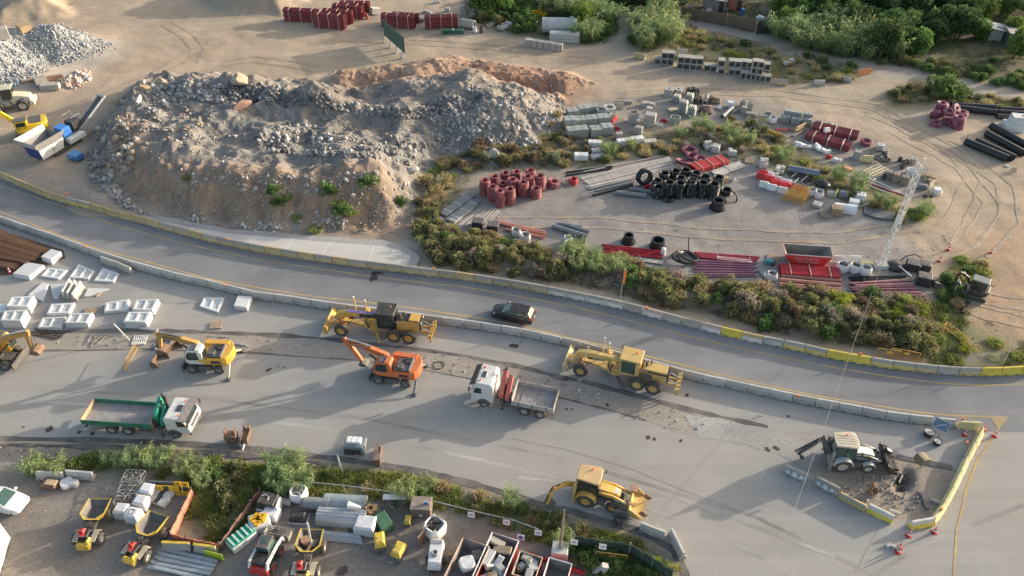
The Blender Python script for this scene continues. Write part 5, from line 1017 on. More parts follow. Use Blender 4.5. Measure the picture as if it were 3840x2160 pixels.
# ================= rubble =================
def attr_mat(name,rough=.9,var=.2,sc=3,sub=0):
 m=bpy.data.materials.new(name); m.use_nodes=True; l=m.node_tree; n=l.nodes; b=n['Principled BSDF']
 at_=n.new('ShaderNodeVertexColor'); at_.layer_name='Col'; ge=n.new('ShaderNodeNewGeometry'); nz=n.new('ShaderNodeTexNoise'); nz.inputs['Scale'].default_value=sc; nz.inputs['Detail'].default_value=5; lk(l,ge.outputs['Position'],nz.inputs['Vector'])
 mr=n.new('ShaderNodeMapRange'); mr.inputs[1].default_value=.3; mr.inputs[2].default_value=.7; mr.inputs[3].default_value=1-var; mr.inputs[4].default_value=1+var; lk(l,nz.outputs['Fac'],mr.inputs[0])
 hs=n.new('ShaderNodeHueSaturation'); lk(l,at_.outputs[0],hs.inputs['Color']); lk(l,mr.outputs[0],hs.inputs['Value']); lk(l,hs.outputs[0],b.inputs['Base Color'])
 b.inputs['Roughness'].default_value=rough; b.inputs['Specular IOR Level'].default_value=.2
 return m
import bmesh
def ico(sub,seed,rough=.22,flat=.75):
 bm=bmesh.new(); bmesh.ops.create_icosphere(bm,subdivisions=sub,radius=1)
 rs=np.random.RandomState(seed); P0=np.array([v.co[:] for v in bm.verts]); F=np.array([[v.index for v in f.verts] for f in bm.faces]); bm.free()
 # angular stones: clip the ball with random planes
 for _ in range(9):
  nrm=rs.randn(3); nrm/=np.linalg.norm(nrm); d=rs.uniform(.45,.8); s=P0@nrm; P0=P0-np.outer(np.maximum(s-d,0),nrm)
 P0*=np.array([1,rs.uniform(.65,1),rs.uniform(.5,.85)])*(1+.05*rs.randn(len(P0),1)); return P0,F
ROCKS=[ico(2 if k<6 else 1,k) for k in range(3,14)]
def inpoly(x,y,poly):
 return sdist(x,y,poly)>0
def scatter(poly,n,rs):
 p=np.array(poly); lo,hi=p.min(0),p.max(0); X=[];Y=[]; c=0
 while c<n:
  x=rs.uniform(lo[0],hi[0],n*2); y=rs.uniform(lo[1],hi[1],n*2); k=inpoly(x,y,poly); X.append(x[k]);Y.append(y[k]); c+=k.sum()
  if c==0: break
 return np.concatenate(X)[:n],np.concatenate(Y)[:n]
M_ROCK=attr_mat('broken stone',.92,.22,4)
def np_mesh(name,co,faces,col,m,smooth=False):
 me=bpy.data.meshes.new(name); k=faces.shape[1]; me.vertices.add(len(co)); me.vertices.foreach_set('co',co.astype(np.float32).ravel())
 me.loops.add(faces.size); me.loops.foreach_set('vertex_index',faces.astype(np.int32).ravel()); me.polygons.add(len(faces)); me.polygons.foreach_set('loop_start',np.arange(0,faces.size,k,dtype=np.int32))
 me.update(calc_edges=True)
 a=me.color_attributes.new('Col','FLOAT_COLOR','POINT'); a.data.foreach_set('color',np.concatenate([col,np.ones((len(col),1))],1).astype(np.float32).ravel())
 me.materials.append(m); return me
def rubble(name,label,zones,seed,cat='rubble',world=False):
 rs=np.random.RandomState(seed); CO=[];FA=[];CC=[]; b=0
 for poly,n,s0,s1,cols,cv in zones:
  x,y=scatter(poly,n,rs)
  if world: X,Y,Z=x,y,H(x,y)
  else: X,Y,Z=PV(x,y)
  sz=s0*(s1/s0)**(rs.rand(n)**2.2)
  for k in range(n):
   P0,F=ROCKS[rs.randint(len(ROCKS))]; q=rs.randn(4); q/=np.linalg.norm(q); a,b_,c_,d_=q
   Rm=np.array([[1-2*(c_*c_+d_*d_),2*(b_*c_-a*d_),2*(b_*d_+a*c_)],[2*(b_*c_+a*d_),1-2*(b_*b_+d_*d_),2*(c_*d_-a*b_)],[2*(b_*d_-a*c_),2*(c_*d_+a*b_),1-2*(b_*b_+c_*c_)]])
   CO.append((P0*sz[k])@Rm.T+[X[k],Y[k],Z[k]+sz[k]*rs.uniform(.0,.45)]); FA.append(F+b); b+=len(P0)
   c=np.array(cols[rs.randint(len(cols))])*rs.uniform(1-cv,1+cv); CC.append(np.repeat(c[None],len(P0),0))
 o=bpy.data.objects.new(name,np_mesh(name,np.concatenate(CO),np.concatenate(FA),np.concatenate(CC),M_ROCK)); COL.objects.link(o)
 return tag(o,label,cat,kind='stuff')
GR=[(.33,.32,.31),(.27,.265,.26),(.38,.36,.34),(.30,.28,.25)]; DK=[(.15,.15,.15),(.20,.195,.19),(.11,.115,.12),(.26,.25,.24)]; PL=[(.45,.43,.40),(.38,.36,.34),(.52,.50,.47),(.30,.29,.28)]; BR=[(.33,.25,.18),(.38,.30,.22),(.28,.24,.2),(.35,.33,.3)]
rubble('rubble','loose grey and tan rubble stones covering the big mound',[
 ([(345,215),(470,205),(560,212),(570,262),(470,258),(400,290),(360,265)],800,.12,.6,PL+GR,.2),
 ([(560,212),(640,212),(760,235),(830,245),(835,275),(720,268),(640,258),(560,262)],1100,.13,.56,DK,.25),
 ([(820,262),(900,265),(1040,278),(1100,250),(1190,222),(1250,235),(1210,262),(1120,292),(1030,302),(900,292),(830,280)],900,.11,.52,GR+DK,.2),
 ([(1180,268),(1260,240),(1400,235),(1432,275),(1400,320),(1350,380),(1200,400),(1090,370),(1080,300)],1700,.08,.5,GR+PL,.25),
 ([(640,320),(760,310),(830,330),(900,360),(1000,350),(1080,370),(1060,420),(900,400),(760,400),(640,370)],800,.1,.55,GR+PL+DK,.25),
 ([(300,270),(420,260),(560,300),(600,350),(480,370),(340,330)],420,.08,.5,GR+BR,.25),
 ([(222,400),(240,330),(300,300),(345,350),(330,420),(290,470),(330,525),(290,505),(235,470)],520,.1,.75,GR+BR,.25),
 (P_MOUND,7500,.045,.26,GR+PL+BR,.25),(P_RED,1200,.04,.3,BR+GR,.2),
 ([(440,440),(700,450),(1000,430),(1040,480),(900,500),(600,490)],330,.09,.55,GR+PL,.2),
 ([(235,445),(300,470),(345,525),(400,545),(380,552),(290,510)],330,.1,.5,PL+GR,.2),
 ([(478,545),(520,550),(548,578),(500,575)],90,.1,.35,PL,.15),([(590,560),(700,565),(720,592),(640,588)],130,.1,.4,PL,.15),([(780,530),(870,540),(880,580),(800,585)],110,.1,.45,PL+BR,.15)],1)
rubble('gravel_heap','heap of coarse pale grey crushed stone at the left edge',[(P_GRAV,4500,.08,.36,[(.36,.375,.38),(.31,.325,.33),(.41,.42,.42),(.27,.285,.29)],.12),([(-20,98),(60,78),(100,64),(160,62),(220,84),(285,112),(200,122),(60,114)],1100,.08,.34,[(.36,.375,.38),(.31,.325,.33),(.41,.42,.42)],.1),([(180,90),(290,108),(300,130),(210,160)],300,.06,.2,[(.38,.39,.4)],.1)],2,'gravel')
rubble('stones','scattered small stones and litter over the dirt and pipe yard',[([(1100,540),(1500,430),(1900,400),(2300,560),(2330,740),(2000,730),(1500,650)],650,.03,.11,PL+GR,.3),([(0,60),(900,40),(1500,130),(2200,220),(2350,400),(1600,240),(600,200),(200,250)],450,.03,.12,GR+BR,.3),
 ([(60,845),(600,845),(1100,885),(1500,970),(1900,1075),(1700,1085),(1300,975),(900,905),(400,878),(60,880)],700,.03,.16,GR+BR,.3),([(1400,960),(1520,985),(1520,1020),(1420,995)],180,.04,.2,PL,.2),([(0,1120),(640,1145),(1000,1190),(1280,1262),(1550,1345),(1690,1390),(1640,1400),(1300,1275),(900,1190),(500,1150),(0,1150)],500,.03,.15,GR+BR+DK,.3),
 ([(2090,1230),(2200,1180),(2290,1190),(2330,1270),(2240,1305)],420,.03,.22,BR+GR,.25),([(0,1210),(440,1230),(620,1340),(1300,1340),(1500,1449),(0,1449)],320,.02,.07,PL+GR,.3),([(2340,740),(2400,690),(2576,800),(2576,900),(2360,900)],150,.03,.12,BR,.2)],3,'stones')
def boulder(x,y,s,col,label,sx=(1,1,1),seed=0,rz=0,tilt=0,group='big single blocks on the mound'):
 P0,F=ico(2,seed); p=P(x,y); m=mat('boulder %.2f %.2f'%(col[0],col[2]),col,.95,dust=.2,sc=2,bump=.4)
 o=MB().add([(a*s*sx[0],b*s*sx[1],c*s*sx[2]) for a,b,c in P0],[tuple(f) for f in F]).build('boulder',m,None,(p.x,p.y,p.z+s*sx[2]*.35),ang=18); o.rotation_euler=(tilt,tilt*.6,rz); tag(o,label,'boulder',group)
for k,(x,y,s,c,l,sx,tl) in enumerate([(410,212,1.1,(.42,.34,.24),'tan square block on the upper left crest of the mound',(1,.8,.8),.2),(372,226,1.1,(.45,.32,.19),'ochre block leaning on the upper left crest of the mound',(1.1,.7,.6),.4),(352,262,1.6,(.47,.45,.43),'pale upright slab on the left shoulder of the mound',(.5,.4,1),.3),(432,203,1.3,(.45,.41,.34),'long pale slab topping the upper left crest',(1.2,.5,.4),.1),(602,214,1.5,(.40,.34,.26),'large tan boulder behind the dark rubble crest',(1,.9,.8),.1),(1040,432,1.0,(.42,.38,.35),'rounded boulder capped with pinkish rubble on the right slope',(1.2,.9,.7),.1),(1241,395,1.3,(.45,.44,.40),'big pale angular boulder beside the yellow grass',(.9,.8,1),.3),(265,360,.9,(.34,.33,.31),'grey boulder on the left slope of the mound',(1,.9,.8),.2),(282,372,.9,(.36,.34,.32),'grey flat boulder right of the left slope boulder',(1,.9,.7),.4),(1000,400,.9,(.42,.40,.36),'pale block lying on the right of the mound',(1.3,.6,.4),.2),(610,272,1.3,(.36,.20,.15),'reddish clay lump among the dark rubble',(1.2,.8,.6),.1)]): boulder(x,y,s,c,l,sx,k+20,k*.7,tl)
# ================= plants =================
def leafmat(name):
 m=attr_mat(name,.75,.18,.8); l=m.node_tree; n=l.nodes; b=n['Principled BSDF']; oi=n.new('ShaderNodeObjectInfo')
 hs=[q for q in n if q.type=='HUE_SAT'][0]; mr=n.new('ShaderNodeMapRange'); mr.inputs[3].default_value=.478; mr.inputs[4].default_value=.522; lk(l,oi.outputs['Random'],mr.inputs[0]); lk(l,mr.outputs[0],hs.inputs['Hue'])
 out=n['Material Output']; tr=n.new('ShaderNodeBsdfTranslucent'); lk(l,hs.outputs[0],tr.inputs['Color']); mx=n.new('ShaderNodeMixShader'); mx.inputs[0].default_value=.28; lk(l,b.outputs[0],mx.inputs[1]); lk(l,tr.outputs[0],mx.inputs[2]); lk(l,mx.outputs[0],out.inputs[0]); return m
M_LEAF=leafmat('leaves'); M_BARK=mat('bark',(.12,.095,.07),.95,dust=.2,sc=6,var=.3); M_STALK=mat('cane stalk',(.28,.27,.13),.8,dust=.1)
class LB:
 def __init__(s): s.co=[];s.c=[]
 def leaf(s,p,d,l,w,col,rs,droop=.3):
  d=d/np.maximum(np.linalg.norm(d,axis=1,keepdims=True),1e-6); r=rs.randn(*d.shape); sd=np.cross(d,r); sd/=np.maximum(np.linalg.norm(sd,axis=1,keepdims=True),1e-6)
  m=p+d*l[:,None]*.5; e=p+d*l[:,None]; e[:,2]-=droop*l
  s.co.append(np.stack([p,m+sd*w[:,None],e,m-sd*w[:,None]],1).reshape(-1,3)); s.c.append(np.repeat(col,4,0))
 def mesh(s,name):
  co=np.concatenate(s.co); c=np.clip(np.concatenate(s.c),.005,1); return np_mesh(name,co,np.arange(len(co)).reshape(-1,4),c,M_LEAF)
def shrub_proto(seed,base,tip,n=1500,blobs=16,hgt=1.0,flat=.8,l=.17,w=.055,up=.4):
 rs=np.random.RandomState(seed); L=LB()
 for b in range(blobs):
  a=rs.uniform(0,6.28); r=rs.uniform(0,.8)**.7; c=np.array([r*math.cos(a),r*math.sin(a),hgt*rs.uniform(.3,.95)*(1-.35*r)]); br=rs.uniform(.22,.42)
  k=n//blobs; d=rs.randn(k,3); d/=np.linalg.norm(d,axis=1,keepdims=True); p=c+d*br*rs.uniform(.35,1,(k,1))*[1,1,flat]; p[:,2]=np.maximum(p[:,2],.02)
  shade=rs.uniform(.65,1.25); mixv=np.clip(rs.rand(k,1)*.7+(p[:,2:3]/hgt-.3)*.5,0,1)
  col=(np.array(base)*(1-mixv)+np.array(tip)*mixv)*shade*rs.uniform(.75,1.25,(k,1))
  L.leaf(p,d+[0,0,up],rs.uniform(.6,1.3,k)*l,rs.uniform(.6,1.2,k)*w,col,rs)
 me=L.mesh('foliage'); st=MB()
 for k in range(7):
  a=rs.uniform(0,6.28); r=rs.uniform(.3,.75); st.tube([(0,0,-.05),(r*.5*math.cos(a),r*.5*math.sin(a),hgt*.35),(r*math.cos(a),r*math.sin(a),hgt*rs.uniform(.6,.9))],[.035,.025,.01],5)
 return me,st.mesh('stems',M_BARK)
def cane_proto(seed,base=(.13,.20,.07),tip=(.42,.50,.22),stalks=26,hgt=2.2,spread=.7):
 rs=np.random.RandomState(seed); L=LB(); st=MB()
 for s in range(stalks):
  a=rs.uniform(0,6.28); r=spread*rs.rand()**.6; lean=rs.uniform(.1,.45); h=hgt*rs.uniform(.6,1.05); p0=np.array([r*math.cos(a),r*math.sin(a),0]); dr=np.array([math.cos(a)*lean+.12,math.sin(a)*lean-.05,1])
  st.tube([p0,p0+dr*h*.5,p0+dr*h*[1.15,1.15,.95]],[.016,.012,.006],4)
  k=34; t_=rs.uniform(.2,1,k); p=p0+dr*h*t_[:,None]; an=rs.uniform(0,6.28,k); d=np.stack([np.cos(an),np.sin(an),rs.uniform(.3,.9,k)],1)
  mixv=np.clip(t_[:,None]*.75+rs.rand(k,1)*.35-.15,0,1); col=(np.array(base)*(1-mixv)+np.array(tip)*mixv)*rs.uniform(.8,1.2,(k,1))
  L.leaf(p,d,rs.uniform(.35,.75,k),rs.uniform(.022,.04,k),col,rs,.65)
 return L.mesh('foliage'),st.mesh('stems',M_STALK)
def straw_proto(seed,base=(.24,.21,.09),tip=(.56,.47,.26),n=420,hgt=.9,spread=.6):
 rs=np.random.RandomState(seed); L=LB(); r=spread*rs.rand(n)**.6; a=rs.uniform(0,6.28,n); p=np.stack([r*np.cos(a),r*np.sin(a),np.zeros(n)],1); lean=rs.uniform(.05,.6,n)
 d=np.stack([np.cos(a)*lean+.1*rs.randn(n),np.sin(a)*lean+.1*rs.randn(n),np.ones(n)],1); mixv=rs.rand(n,1); h=hgt*rs.uniform(.45,1.1,n)
 col=(np.array(base)*(1-mixv)+np.array(tip)*mixv)*rs.uniform(.8,1.2,(n,1)); L.leaf(p,d,h,rs.uniform(.018,.035,n),col,rs,.25)
 k=n//2; i=rs.choice(n,k); e=p[i]+d[i]/np.linalg.norm(d[i],axis=1,keepdims=True)*h[i][:,None]*.8; L.leaf(e,d[i]+.3*rs.randn(k,3),np.full(k,.16),np.full(k,.03),np.repeat(np.array([tip]),k,0)*rs.uniform(.8,1.2,(k,1)),rs)
 return L.mesh('foliage'),None
def tree_proto(seed,base,tip,n=4200,Rr=2.4,hgt=4.5,l=.34,w=.11):
 rs=np.random.RandomState(seed); L=LB(); st=MB(); st.tube([(0,0,-.1),(.05,0,hgt*.3),(0,.1,hgt*.6)],[.2,.15,.06],8)
 nb=20
 for b in range(nb):
  u=rs.randn(3); u/=np.linalg.norm(u); rr=Rr*rs.uniform(.35,.85); c=np.array([u[0]*rr,u[1]*rr,hgt*.62+u[2]*hgt*.33]); br=Rr*rs.uniform(.24,.42)
  if b<9: st.tube([(0,0,hgt*.3),(c[0]*.5,c[1]*.5,(hgt*.35+c[2])/2),tuple(c)],[.09,.06,.02],5)
  k=n//nb; d=rs.randn(k,3); d/=np.linalg.norm(d,axis=1,keepdims=True); p=c+d*br*rs.uniform(.45,1,(k,1)); p[:,2]=np.maximum(p[:,2],.1)
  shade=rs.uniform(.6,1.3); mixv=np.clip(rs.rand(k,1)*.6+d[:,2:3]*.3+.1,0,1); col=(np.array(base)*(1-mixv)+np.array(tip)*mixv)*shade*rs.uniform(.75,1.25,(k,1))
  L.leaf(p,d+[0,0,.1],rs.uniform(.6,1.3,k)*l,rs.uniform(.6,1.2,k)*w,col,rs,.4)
 return L.mesh('crown'),st.mesh('trunk',M_BARK)
PR={}
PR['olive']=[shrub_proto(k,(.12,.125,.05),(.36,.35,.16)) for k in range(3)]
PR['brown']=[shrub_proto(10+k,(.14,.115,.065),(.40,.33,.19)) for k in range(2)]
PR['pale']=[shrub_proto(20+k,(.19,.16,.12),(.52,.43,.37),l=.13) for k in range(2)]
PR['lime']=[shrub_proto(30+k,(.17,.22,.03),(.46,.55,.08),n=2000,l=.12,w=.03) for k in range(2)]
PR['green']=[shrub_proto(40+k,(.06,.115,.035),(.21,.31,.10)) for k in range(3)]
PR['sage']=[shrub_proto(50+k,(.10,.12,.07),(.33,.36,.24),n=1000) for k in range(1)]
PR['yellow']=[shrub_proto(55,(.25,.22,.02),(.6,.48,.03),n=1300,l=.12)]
PR['cane']=[cane_proto(60+k) for k in range(3)]
PR['straw']=[straw_proto(70+k) for k in range(3)]
PR['grass']=[straw_proto(80+k,(.14,.19,.045),(.38,.42,.13),380,.55,.7) for k in range(2)]
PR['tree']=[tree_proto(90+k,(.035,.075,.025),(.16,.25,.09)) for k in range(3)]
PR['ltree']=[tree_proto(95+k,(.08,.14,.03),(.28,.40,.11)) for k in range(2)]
KIND={'olive':('shrub','shrub'),'brown':('shrub','shrub'),'pale':('shrub','shrub'),'lime':('shrub','shrub'),'green':('shrub','shrub'),'sage':('shrub','shrub'),'yellow':('shrub','shrub'),'cane':('cane_clump','reeds'),'straw':('grass_tuft','grass'),'grass':('grass_tuft','grass'),'tree':('tree','tree'),'ltree':('tree','tree')}
def plant(kind,x,y,s,label,group,rs,world=False,zs=1):
 p=Vector((x,y,float(H(x,y)))) if world else P(x,y)
 nm,cat=KIND[kind]; a,b=PR[kind][rs.randint(len(PR[kind]))]
 if b is None:
  r=bpy.data.objects.new(nm,a); COL.objects.link(r); tag(r,label,cat,group)
 else:
  r=thing(nm,label,cat,group=group)
  for me in(a,b): q=bpy.data.objects.new(me.name.split('.')[0],me); COL.objects.link(q); q.parent=r
 r.location=(p.x,p.y,p.z-.03); r.rotation_euler=(0,0,rs.uniform(0,6.28)); r.scale=(s*rs.uniform(.9,1.15),s*rs.uniform(.9,1.15),s*zs*rs.uniform(.85,1.15)); return r
def field(poly,step,mix,where,seed,smin,smax,zs=1,maxn=400):
 rs=np.random.RandomState(seed); wp=GP(poly); a=np.array(wp); lo,hi=a.min(0),a.max(0); pts=[]
 tot=int((hi-lo).prod()/step**2*6)+50; x=rs.uniform(lo[0],hi[0],tot); y=rs.uniform(lo[1],hi[1],tot); k=inpoly(x,y,wp)
 for X,Y in zip(x[k],y[k]):
  if all((X-c)**2+(Y-d)**2>step*step for c,d in pts): pts.append((X,Y))
  if len(pts)>=maxn: break
 ks=list(mix); pr=np.array([mix[q] for q in ks],float); pr/=pr.sum()
 for X,Y in pts:
  kd=ks[rs.choice(len(ks),p=pr)]; plant(kd,X,Y,rs.uniform(smin,smax),LABK[kd]+' '+where,LABK[kd]+' '+where,rs,True,zs)
LABK={'olive':'olive green shrub','brown':'brownish dry shrub','pale':'pale pinkish seeding shrub','lime':'bright lime green bush','green':'dark green leafy shrub','sage':'grey green shrub','yellow':'yellow flowering bush','cane':'light green arching cane clump','straw':'straw coloured dry grass tuft','grass':'green grass tuft','tree':'dark green dense tree','ltree':'light green tree'}
field([(1035,560),(1150,580),(1330,622),(1440,655),(1560,670),(1720,705),(1900,730),(2000,745),(2120,752),(2250,748),(2328,770),(2325,885),(2200,872),(2060,845),(1950,828),(1850,795),(1760,768),(1650,768),(1605,745),(1580,715),(1450,690),(1400,700),(1250,684),(1110,660),(1060,600)],1.12,{'olive':6,'brown':2,'green':1,'pale':.8,'straw':2.2},'in the dense band between road barriers and pipe yard',1,.8,1.35)
field([(1850,730),(2120,752),(2328,770),(2325,880),(2060,845),(1880,790)],2.3,{'pale':4,'brown':2,'olive':1},'at the right end of the roadside band',2,1.1,1.5)
rs4=np.random.RandomState(5)
for x,y,s,l in [(2112,772,1.4,'big bright lime bush in front of the purple pipes, left one'),(2285,790,1.6,'tall bright lime bush at the right end of the band'),(2262,800,1.1,'smaller lime bush tucked left of the tall lime bush'),(2030,765,1.0,'lime bush below the pinkish pipes'),(1880,735,.9,'lime bush under the purple pipe pile')]: plant('lime',x,y,s,l,None,rs4)
field([(1440,640),(1560,655),(1580,690),(1500,700),(1440,690),(1400,660)],1.3,{'cane':1},'in the roadside band left of the flag',3,.6,.95)
field([(1480,650),(1330,625),(1260,640),(1300,670)],2.2,{'cane':1,'straw':1},'in the left part of the roadside band',31,.6,.85)
field([(1060,470),(1110,400),(1210,385),(1330,375),(1430,395),(1425,420),(1300,412),(1190,428),(1130,470),(1095,520),(1085,560),(1035,565)],1.25,{'straw':4,'olive':2,'brown':2,'sage':1,'grass':1},'along the left rim of the pipe yard',4,.7,1.2)
field([(1390,315),(1450,330),(1420,380),(1560,400),(1690,395),(1700,375),(1560,385),(1480,350),(1400,400),(1350,380)],1.5,{'straw':3,'brown':2,'olive':2},'between the mound and the concrete blocks',5,.7,1.1)
field([(1500,385),(1690,360),(1720,330),(1860,300),(1900,320),(1960,355),(1930,385),(1850,385),(1760,375),(1690,395),(1520,412)],1.7,{'cane':4,'straw':2,'olive':2,'pale':1},'in the weedy strip above the red coils and pipes',6,.65,1.0)
field([(1900,370),(1960,360),(2060,420),(2120,455),(2200,490),(2330,530),(2330,555),(2210,540),(2120,490),(2030,440),(1950,410)],1.5,{'grass':4,'cane':2,'straw':3,'olive':1,'lime':.5},'in the weedy strip beside the red white plastic barriers',7,.7,1.0)
field([(1190,0),(1535,0),(1535,60),(1510,108),(1470,110),(1440,98),(1440,40),(1350,40),(1330,90),(1210,55)],1.9,{'green':4,'ltree':.6,'cane':2,'olive':2},'in the green patch behind the pale tank',8,1.0,1.7)
field([(1470,40),(1535,35),(1535,85),(1500,110),(1468,105)],1.7,{'cane':3,'green':2},'right of the pale tank',81,1.2,1.8)
field([(1590,110),(1600,60),(1660,45),(1690,60),(1700,100),(1660,125),(1610,125)],1.5,{'cane':5,'green':1.5},'in the tall clump at the track fork',9,1.2,1.9)
field([(1690,70),(1800,100),(1960,130),(2160,172),(2150,206),(2010,205),(1960,160),(1820,135),(1700,118)],1.9,{'straw':4,'grass':3,'olive':2,'green':1.5},'behind the row of concrete boxes',10,.8,1.2)
field([(1960,95),(1990,80),(2100,90),(2240,100),(2260,140),(2200,158),(2100,142),(1985,118)],2.0,{'cane':5,'green':1},'along the upper right track',11,1.5,2.2)
field([(1550,-20),(1690,-20),(1700,40),(1600,45),(1560,30)],3.0,{'tree':3,'ltree':1},'beside the shack at the top',12,.8,1.15)
field([(1940,40),(1990,-10),(2480,-10),(2470,60),(2420,110),(2300,150),(2210,150),(2230,95),(2080,80),(1960,85)],3.0,{'tree':5,'ltree':1.5},'in the wood at the upper right',13,.8,1.25)
field([(2200,140),(2330,155),(2576,200),(2600,225),(2400,200),(2280,172),(2190,158)],1.8,{'green':4,'olive':3},'on the bank under the upper right wood',14,.9,1.5)
field([(2480,40),(2600,20),(2600,200),(2480,170),(2440,130)],4.2,{'ltree':2,'green':2},'around the plot in the top right corner',15,.7,1.0)
field([(2235,240),(2300,215),(2420,225),(2576,255),(2576,272),(2400,258),(2320,262),(2250,262)],1.7,{'straw':3,'olive':3,'sage':1,'grass':2},'on the island above the purple coils',16,.7,1.1)
plant('green',2372,240,2.9,'large dark round bush on the island above the purple coils',None,rs4,zs=1.1); plant('sage',2425,240,1.5,'pale grey green bush right of the large dark bush',None,rs4)
plant('yellow',1353,45,1.6,'yellow flowering bush left of the pale tank',None,rs4)
field([(2370,720),(2420,650),(2480,665),(2470,700),(2430,720),(2380,830),(2330,900),(2340,830)],1.5,{'grass':4,'green':2,'straw':1},'on the bank left of the mini excavator',17,.7,1.1)
field([(2390,830),(2470,840),(2576,880),(2576,915),(2400,915)],1.7,{'grass':5,'lime':1,'green':2},'behind the wire fence at the right edge',18,.7,1.1)
field([(2230,540),(2340,515),(2345,550),(2260,562)],1.2,{'lime':2,'grass':3},'around the foot of the lattice mast',19,.7,1.0)
field([(70,1158),(260,1150),(280,1180),(100,1182)],1.3,{'grass':3,'green':2,'cane':.6},'at the left end of the lower verge',20,.6,1.0)
field([(265,1150),(400,1150),(520,1170),(530,1235),(505,1240),(480,1200),(380,1188),(280,1180)],.95,{'cane':5,'grass':1},'on the lower verge by the yellow signs',21,.5,.78)
field([(525,1165),(680,1180),(680,1210),(640,1240),(620,1300),(600,1335),(545,1355),(520,1335),(530,1250)],1.2,{'grass':4,'olive':2,'green':2,'cane':.4},'inside the bend of the orange mesh fence',22,.7,1.1)
field([(690,1170),(770,1180),(775,1235),(700,1240)],.9,{'cane':1},'in the tall clump left of the traffic sign',23,.65,.92)
field([(780,1195),(1000,1200),(1290,1268),(1400,1300),(1520,1345),(1480,1390),(1380,1370),(1280,1330),(1180,1285),(960,1245),(790,1225)],1.0,{'grass':6,'straw':3,'olive':1.2,'cane':.8,'green':.8},'on the lower verge above the rail fence',24,.55,.85)
field([(1430,1375),(1560,1400),(1640,1449),(1440,1449)],1.3,{'green':3,'grass':3,'lime':1},'around the green mesh fence',25,.7,1.1)
field([(1640,1405),(1690,1420),(1700,1449),(1650,1449)],1.0,{'lime':1},'at the very end of the lower verge',26,.6,.8)
for k,(x,y,s) in enumerate([(474,450,.8),(690,490,1),(720,500,1),(830,490,1.2),(850,515,1.1),(860,540,1.1),(750,545,1),(700,515,.8),(795,580,1.1),(925,465,1.2),(1065,455,1),(1010,515,.9),(885,540,1)]): plant('green' if k%2 else 'grass',x,y,s,('dark green weed clump' if k%2 else 'fresh green grass clump')+' growing on the front slope of the mound','weeds on the mound slope',rs4)
# low ground cover
def cover():
 rs=np.random.RandomState(9); L=LB()
 for poly,n,base,tip,h in [([(1150,-20),(1545,-20),(1560,60),(1530,105),(1480,112),(1300,85),(1190,55)],5000,(.06,.10,.025),(.20,.24,.08),.5),([(1585,115),(1610,50),(1700,55),(2165,172),(2150,208),(2000,212),(1640,145)],6000,(.10,.11,.03),(.34,.31,.13),.5),
      ([(1540,-20),(2600,-20),(2600,230),(2300,166),(2100,145),(1960,95),(1700,45)],16000,(.05,.075,.02),(.16,.19,.06),.6),([(2235,240),(2310,210),(2420,228),(2576,255),(2576,272),(2400,256),(2250,263)],2500,(.10,.11,.03),(.32,.28,.12),.45),
      ([(1060,470),(1100,400),(1250,380),(1420,335),(1700,335),(1900,312),(2110,432),(2335,545),(2240,555),(1900,415),(1640,392),(1480,425),(1200,432),(1100,555),(1040,575)],7000,(.09,.10,.03),(.33,.29,.12),.4),
      (P_BERM,9000,(.07,.075,.03),(.27,.22,.11),.5),([(2365,720),(2410,650),(2470,655),(2440,790),(2576,850),(2600,925),(2335,925)],4000,(.07,.11,.02),(.25,.28,.07),.35),
      ([(60,1157),(500,1160),(760,1180),(1000,1192),(1290,1266),(1500,1335),(1640,1372),(1690,1460),(1560,1460),(1480,1395),(1280,1333),(1180,1288),(960,1250),(640,1233),(615,1330),(540,1365),(450,1338),(500,1240),(380,1193),(90,1184)],30000,(.13,.17,.04),(.36,.38,.12),.5)]:
  wp=GP(poly); x,y=scatter(wp,n,rs); cl=vnoise(x,y,2.5,77,3); k=cl>.42; x,y=x[k],y[k]; m=len(x); Z=H(x,y); a=rs.uniform(0,6.28,m); mixv=rs.rand(m,1)**.7; cn=(cl[k][:,None]-.3)*1.6
  col=(np.array(base)*(1-mixv)+np.array(tip)*mixv)*np.clip(cn+.5,.5,1.4); d=np.stack([np.cos(a)*.7,np.sin(a)*.7,rs.uniform(.4,1.1,m)],1)
  for q in range(4):
   jx=np.stack([x+rs.randn(m)*.12,y+rs.randn(m)*.12,Z-.02],1); L.leaf(jx,d+rs.randn(m,3)*.5,rs.uniform(.5,1.3,m)*h,rs.uniform(.015,.035,m),col*rs.uniform(.85,1.15,(m,1)),rs,.3)
 o=bpy.data.objects.new('weeds',L.mesh('weeds')); COL.objects.link(o); tag(o,'low weeds and grass covering the verges, banks and plots','weeds',kind='stuff')
cover()
# ================= stored goods: builders =================
def put(o,px,py,rz=0,off=0,dz=0,label=None,cat=None,group=None,tilt=0):
 p=P(px,py); o.location=(p.x,p.y+off,float(H(p.x,p.y+off))+dz+.005); o.rotation_euler=(tilt,0,R(rz)); return tag(o,label,cat,group)
def hd(a,b):
 A=P(*a);B=P(*b); return math.degrees(math.atan2(B.y-A.y,B.x-A.x)),(B-A).length,(A+B)/2
def topz(px,py,zz):
 X,Y=G0(px,py,zz); return X,Y
M_REDP=mat('dusty red corrugated pipe',(.24,.045,.058),.6,dust=.18,sc=2); M_MAR=mat('maroon pipe',(.21,.022,.035),.5,dust=.14,sc=2); M_BRED=mat('bright red pipe',(.42,.02,.035),.45,dust=.1,sc=2)
M_PURPC=mat('purple coil',(.24,.06,.105),.55,dust=.15,sc=2); M_PURPP=mat('purple pipe',(.24,.085,.14),.5,dust=.25,sc=2); M_TERRA=mat('terracotta pipe',(.50,.19,.13),.55,dust=.2,sc=2); M_PINKP=mat('pinkish pipe',(.52,.24,.19),.55,dust=.2,sc=2)
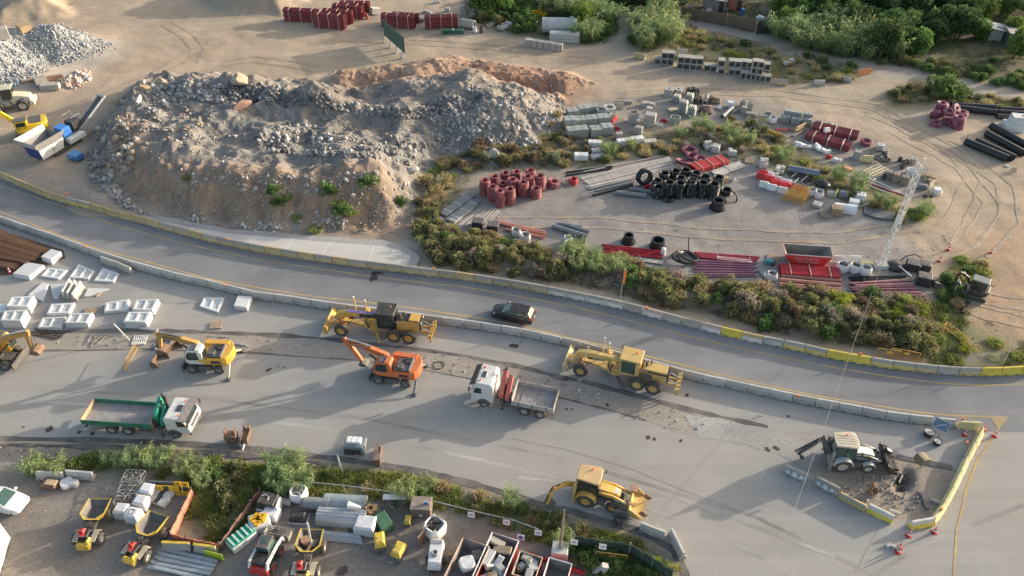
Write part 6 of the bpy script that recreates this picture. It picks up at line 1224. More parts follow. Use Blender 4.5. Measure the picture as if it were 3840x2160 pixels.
M_BP=mat('black pipe',(.02,.022,.025),.42,dust=.06,sc=2,dustcol=(.2,.19,.17)); M_GP=mat('grey pipe',(.17,.19,.205),.5,dust=.18,sc=2); M_SP=mat('weathered steel pipe',(.50,.47,.43),.6,dust=.25,sc=1.5,var=.2); M_STRAP=mat('strap',(.55,.42,.28),.7,dust=.1); M_STRAPW=mat('pale strap',(.6,.58,.52),.7,dust=.1)
M_BAG=mat('white bag',(.66,.66,.66),.7,dust=.15,sc=3,var=.12); M_WRAP=mat('clear wrap',(.62,.63,.65),.25,dust=.1,sc=4,var=.15); M_KERB=mat('grey cast block',(.30,.325,.315),.9,dust=.15,sc=3,var=.15); M_YRAIL=mat('yellow rail',(.62,.37,.06),.5,dust=.15); M_PLW=mat('white plastic',(.74,.74,.73),.4,dust=.06); M_PLR=mat('red plastic',(.55,.02,.03),.4,dust=.08); M_BLW=mat('white block',(.68,.69,.68),.85,dust=.08,var=.08); M_CARD=mat('cardboard',(.5,.37,.22),.9)
CO={}
def coil_mesh(key,Ro,h,tr,m,layers,rings=2,straps=True):
 if key in CO: return CO[key]
 mb=MB()
 for k in range(layers):
  for q in range(rings if k in(0,layers-1) else 1):
   rr=Ro-tr-q*tr*1.9; zc=tr+k*(h-2*tr)/max(layers-1,1)
   pts=[(rr*math.cos(2*math.pi*i/20)*(1+.02*math.sin(3*i+k)),rr*math.sin(2*math.pi*i/20),zc+.03*math.sin(i*.9+k*2)*tr*3) for i in range(20)]
   mb.tube(pts,tr,7,0,True)
 inner=Ro-tr*(1+1.9*rings-.9)
 mb.lathe([(inner+tr*.5,tr),(inner+tr*.5,h-tr)],20,0)
 st=None
 if straps:
  s=MB()
  for k in range(4):
   a=2*math.pi*k/4+.4; c,sn=math.cos(a),math.sin(a); s.tube([(c*(inner),sn*inner,h*.95),(c*(Ro-tr),sn*(Ro-tr),h+.012),(c*(Ro+.015),sn*(Ro+.015),h*.85),(c*(Ro+.015),sn*(Ro+.015),h*.15)],.014,4)
  st=s.mesh('strap',M_STRAPW)
 CO[key]=(mb.mesh('pipe_coil',m,50),st); return CO[key]
def coil(key,X,Y,Z,label,group,rz=0,tilt=(0,0),s=1,cat='pipe coil'):
 a,b=CO[key]; o=bpy.data.objects.new('pipe_coil',a); COL.objects.link(o); o.location=(X,Y,Z); o.rotation_euler=(tilt[0],tilt[1],rz); o.scale=(s,s,s) if not isinstance(s,tuple) else s; tag(o,label,cat,group)
 if b: q=bpy.data.objects.new('strap',b); COL.objects.link(q); q.parent=o
 return o
coil_mesh('red',.66,.68,.062,M_REDP,6,3,True); coil_mesh('black',.66,.50,.055,M_BP,4,2,True); coil_mesh('purple',.78,.55,.075,M_PURPC,4,3,False); coil_mesh('bigred',1.0,.32,.075,M_PURPC,2,3,False); coil_mesh('scarlet',.55,.42,.06,M_BRED,4,2,False); coil_mesh('ring',1.05,.75,.11,M_BP,4,2,False); coil_mesh('hose',.8,.12,.035,M_BP,2,2,False)
def stack(key,px,py,n,h,group,lab,seed,dx=0):
 q=random.Random(seed); X,Y=topz(px,py,n*h); z0=float(H(X,Y))
 nm={0:'bottom coil of a stack',1:'second coil of a stack',2:'third coil of a stack',3:'fourth coil of a stack'}
 for k in range(n):
  pos=('top' if k==n-1 else 'bottom' if k==0 else 'middle'); l='%s coil, %s of a %s'%(lab,pos,['','','pair','trio','high four'][n]) if n>1 else lab+' coil lying single on the ground'
  coil(key,X+q.uniform(-.07,.07),Y+q.uniform(-.07,.07),max(z0,0)+k*h+.01,l,group+' '+l,q.uniform(0,6),(q.uniform(-.05,.05),q.uniform(-.05,.05)))
PM={}
def pipe(a,b,r,m,label,group,dz=0,name='pipe',cat='pipe',hollow=True,L=None,n=12,rib=0):
 an,l,c=hd(a,b); l=L or l; k=(round(l,1),r,m.name,rib)
 if k not in PM:
  mb=MB().pipe((-l/2,0,0),(l/2,0,0),r,r*.8,n)
  if rib:
   for i in range(int(l/rib)): mb.cyl((-l/2+rib*(i+.5)-.03,0,0),(-l/2+rib*(i+.5)+.03,0,0),r*1.05,n=n,cap=True)
  PM[k]=mb.mesh(name,m)
 o=bpy.data.objects.new(name,PM[k]); COL.objects.link(o); o.location=(c.x,c.y,c.z+r+dz+.01); o.rotation_euler=(0,0,R(an)); return tag(o,label,cat,group)
def bundle(a,b,rows,cols,r,m,label,group,strapm=M_STRAP,dz=0,ns=3,name='pipe_bundle',endm=None,z0=None):
 "strapped bundle: every pipe is a part"
 an,l,c=hd(a,b); t_=thing(name,label,'pipe bundle',(c.x,c.y,c.z+dz+.01),R(an),group)
 me=MB().pipe((-l/2,0,0),(l/2,0,0),r*.98,r*.75,8).mesh('pipe',m)
 for i in range(rows):
  for j in range(cols):
   if 0<i<rows-1 and 0<j<cols-1 and rows*cols>60: continue
   q=bpy.data.objects.new('pipe',me); COL.objects.link(q); q.parent=t_; q.location=(rnd.uniform(-.05,.05),(j-(cols-1)/2)*2*r,r+i*2*r)
 hh,ww=rows*2*r,cols*2*r
 for k in range(ns):
  x=-l/2+l*(k+.5)/ns; s=MB().box((x,0,hh+.02),(.09,ww+.08,.04)).box((x,ww/2+.02,hh/2),(.09,.04,hh)).box((x,-ww/2-.02,hh/2),(.09,.04,hh)); s.build('strap',strapm,t_)
 return t_
def pallet_mesh():
 if 'pallet' in CO: return CO['pallet']
 mb=MB()
 for k in range(6): mb.box((-.5+.2*k,0,.125),(.13,1.0,.025))
 for y in(-.44,0,.44): mb.box((0,y,.06),(1.2,.1,.09))
 CO['pallet']=mb.mesh('pallet',M_WOOD); return CO['pallet']
def pallet(px,py,rz,label,dz=0,n=1,off=0):
 for k in range(n):
  o=bpy.data.objects.new('pallet',pallet_mesh()); COL.objects.link(o); put(o,px,py,rz+rnd.uniform(-4,4)*(n>1),off,dz+k*.14,label if n==1 else label+(', top one' if k==n-1 else ', underneath'),'pallet','wooden pallets'if n==1 else label)
def bigbag(px,py,s,rz,label,fill=M_BLK,group=None,off=.4,m=None,open_=True,hh=1):
 r=thing('bulk_bag',label,'bag',group=group); put(r,px,py,rz,off); r.scale=(s,s,s*hh); q=random.Random(int(px*7+py)); mb=MB(); secs=[]
 for zz,w in((0,.42),(.15,.50),(.45,.53),(.75,.50),(.92,.44)): secs.append([(w*(1+q.uniform(-.06,.06))*math.copysign(abs(math.cos(a))**.55,math.cos(a)),w*(1+q.uniform(-.06,.06))*math.copysign(abs(math.sin(a))**.55,math.sin(a)),zz+q.uniform(-.03,.03)) for a in [2*math.pi*(k+.5)/16 for k in range(16)]])
 if open_: secs.append([(x*.82,y*.82,.86) for x,y,_ in secs[-1]]); secs.append([(x*.8,y*.8,.6) for x,y,_ in secs[-3]])
 mb.loft(secs); mb.build('sack',m or M_BAG,r,ang=60)
 if open_:
  f=MB()
  for k in range(9): f.box((q.uniform(-.25,.25),q.uniform(-.25,.25),q.uniform(.68,.85)),(.22,.18,.15),rz=q.uniform(0,3),ry=q.uniform(-.6,.6))
  f.build('contents',fill,r)
 h=MB()
 for sx in(-1,1):
  for sy in(-1,1): h.tube([(sx*.36,sy*.4,.85),(sx*.33,sy*.3,1.08),(sx*.22,sy*.38,.9)],.022,5)
 h.build('loops',m or M_BAG,r); return r
def block_pallet(px,py,rz,label,m=M_KERB,nx=2,ny=2,nz=2,d=(.55,.5,.42),off=.4,seed=0,missing=0,name='block_stack',group='pallets of concrete blocks'):
 r=thing(name,label,'blocks',group=group); put(r,px,py,rz,off); q=random.Random(seed+int(px)); me=MB().box((0,0,0),(d[0]-.02,d[1]-.02,d[2]-.02),ch=.03).mesh('block',m)
 for k in range(nz):
  for i in range(nx):
   for j in range(ny):
    if k==nz-1 and q.random()<missing: continue
    b=bpy.data.objects.new('block',me); COL.objects.link(b); b.parent=r; b.location=((i-(nx-1)/2)*d[0]+q.uniform(-.02,.02),(j-(ny-1)/2)*d[1]+q.uniform(-.02,.02),.12+d[2]/2+k*d[2]); b.rotation_euler=(0,0,q.uniform(-.04,.04))
 b=bpy.data.objects.new('pallet',pallet_mesh()); COL.objects.link(b); b.parent=r; b.scale=(nx*d[0]/1.2,ny*d[1],.8); return r
def crowd(a,b,label,group='yellow crowd barriers',h=1.05,panel=False,m=None,dz=0,lean=0):
 an,l,c=hd(a,b); r=thing('crowd_barrier',label,'barrier',(c.x,c.y,c.z+dz),R(an),group); r.rotation_euler=(lean,0,R(an)); m=m or M_YRAIL
 f=MB().tube([(-l/2,0,.15),(-l/2,0,h-.1),(-l/2+.1,0,h),(l/2-.1,0,h),(l/2,0,h-.1),(l/2,0,.15)],.03,6,closed=True)
 for k in range(int(l/.14)): f.tube([(-l/2+.14*(k+.7),0,.17),(-l/2+.14*(k+.7),0,h)],.013,4)
 for x in(-l/2+.1,l/2-.1): f.tube([(x,-.3,.02),(x,0,.2),(x,.3,.02)],.025,5)
 f.build('frame',m,r)
 if panel: MB().box((.1,-.02,h*.66),(.5,.02,.28)).build('plate',M_YRAIL,r)
 return r
def cone(px,py,label,h=.8,fallen=0):
 r=thing('traffic_cone',label,'cone',group='red and white traffic cones'); put(r,px,py,0,0)
 MB().box((0,0,.02),(.4,.4,.04)).build('base',M_PLR,r)
 c=MB()
 zz=[.03,.2,.38,.56,.7,h]; rr=[.16,.125,.095,.065,.045,.03]
 for k in range(5): c.cyl((0,0,zz[k]),(0,0,zz[k+1]),rr[k],rr[k+1],12,k%2,cap=(k==4))
 c.build('cone',[M_PLR,M_PLW],r)
 if fallen: r.rotation_euler=(R(80),0,R(fallen))
# ================= slab yard =================
M_SLAB=mat('white cast panel',(.60,.61,.60),.8,dust=.08,sc=1.5,var=.07); M_SLABD=mat('panel recess',(.52,.53,.53),.85,dust=.1,var=.08)
def slab(cn,n,pk=True,lab='',th=.17,first=False):
 top=n*th; W=[Vector((*topz(*c,top),0)) for c in cn]; c0=sum(W,Vector())/4; ang=math.atan2((W[1]-W[0]).y,(W[1]-W[0]).x)
 loc=[Matrix.Rotation(-ang,3,'Z')@(p-c0) for p in W]; mb=MB(); n4=len(loc)
 ins=[p*.93 for p in loc]
 o3=[(p.x,p.y,0) for p in loc]+[(p.x,p.y,th*.55) for p in loc]+[(p.x*.975,p.y*.975,th-.02) for p in loc]+[(p.x*.955,p.y*.955,th-.006) for p in loc]
 fs=[(3,2,1,0)]
 for k in range(3):
  for i in range(4): fs.append((k*4+i,k*4+(i+1)%4,(k+1)*4+(i+1)%4,(k+1)*4+i))
 mb.add(o3,fs,0)
 T=[Vector((x,y)) for x,y,_ in o3[12:]]
 def bl(u,v): return (T[0]*(1-u)+T[1]*u)*(1-v)+(T[3]*(1-u)+T[2]*u)*v
 if pk:
  us=[0,.09,.46,.54,.91,1]; vs_=[0,.13,.87,1]; zt=th-.006
  for i in range(5):
   for j in range(3):
    q=[bl(us[i],vs_[j]),bl(us[i+1],vs_[j]),bl(us[i+1],vs_[j+1]),bl(us[i],vs_[j+1])]
    if i in(1,3) and j==1:
     dn=[bl(us[i]+.04,vs_[j]+.06),bl(us[i+1]-.04,vs_[j]+.06),bl(us[i+1]-.04,vs_[j+1]-.06),bl(us[i]+.04,vs_[j+1]-.06)]
     mb.add([(p.x,p.y,zt) for p in q]+[(p.x,p.y,zt-.09) for p in dn],[(0,1,5,4),(1,2,6,5),(2,3,7,6),(3,0,4,7)],0); mb.add([(p.x,p.y,zt-.09) for p in dn],[(0,1,2,3)],1)
    else: mb.add([(p.x,p.y,zt) for p in q],[(0,1,2,3)],0)
 else: mb.add([(p.x,p.y,th-.006) for p in T],[(0,1,2,3)],0)
 me=mb.mesh('concrete_slab',[M_SLAB,M_SLABD],30,fixn=False); rr=random.Random(int(cn[0][0]))
 for k in range(n):
  o=bpy.data.objects.new('concrete_slab',me); COL.objects.link(o); o.location=(c0.x+rr.uniform(-.04,.04),c0.y+rr.uniform(-.04,.04),.02+k*th+(.004*k)); o.rotation_euler=(0,0,ang+rr.uniform(-.015,.015))
  l=lab if n==1 else lab+(', topmost panel' if k==n-1 else ', lower panel'); tag(o,l,'panel','white panels: '+l)
def sl(pts): return [z(0,880,x,y) for x,y in pts]
for pts,n,pk,l in [([(615,330),(765,385),(920,255),(775,215)],4,0,'smooth white panel stack nearest the rusty rebar'),([(190,590),(440,635),(665,455),(400,415)],3,0,'wide smooth white panel stack beside the striped cone'),([(615,625),(890,665),(1020,530),(725,500)],1,1,'single dusty white panel with two recesses between smooth stack and trapezoid panels'),
 ([(1025,650),(1330,670),(1420,545),(1180,445)],1,1,'trapezoid white panel, left of two below the doubled barriers'),([(1415,695),(1720,710),(1800,580),(1545,495)],1,1,'trapezoid white panel, right of two below the doubled barriers'),([(415,910),(645,990),(735,740),(640,715)],1,0,'long tapering white panel leaning left of the wedge panel'),
 ([(745,745),(795,960),(875,960),(1000,735)],1,0,'wedge shaped white panel beside the three upright barriers'),([(1265,935),(1345,930),(1660,815),(1330,805)],1,0,'thin triangular white panel right of the three upright barriers'),([(90,1080),(420,1085),(515,925),(185,935)],6,1,'tall white stack at the left edge, rear one'),
 ([(0,1300),(310,1310),(405,1140),(70,1145)],6,1,'tall white stack at the left edge, front one'),([(705,1195),(1050,1180),(1130,1025),(775,1045)],2,1,'low white pair behind the four high stack'),([(555,1405),(905,1405),(985,1235),(640,1250)],2,1,'low white pair by the kerb line'),([(970,1330),(1310,1330),(1400,1175),(1060,1185)],4,1,'four high white stack in the middle'),
 ([(1570,1165),(1930,1130),(1950,975),(1600,1025)],2,1,'tilted white pair left of the right hand stacks'),([(1985,1130),(2300,1140),(2390,965),(2050,980)],4,1,'right hand white stack, rear one'),([(1860,1310),(2200,1320),(2280,1160),(1940,1160)],5,1,'right hand white stack, front one'),([(-150,1200),(85,1150),(100,1050),(-100,1050)],2,0,'bluish white pair cut by the left edge')]: slab(sl(pts),n,pk,l)
slab([t(0,2,*p) for p in [(2000,185),(2190,245),(2255,97),(2045,95)]],1,True,'lone trapezoid white panel near the lower barrier row'); slab([t(0,2,*p) for p in [(2350,180),(2480,200),(2535,85),(2395,75)]],3,False,'small smooth white stack against the lower barrier row')
for k,(a,b,l) in enumerate([((975,975),(1095,760),'left'),((1050,995),(1170,775),'middle'),((1130,1005),(1250,800),'right')]):
 A,B=P(*z(0,880,*a)),P(*z(0,880,*b)); o=put_barrier(A.xy,B.xy,'lg','','three upright barriers by the panels',0,label='pale barrier of three side by side among the panels, '+l+' one',L=2.2,h=.95)
# rusty reinforcement cages
for k,(a,b,l) in enumerate([((-60,568),(150,652),'nearest the barrier row'),((-70,585),(118,640),'second from the barrier row'),((-70,602),(105,650),'third from the barrier row'),((-70,620),(98,660),'in the middle of the pile'),((-60,640),(80,668),'fifth from the barrier row'),((-50,662),(50,680),'by the smooth panel stack')]):
 an,l_,c=hd(a,b); mb=MB(); w_=.28
 for y in(-w_,0,w_):
  for zz in(.1,.55): mb.box((0,y,zz),(l_,.05,.05))
 for i in range(int(l_/.3)):
  x=-l_/2+.3*(i+.5); mb.box((x,0,.56),(.03,.66,.03)).box((x,-.31,.33),(.03,.03,.5))
 mb.box((0,0,.22),(l_-.2,.5,.16),1)
 o=mb.build('rebar_cage',[mat('rusty rebar',(.20,.10,.05),.8,dust=.25,sc=3,var=.3),mat('dark rust',(.07,.04,.028),.9,dust=.2)],None,(c.x,c.y,.02),R(an)); tag(o,'long rusty rebar cage '+l,'rebar','rusty rebar cages')
sheet('rust_stain',GP([(-60,560),(160,630),(165,650),(100,672),(40,690),(-60,700)]),.018,ground_mat('rusty ground',(.13,.085,.06),streak=.1,fine=.25,big=.2,ang=-25,bump=.3))
cone(*z(0,880,160,585),'striped cone beside the wide smooth white panel stack')
o=put(MB().box((0,0,.06),(.55,.12,.12)).build('timber',M_WOOD),*z(0,880,1490,920),60); tag(o,'short yellow timber under the triangular panel','timber')
pallet(230,784,8,'pallet half hidden behind the four high panel stack'); pallet(545,820,5,'pallet lying alone above the kerb line, right of the right hand stacks')
o=MB().tube([(0,0,0),(-.95,.2,2.0)],.07,8).build('post',M_CONCL); put(o,325,856); tag(o,'pale leaning post beside the kerb line and white grating','post')
m=MB()
for k in range(7): m.box((-.6+.2*k,0,.05),(.08,1.3,.05))
for y in(-.6,0,.6): m.box((0,y,.09),(1.3,.06,.05))
put(m.build('grating',M_PLW),352,857,5,0,0,'white slatted grating on the dirt strip beside the leaning post','grating')
m=MB(); q=random.Random(4)
for k in range(9): a=q.uniform(0,3.1); m.box((q.uniform(-.8,.8),q.uniform(-.5,.5),.06+.05*q.random()),(q.uniform(.8,1.6),.09,.06),rz=a)
put(m.build('broken_pallet',mat('grey timber',(.30,.27,.24),.9,dust=.3)),243,858,10,0,0,'broken pallet timbers on the dirt strip','timber')
m=MB()
for k in range(9): a=q.uniform(-.3,.2); m.tube([(-1.6+q.uniform(-.4,.4),q.uniform(-.5,.5),.05),(1.6+q.uniform(-.6,.3),q.uniform(-.5,.5),.08)],.05,5)
put(m.build('branches',mat('dark branch',(.09,.07,.055),.9,dust=.2)),120,842,-12,0,0,'dark branches and rods beside the cut off excavator arm','branches')
crowd((316,936),(347,880),'yellow crowd barrier panel standing alone left of the yellow excavator',lean=.12)
m=MB().box((0,0,.14),(2.0,.24,.28)).box((0,0,.30),(1.9,.34,.04)); put(m.build('steel_beam',M_STEEL),374,832,-8,0,0,'short galvanised beam under the yellow excavator boom tip','beam')
m=MB().box((0,.3,.18),(3.4,.22,.22)).box((-1.3,-.5,.12),(.18,1.6,.18)).box((-.2,-.5,.12),(.18,1.6,.18)).box((-1.3,-.9,.2),(.4,.2,.3)).box((-.2,-.9,.2),(.4,.2,.3)); put(m.build('guard_rail',M_STEEL),440,862,-9,0,0,'pale blue galvanised frame with two legs beside the yellow excavator boom','frame')
m=MB().box((0,0,.08),(2.6,.2,.12)); put(m.build('steel_beam',M_STEEL),590,866,-12,0,0,'thin galvanised rail behind the yellow excavator tail','beam')
r=thing('digger_bucket','rusty toothed bucket lying beside the yellow excavator boom','bucket'); put(r,430,888,-30,.3,.75); b=MB(); bucket(b,0,0,1.3,1.25,.2); b.build('shell',M_RUST,r)
r=thing('digger_bucket','large rusty bucket on the ground under the yellow excavator stick','bucket'); put(r,398,912,-12,.2,.85); b=MB(); bucket(b,0,0,1.5,1.2,.35); b.build('shell',M_RUST,r)
m=MB().tube([(.5*math.cos(a),.5*math.sin(a),.04) for a in [2*math.pi*k/24 for k in range(24)]],.035,6,closed=True); put(m.build('hose_ring',M_BP),1105,920,0,0,.02,'black hose ring lying on the dirt strip right of the orange excavator','hose')
m=MB().tube([(0,0,0),(0,0,1.35)],.03,6).cyl((0,0,1.3),(0,0,1.42),.055); put(m.build('stake',M_STEEL),1481,965,0,0,0,'thin grey stake in front of the all-yellow grader','stake')
# attachments, water tank, sign and bucket on the kerb line
r=thing('digger_bucket','narrow rusty trenching bucket standing on the kerb line, left of the breaker','bucket'); put(r,584,1118,90,.3); MB().hexa([(-.3,-.42,0),(.3,-.42,0),(.3,.42,0),(-.3,.42,0),(-.35,-.5,1.0),(.35,-.5,1.0),(.35,.5,1.0),(-.35,.5,1.0)]).build('shell',M_RUST,r); MB().box((.05,.42,1.2),(.4,.08,.5)).box((.05,-.42,1.2),(.4,.08,.5)).build('bracket',M_RUST,r)
r=thing('hydraulic_breaker','brown hydraulic breaker with a pale chisel on the kerb line','breaker'); put(r,618,1122,90,.2); MB().box((.45,0,.5),(1.3,.5,.55),ch=.05).box((1.0,.2,.95),(.3,.1,.6)).box((1.0,-.2,.95),(.3,.1,.6)).box((.45,.27,.55),(1.5,.06,.7)).box((.45,-.27,.55),(1.5,.06,.7)).build('body',M_RUST,r); MB().cyl((-.2,0,.4),(-.95,0,.3),.08,.05).build('chisel',M_PLW,r)
r=thing('water_bowser','blue grey site trailer tank with three white canisters on top','tank'); put(r,893,1147,-4,.55); bg_=mat('blue grey paint',(.15,.20,.23),.5,dust=.2)
MB().box((0,0,.65),(1.75,1.15,.9),top=(1.6,1.0),ch=.05).build('body',bg_,r); MB().box((-.1,-.6,.5),(1.4,.03,.6)).build('grille',M_BLK,r); MB().box((.85,.1,.75),(.15,.9,.7),ry=.2).build('ladder_frame',M_STEEL,r)
for k in range(3): MB().box((-.45+.42*k,.1,1.22),(.38,.62,.28),ch=.04).build('canister',M_PLW,r)
for x in(-.6,.6): MB().cyl((x,-.5,.15),(x,-.4,.15),.15,n=12).build('wheel',M_TYRE,r)
r=thing('digger_bucket','big rusty wedge bucket standing on the kerb line beside the tank','bucket'); put(r,946,1166,90,.5); b=MB().hexa([(-.75,-.35,0),(.75,-.35,0),(.75,.35,0),(-.75,.35,0),(-.95,-.5,1.0),(.95,-.1,.9),(.95,.1,.9),(-.95,.15,1.0)]); b.box((0,-.38,.5),(1.7,.04,.9)); b.build('shell',mat('brown steel',(.13,.085,.065),.7,dust=.3),r)
r=thing('traffic_sign','triangular road sign on a leaning pole seen from behind, by the verge','sign'); put(r,864,1193); MB().tube([(0,0,0),(-.12,0,2.3)],.045,8).build('pole',M_STEEL,r); MB().prism([(-.62,-.02),(.55,.02),(-.02,1.0)],-.012,.012,ax='x',M=Matrix.Translation((-.15,0,1.55))@Matrix.Rotation(R(22),4,'Z')).build('sign_plate',M_PLW,r)
for (x,y),l in [((2284,1349),'cone beside the white and yellow barrier end, left'),((2349,1340),'cone tipped toward the slanting barrier row end'),((2262,1378),'cone in front, upper of a close pair'),((2258,1390),'cone in front, lower of a close pair'),((2501,1098),'cone standing on the yellow line right of the barriers'),((2474,1082),'cone at the upper end of the slanting row'),((2425,1095),'cone inside the corner below the road sign'),(t(3,1,1440,1290)[0:2],'x'),(t(3,1,1815,1055),'y')][:7]: cone(x,y,l)
r=thing('road_sign','blue road sign panel with a map on tilted posts, set in a tub','sign'); put(r,2340,1100); MB().tube([(0,0,.3),(.0,.25,1.3)],.05).tube([(.75,.0,.0),(.75,.3,1.2)],.05).build('pole',M_STEEL,r)
Ms=Matrix.Translation((.55,.2,1.35))@Matrix.Rotation(R(-38),4,'Z')@Matrix.Rotation(R(-35),4,'X'); MB().box((0,0,0),(1.25,.05,.95),M=Ms).build('sign_plate',M_STEEL,r); MB().box((0,-.032,0),(1.12,.012,.83),M=Ms).build('sign_face',mat('blue sign',(.12,.19,.28),.5,dust=.2),r); MB().tube([Ms@Vector((-.35,-.042,-.3)),Ms@Vector((0,-.042,0)),Ms@Vector((.35,-.042,.2))],.03,4).build('sign_mark',M_PLW,r)
for x,y,s,l in [(2335,1098,1,'dark tub filled with concrete holding the blue road sign'),(2357,1120,.8,'smaller dark tub filled with concrete, below the road sign')]:
 r=thing('ballast_tub',l,'tub'); put(r,x,y,0,.1); r.scale=(s,s,s); MB().lathe([(0,0),(.36,0),(.46,.55),(.42,.55),(.40,.47)],16).build('shell',mat('navy tub',(.02,.022,.035),.5,dust=.15),r); MB().cyl((0,0,.44),(0,0,.49),.41,n=16).box((0,0,.53),(.2,.1,.1)).build('concrete_fill',M_CONCL,r)
for x,y,l,rz in [(2190,1346,'pale concrete foot lying near the pair of cones',20),(2205,1350,'broken concrete foot beside the pair of cones',-30)]: put(MB().box((0,0,.1),(.5,.25,.2),ch=.03).build('concrete_ballast',M_CONCL),t(3,3,1210,1150)[0]+(x-2190),1374+(y-1346),rz,0,0,l,'block')
pipe((2255,1222),(2264,1202),.17,M_BP,'black pipe lying in the open trench','pipe in trench',.1)
r=thing('digger_bucket','upturned bucket with pale teeth beside the trench and kerb','bucket'); put(r,2300,1183,200,.2,.75); b=MB(); bucket(b,0,0,.9,.9,2.8); b.build('shell',mat('olive brown steel',(.16,.13,.075),.7,dust=.3),r)
r=thing('digger_bucket','muddy toothed bucket on the dirt between the graffiti barriers and trench','bucket'); put(r,2195,1245,-60,.2,.65); b=MB(); bucket(b,0,0,.75,.85,.5); b.box((-.1,0,.25),(.4,.4,.5),ry=.6); b.build('shell',M_RUST,r)
o=MB().box((0,0,.08),(.25,1.6,.14),rz=.2).box((0,.3,.16),(.12,.7,.06)).build('blade_edge',M_DGREY); put(o,2322,1262,-12,0,0,'long dark cutting edge lying on the concrete inside the barriers','steel edge')
for x,y,l in [(2352,1265,'upper'),(2248,1292,'lower')]: put(MB().cyl((-.4,0,.14),(.4,0,.14),.14,n=10).build('concrete_roll',M_CONCL),x,y,-25,0,0,'short pale concrete roll inside the dug up corner, '+l+' one','block')
A=[(2392,1180),(2386,1215),(2372,1252)]
# ================= lattice mast =================
r=thing('lattice_mast','tall thin steel lattice mast standing on a concrete foot in the pipe yard','mast'); p=P(2216,672); r.location=p
Hm=13.0; wm=.34; m=MB()
V=[(wm,0),(-wm*.5,wm*.87),(-wm*.5,-wm*.87)]
for a in V: m.tube([(a[0],a[1],.3),(a[0],a[1],Hm)],.06,5)
n=26
for k in range(n):
 z0=.4+(Hm-.5)*k/n; z1=.4+(Hm-.5)*(k+1)/n
 for i in range(3): a,b=V[i],V[(i+1)%3]; m.tube([(a[0],a[1],z0),(b[0],b[1],z1)] if k%2 else [(b[0],b[1],z0),(a[0],a[1],z1)],.036,4)
m.build('lattice',M_PLW,r); MB().box((0,0,.15),(1.5,1.1,.5),top=(1.2,.8)).build('foot',M_CONCL,r)
for y in(-.25,.25): MB().box((y*1.3,y,6.3),(.28,.2,1.5),ch=.03).build('antenna_panel',M_PLW,r)
MB().box((-.55,.0,4.5),(.5,.5,.06)).build('bracket',M_GREY,r); MB().cyl((.2,0,Hm),(.2,0,Hm+.5),.12).build('antenna',M_PLW,r)
def wire(name,pts,rad,label,m=M_GREY): o=MB().tube(pts,rad,4).build(name,m); tag(o,label,'wire')
top=Vector((p.x,p.y,Hm-1.0))
e1=Vector((*G0(1935,1449,0),0)); d1=(P(2216,672)-e1)
wire('guy_wire',[Vector((p.x,p.y,.5)).lerp(Vector((*G0(1850,1700,6),6)),k/8) for k in range(9)],.016,'thin rope running from the mast foot down across the road and yard')
wire('guy_wire',[Vector((p.x,p.y,Hm-.6)).lerp(Vector((p.x+45,p.y+12,5)),k/8)-Vector((0,0,.6*math.sin(math.pi*k/8))) for k in range(9)],.025,'thin guy wire from the mast top to the right edge')
# ================= pipe yard =================
def q16(x,y): return z(1600,580,x,y)
def q22(x,y): return z(2200,560,x,y)
def q28(x,y): return z(2800,560,x,y)
def q20(x,y): return z(2060,320,x,y)
def q26(x,y): return z(2660,320,x,y)
def q27(x,y): return z(2700,860,x,y,2576/960.)
for k,(x,y,n) in enumerate([(870,390,3),(1025,330,2),(1185,280,2),(1360,260,2),(1570,235,3),(990,475,3),(1145,420,2),(1300,370,3),(1525,325,3),(1720,320,3),(1105,545,3),(1260,510,3),(1460,410,3),(1655,505,2)]): stack('red',*q16(x,y),n,.68,'dusty red coils in stacks','dusty red pipe',k)
p=P(*q16(1895,520)); coil('red',p.x,p.y+.5,.05,'slumped loose red pipe coil right of the stacked red coils',None,1,(.25,.15),(1.15,1.15,1.2))
p=P(*q16(2215,440)); coil('scarlet',p.x,p.y+.2,.02,'bright scarlet coil beside the long steel pipes',None,0,(0,0),(1,1,1.7))
o=MB().tube([(1.0*math.cos(a),.75*math.sin(a),.05) for a in [2*math.pi*k/24 for k in range(22)]],.05,6).build('hose_ring',M_REDP); put(o,*q16(2170,455),0,.1,.02,'loose reddish hose loop round the scarlet coil','hose')
for k in range(9):
 a=t(3,1,690+14*k,352+13*k);
 a=(644*3+(690+14*k)/4 if 0 else 1288+(690+14*k)/4,362.25+(352+13*k)/4); b=(1288+(1580+7*k)/4,362.25+(140+14*k)/4)
 pipe(a,b,.085+.03*(k%2),M_SP,'long weathered steel pipe in the spread behind the black coils','long weathered steel pipes',.0)
def T2(x,y): return (1288+x/4,362.25+y/4)
pipe(T2(720,290),T2(1540,125),.08,M_SP,'long steel pipe at the far edge of the pipe spread','far steel pipe')
for a,b,l in [((540,296),(1010,235),'upper'),((540,325),(960,262),'lower'),((600,318),(1000,255),'middle')]: pipe(T2(*a),T2(*b),.11,M_BP,'long black pipe at the far left of the steel pipes, '+l+' one','black pipes by the weeds')
for k in range(5): pipe(T2(740+10*k,440+6*k),T2(1190+8*k,345+8*k),.06,M_SP,'thinner steel pipe beside the blue grey pipes','thin steel pipes')
for a,b,r_,m,l in [((775,465),(1210,372),.15,M_GP,'blue grey pipe lying behind the other grey pipes'),((838,482),(1218,402),.15,M_GP,'blue grey pipe in the middle of the grey pipes'),((815,528),(1215,432),.16,M_BP,'dark pipe in front of the blue grey pipes'),((1045,508),(1350,545),.28,M_GP,'thick short grey pipe in front of the upright black ring'),((1178,470),(1395,508),.26,M_GP,'thick grey pipe partly behind the black coils')]: pipe(T2(*a),T2(*b),r_,m,l,None)
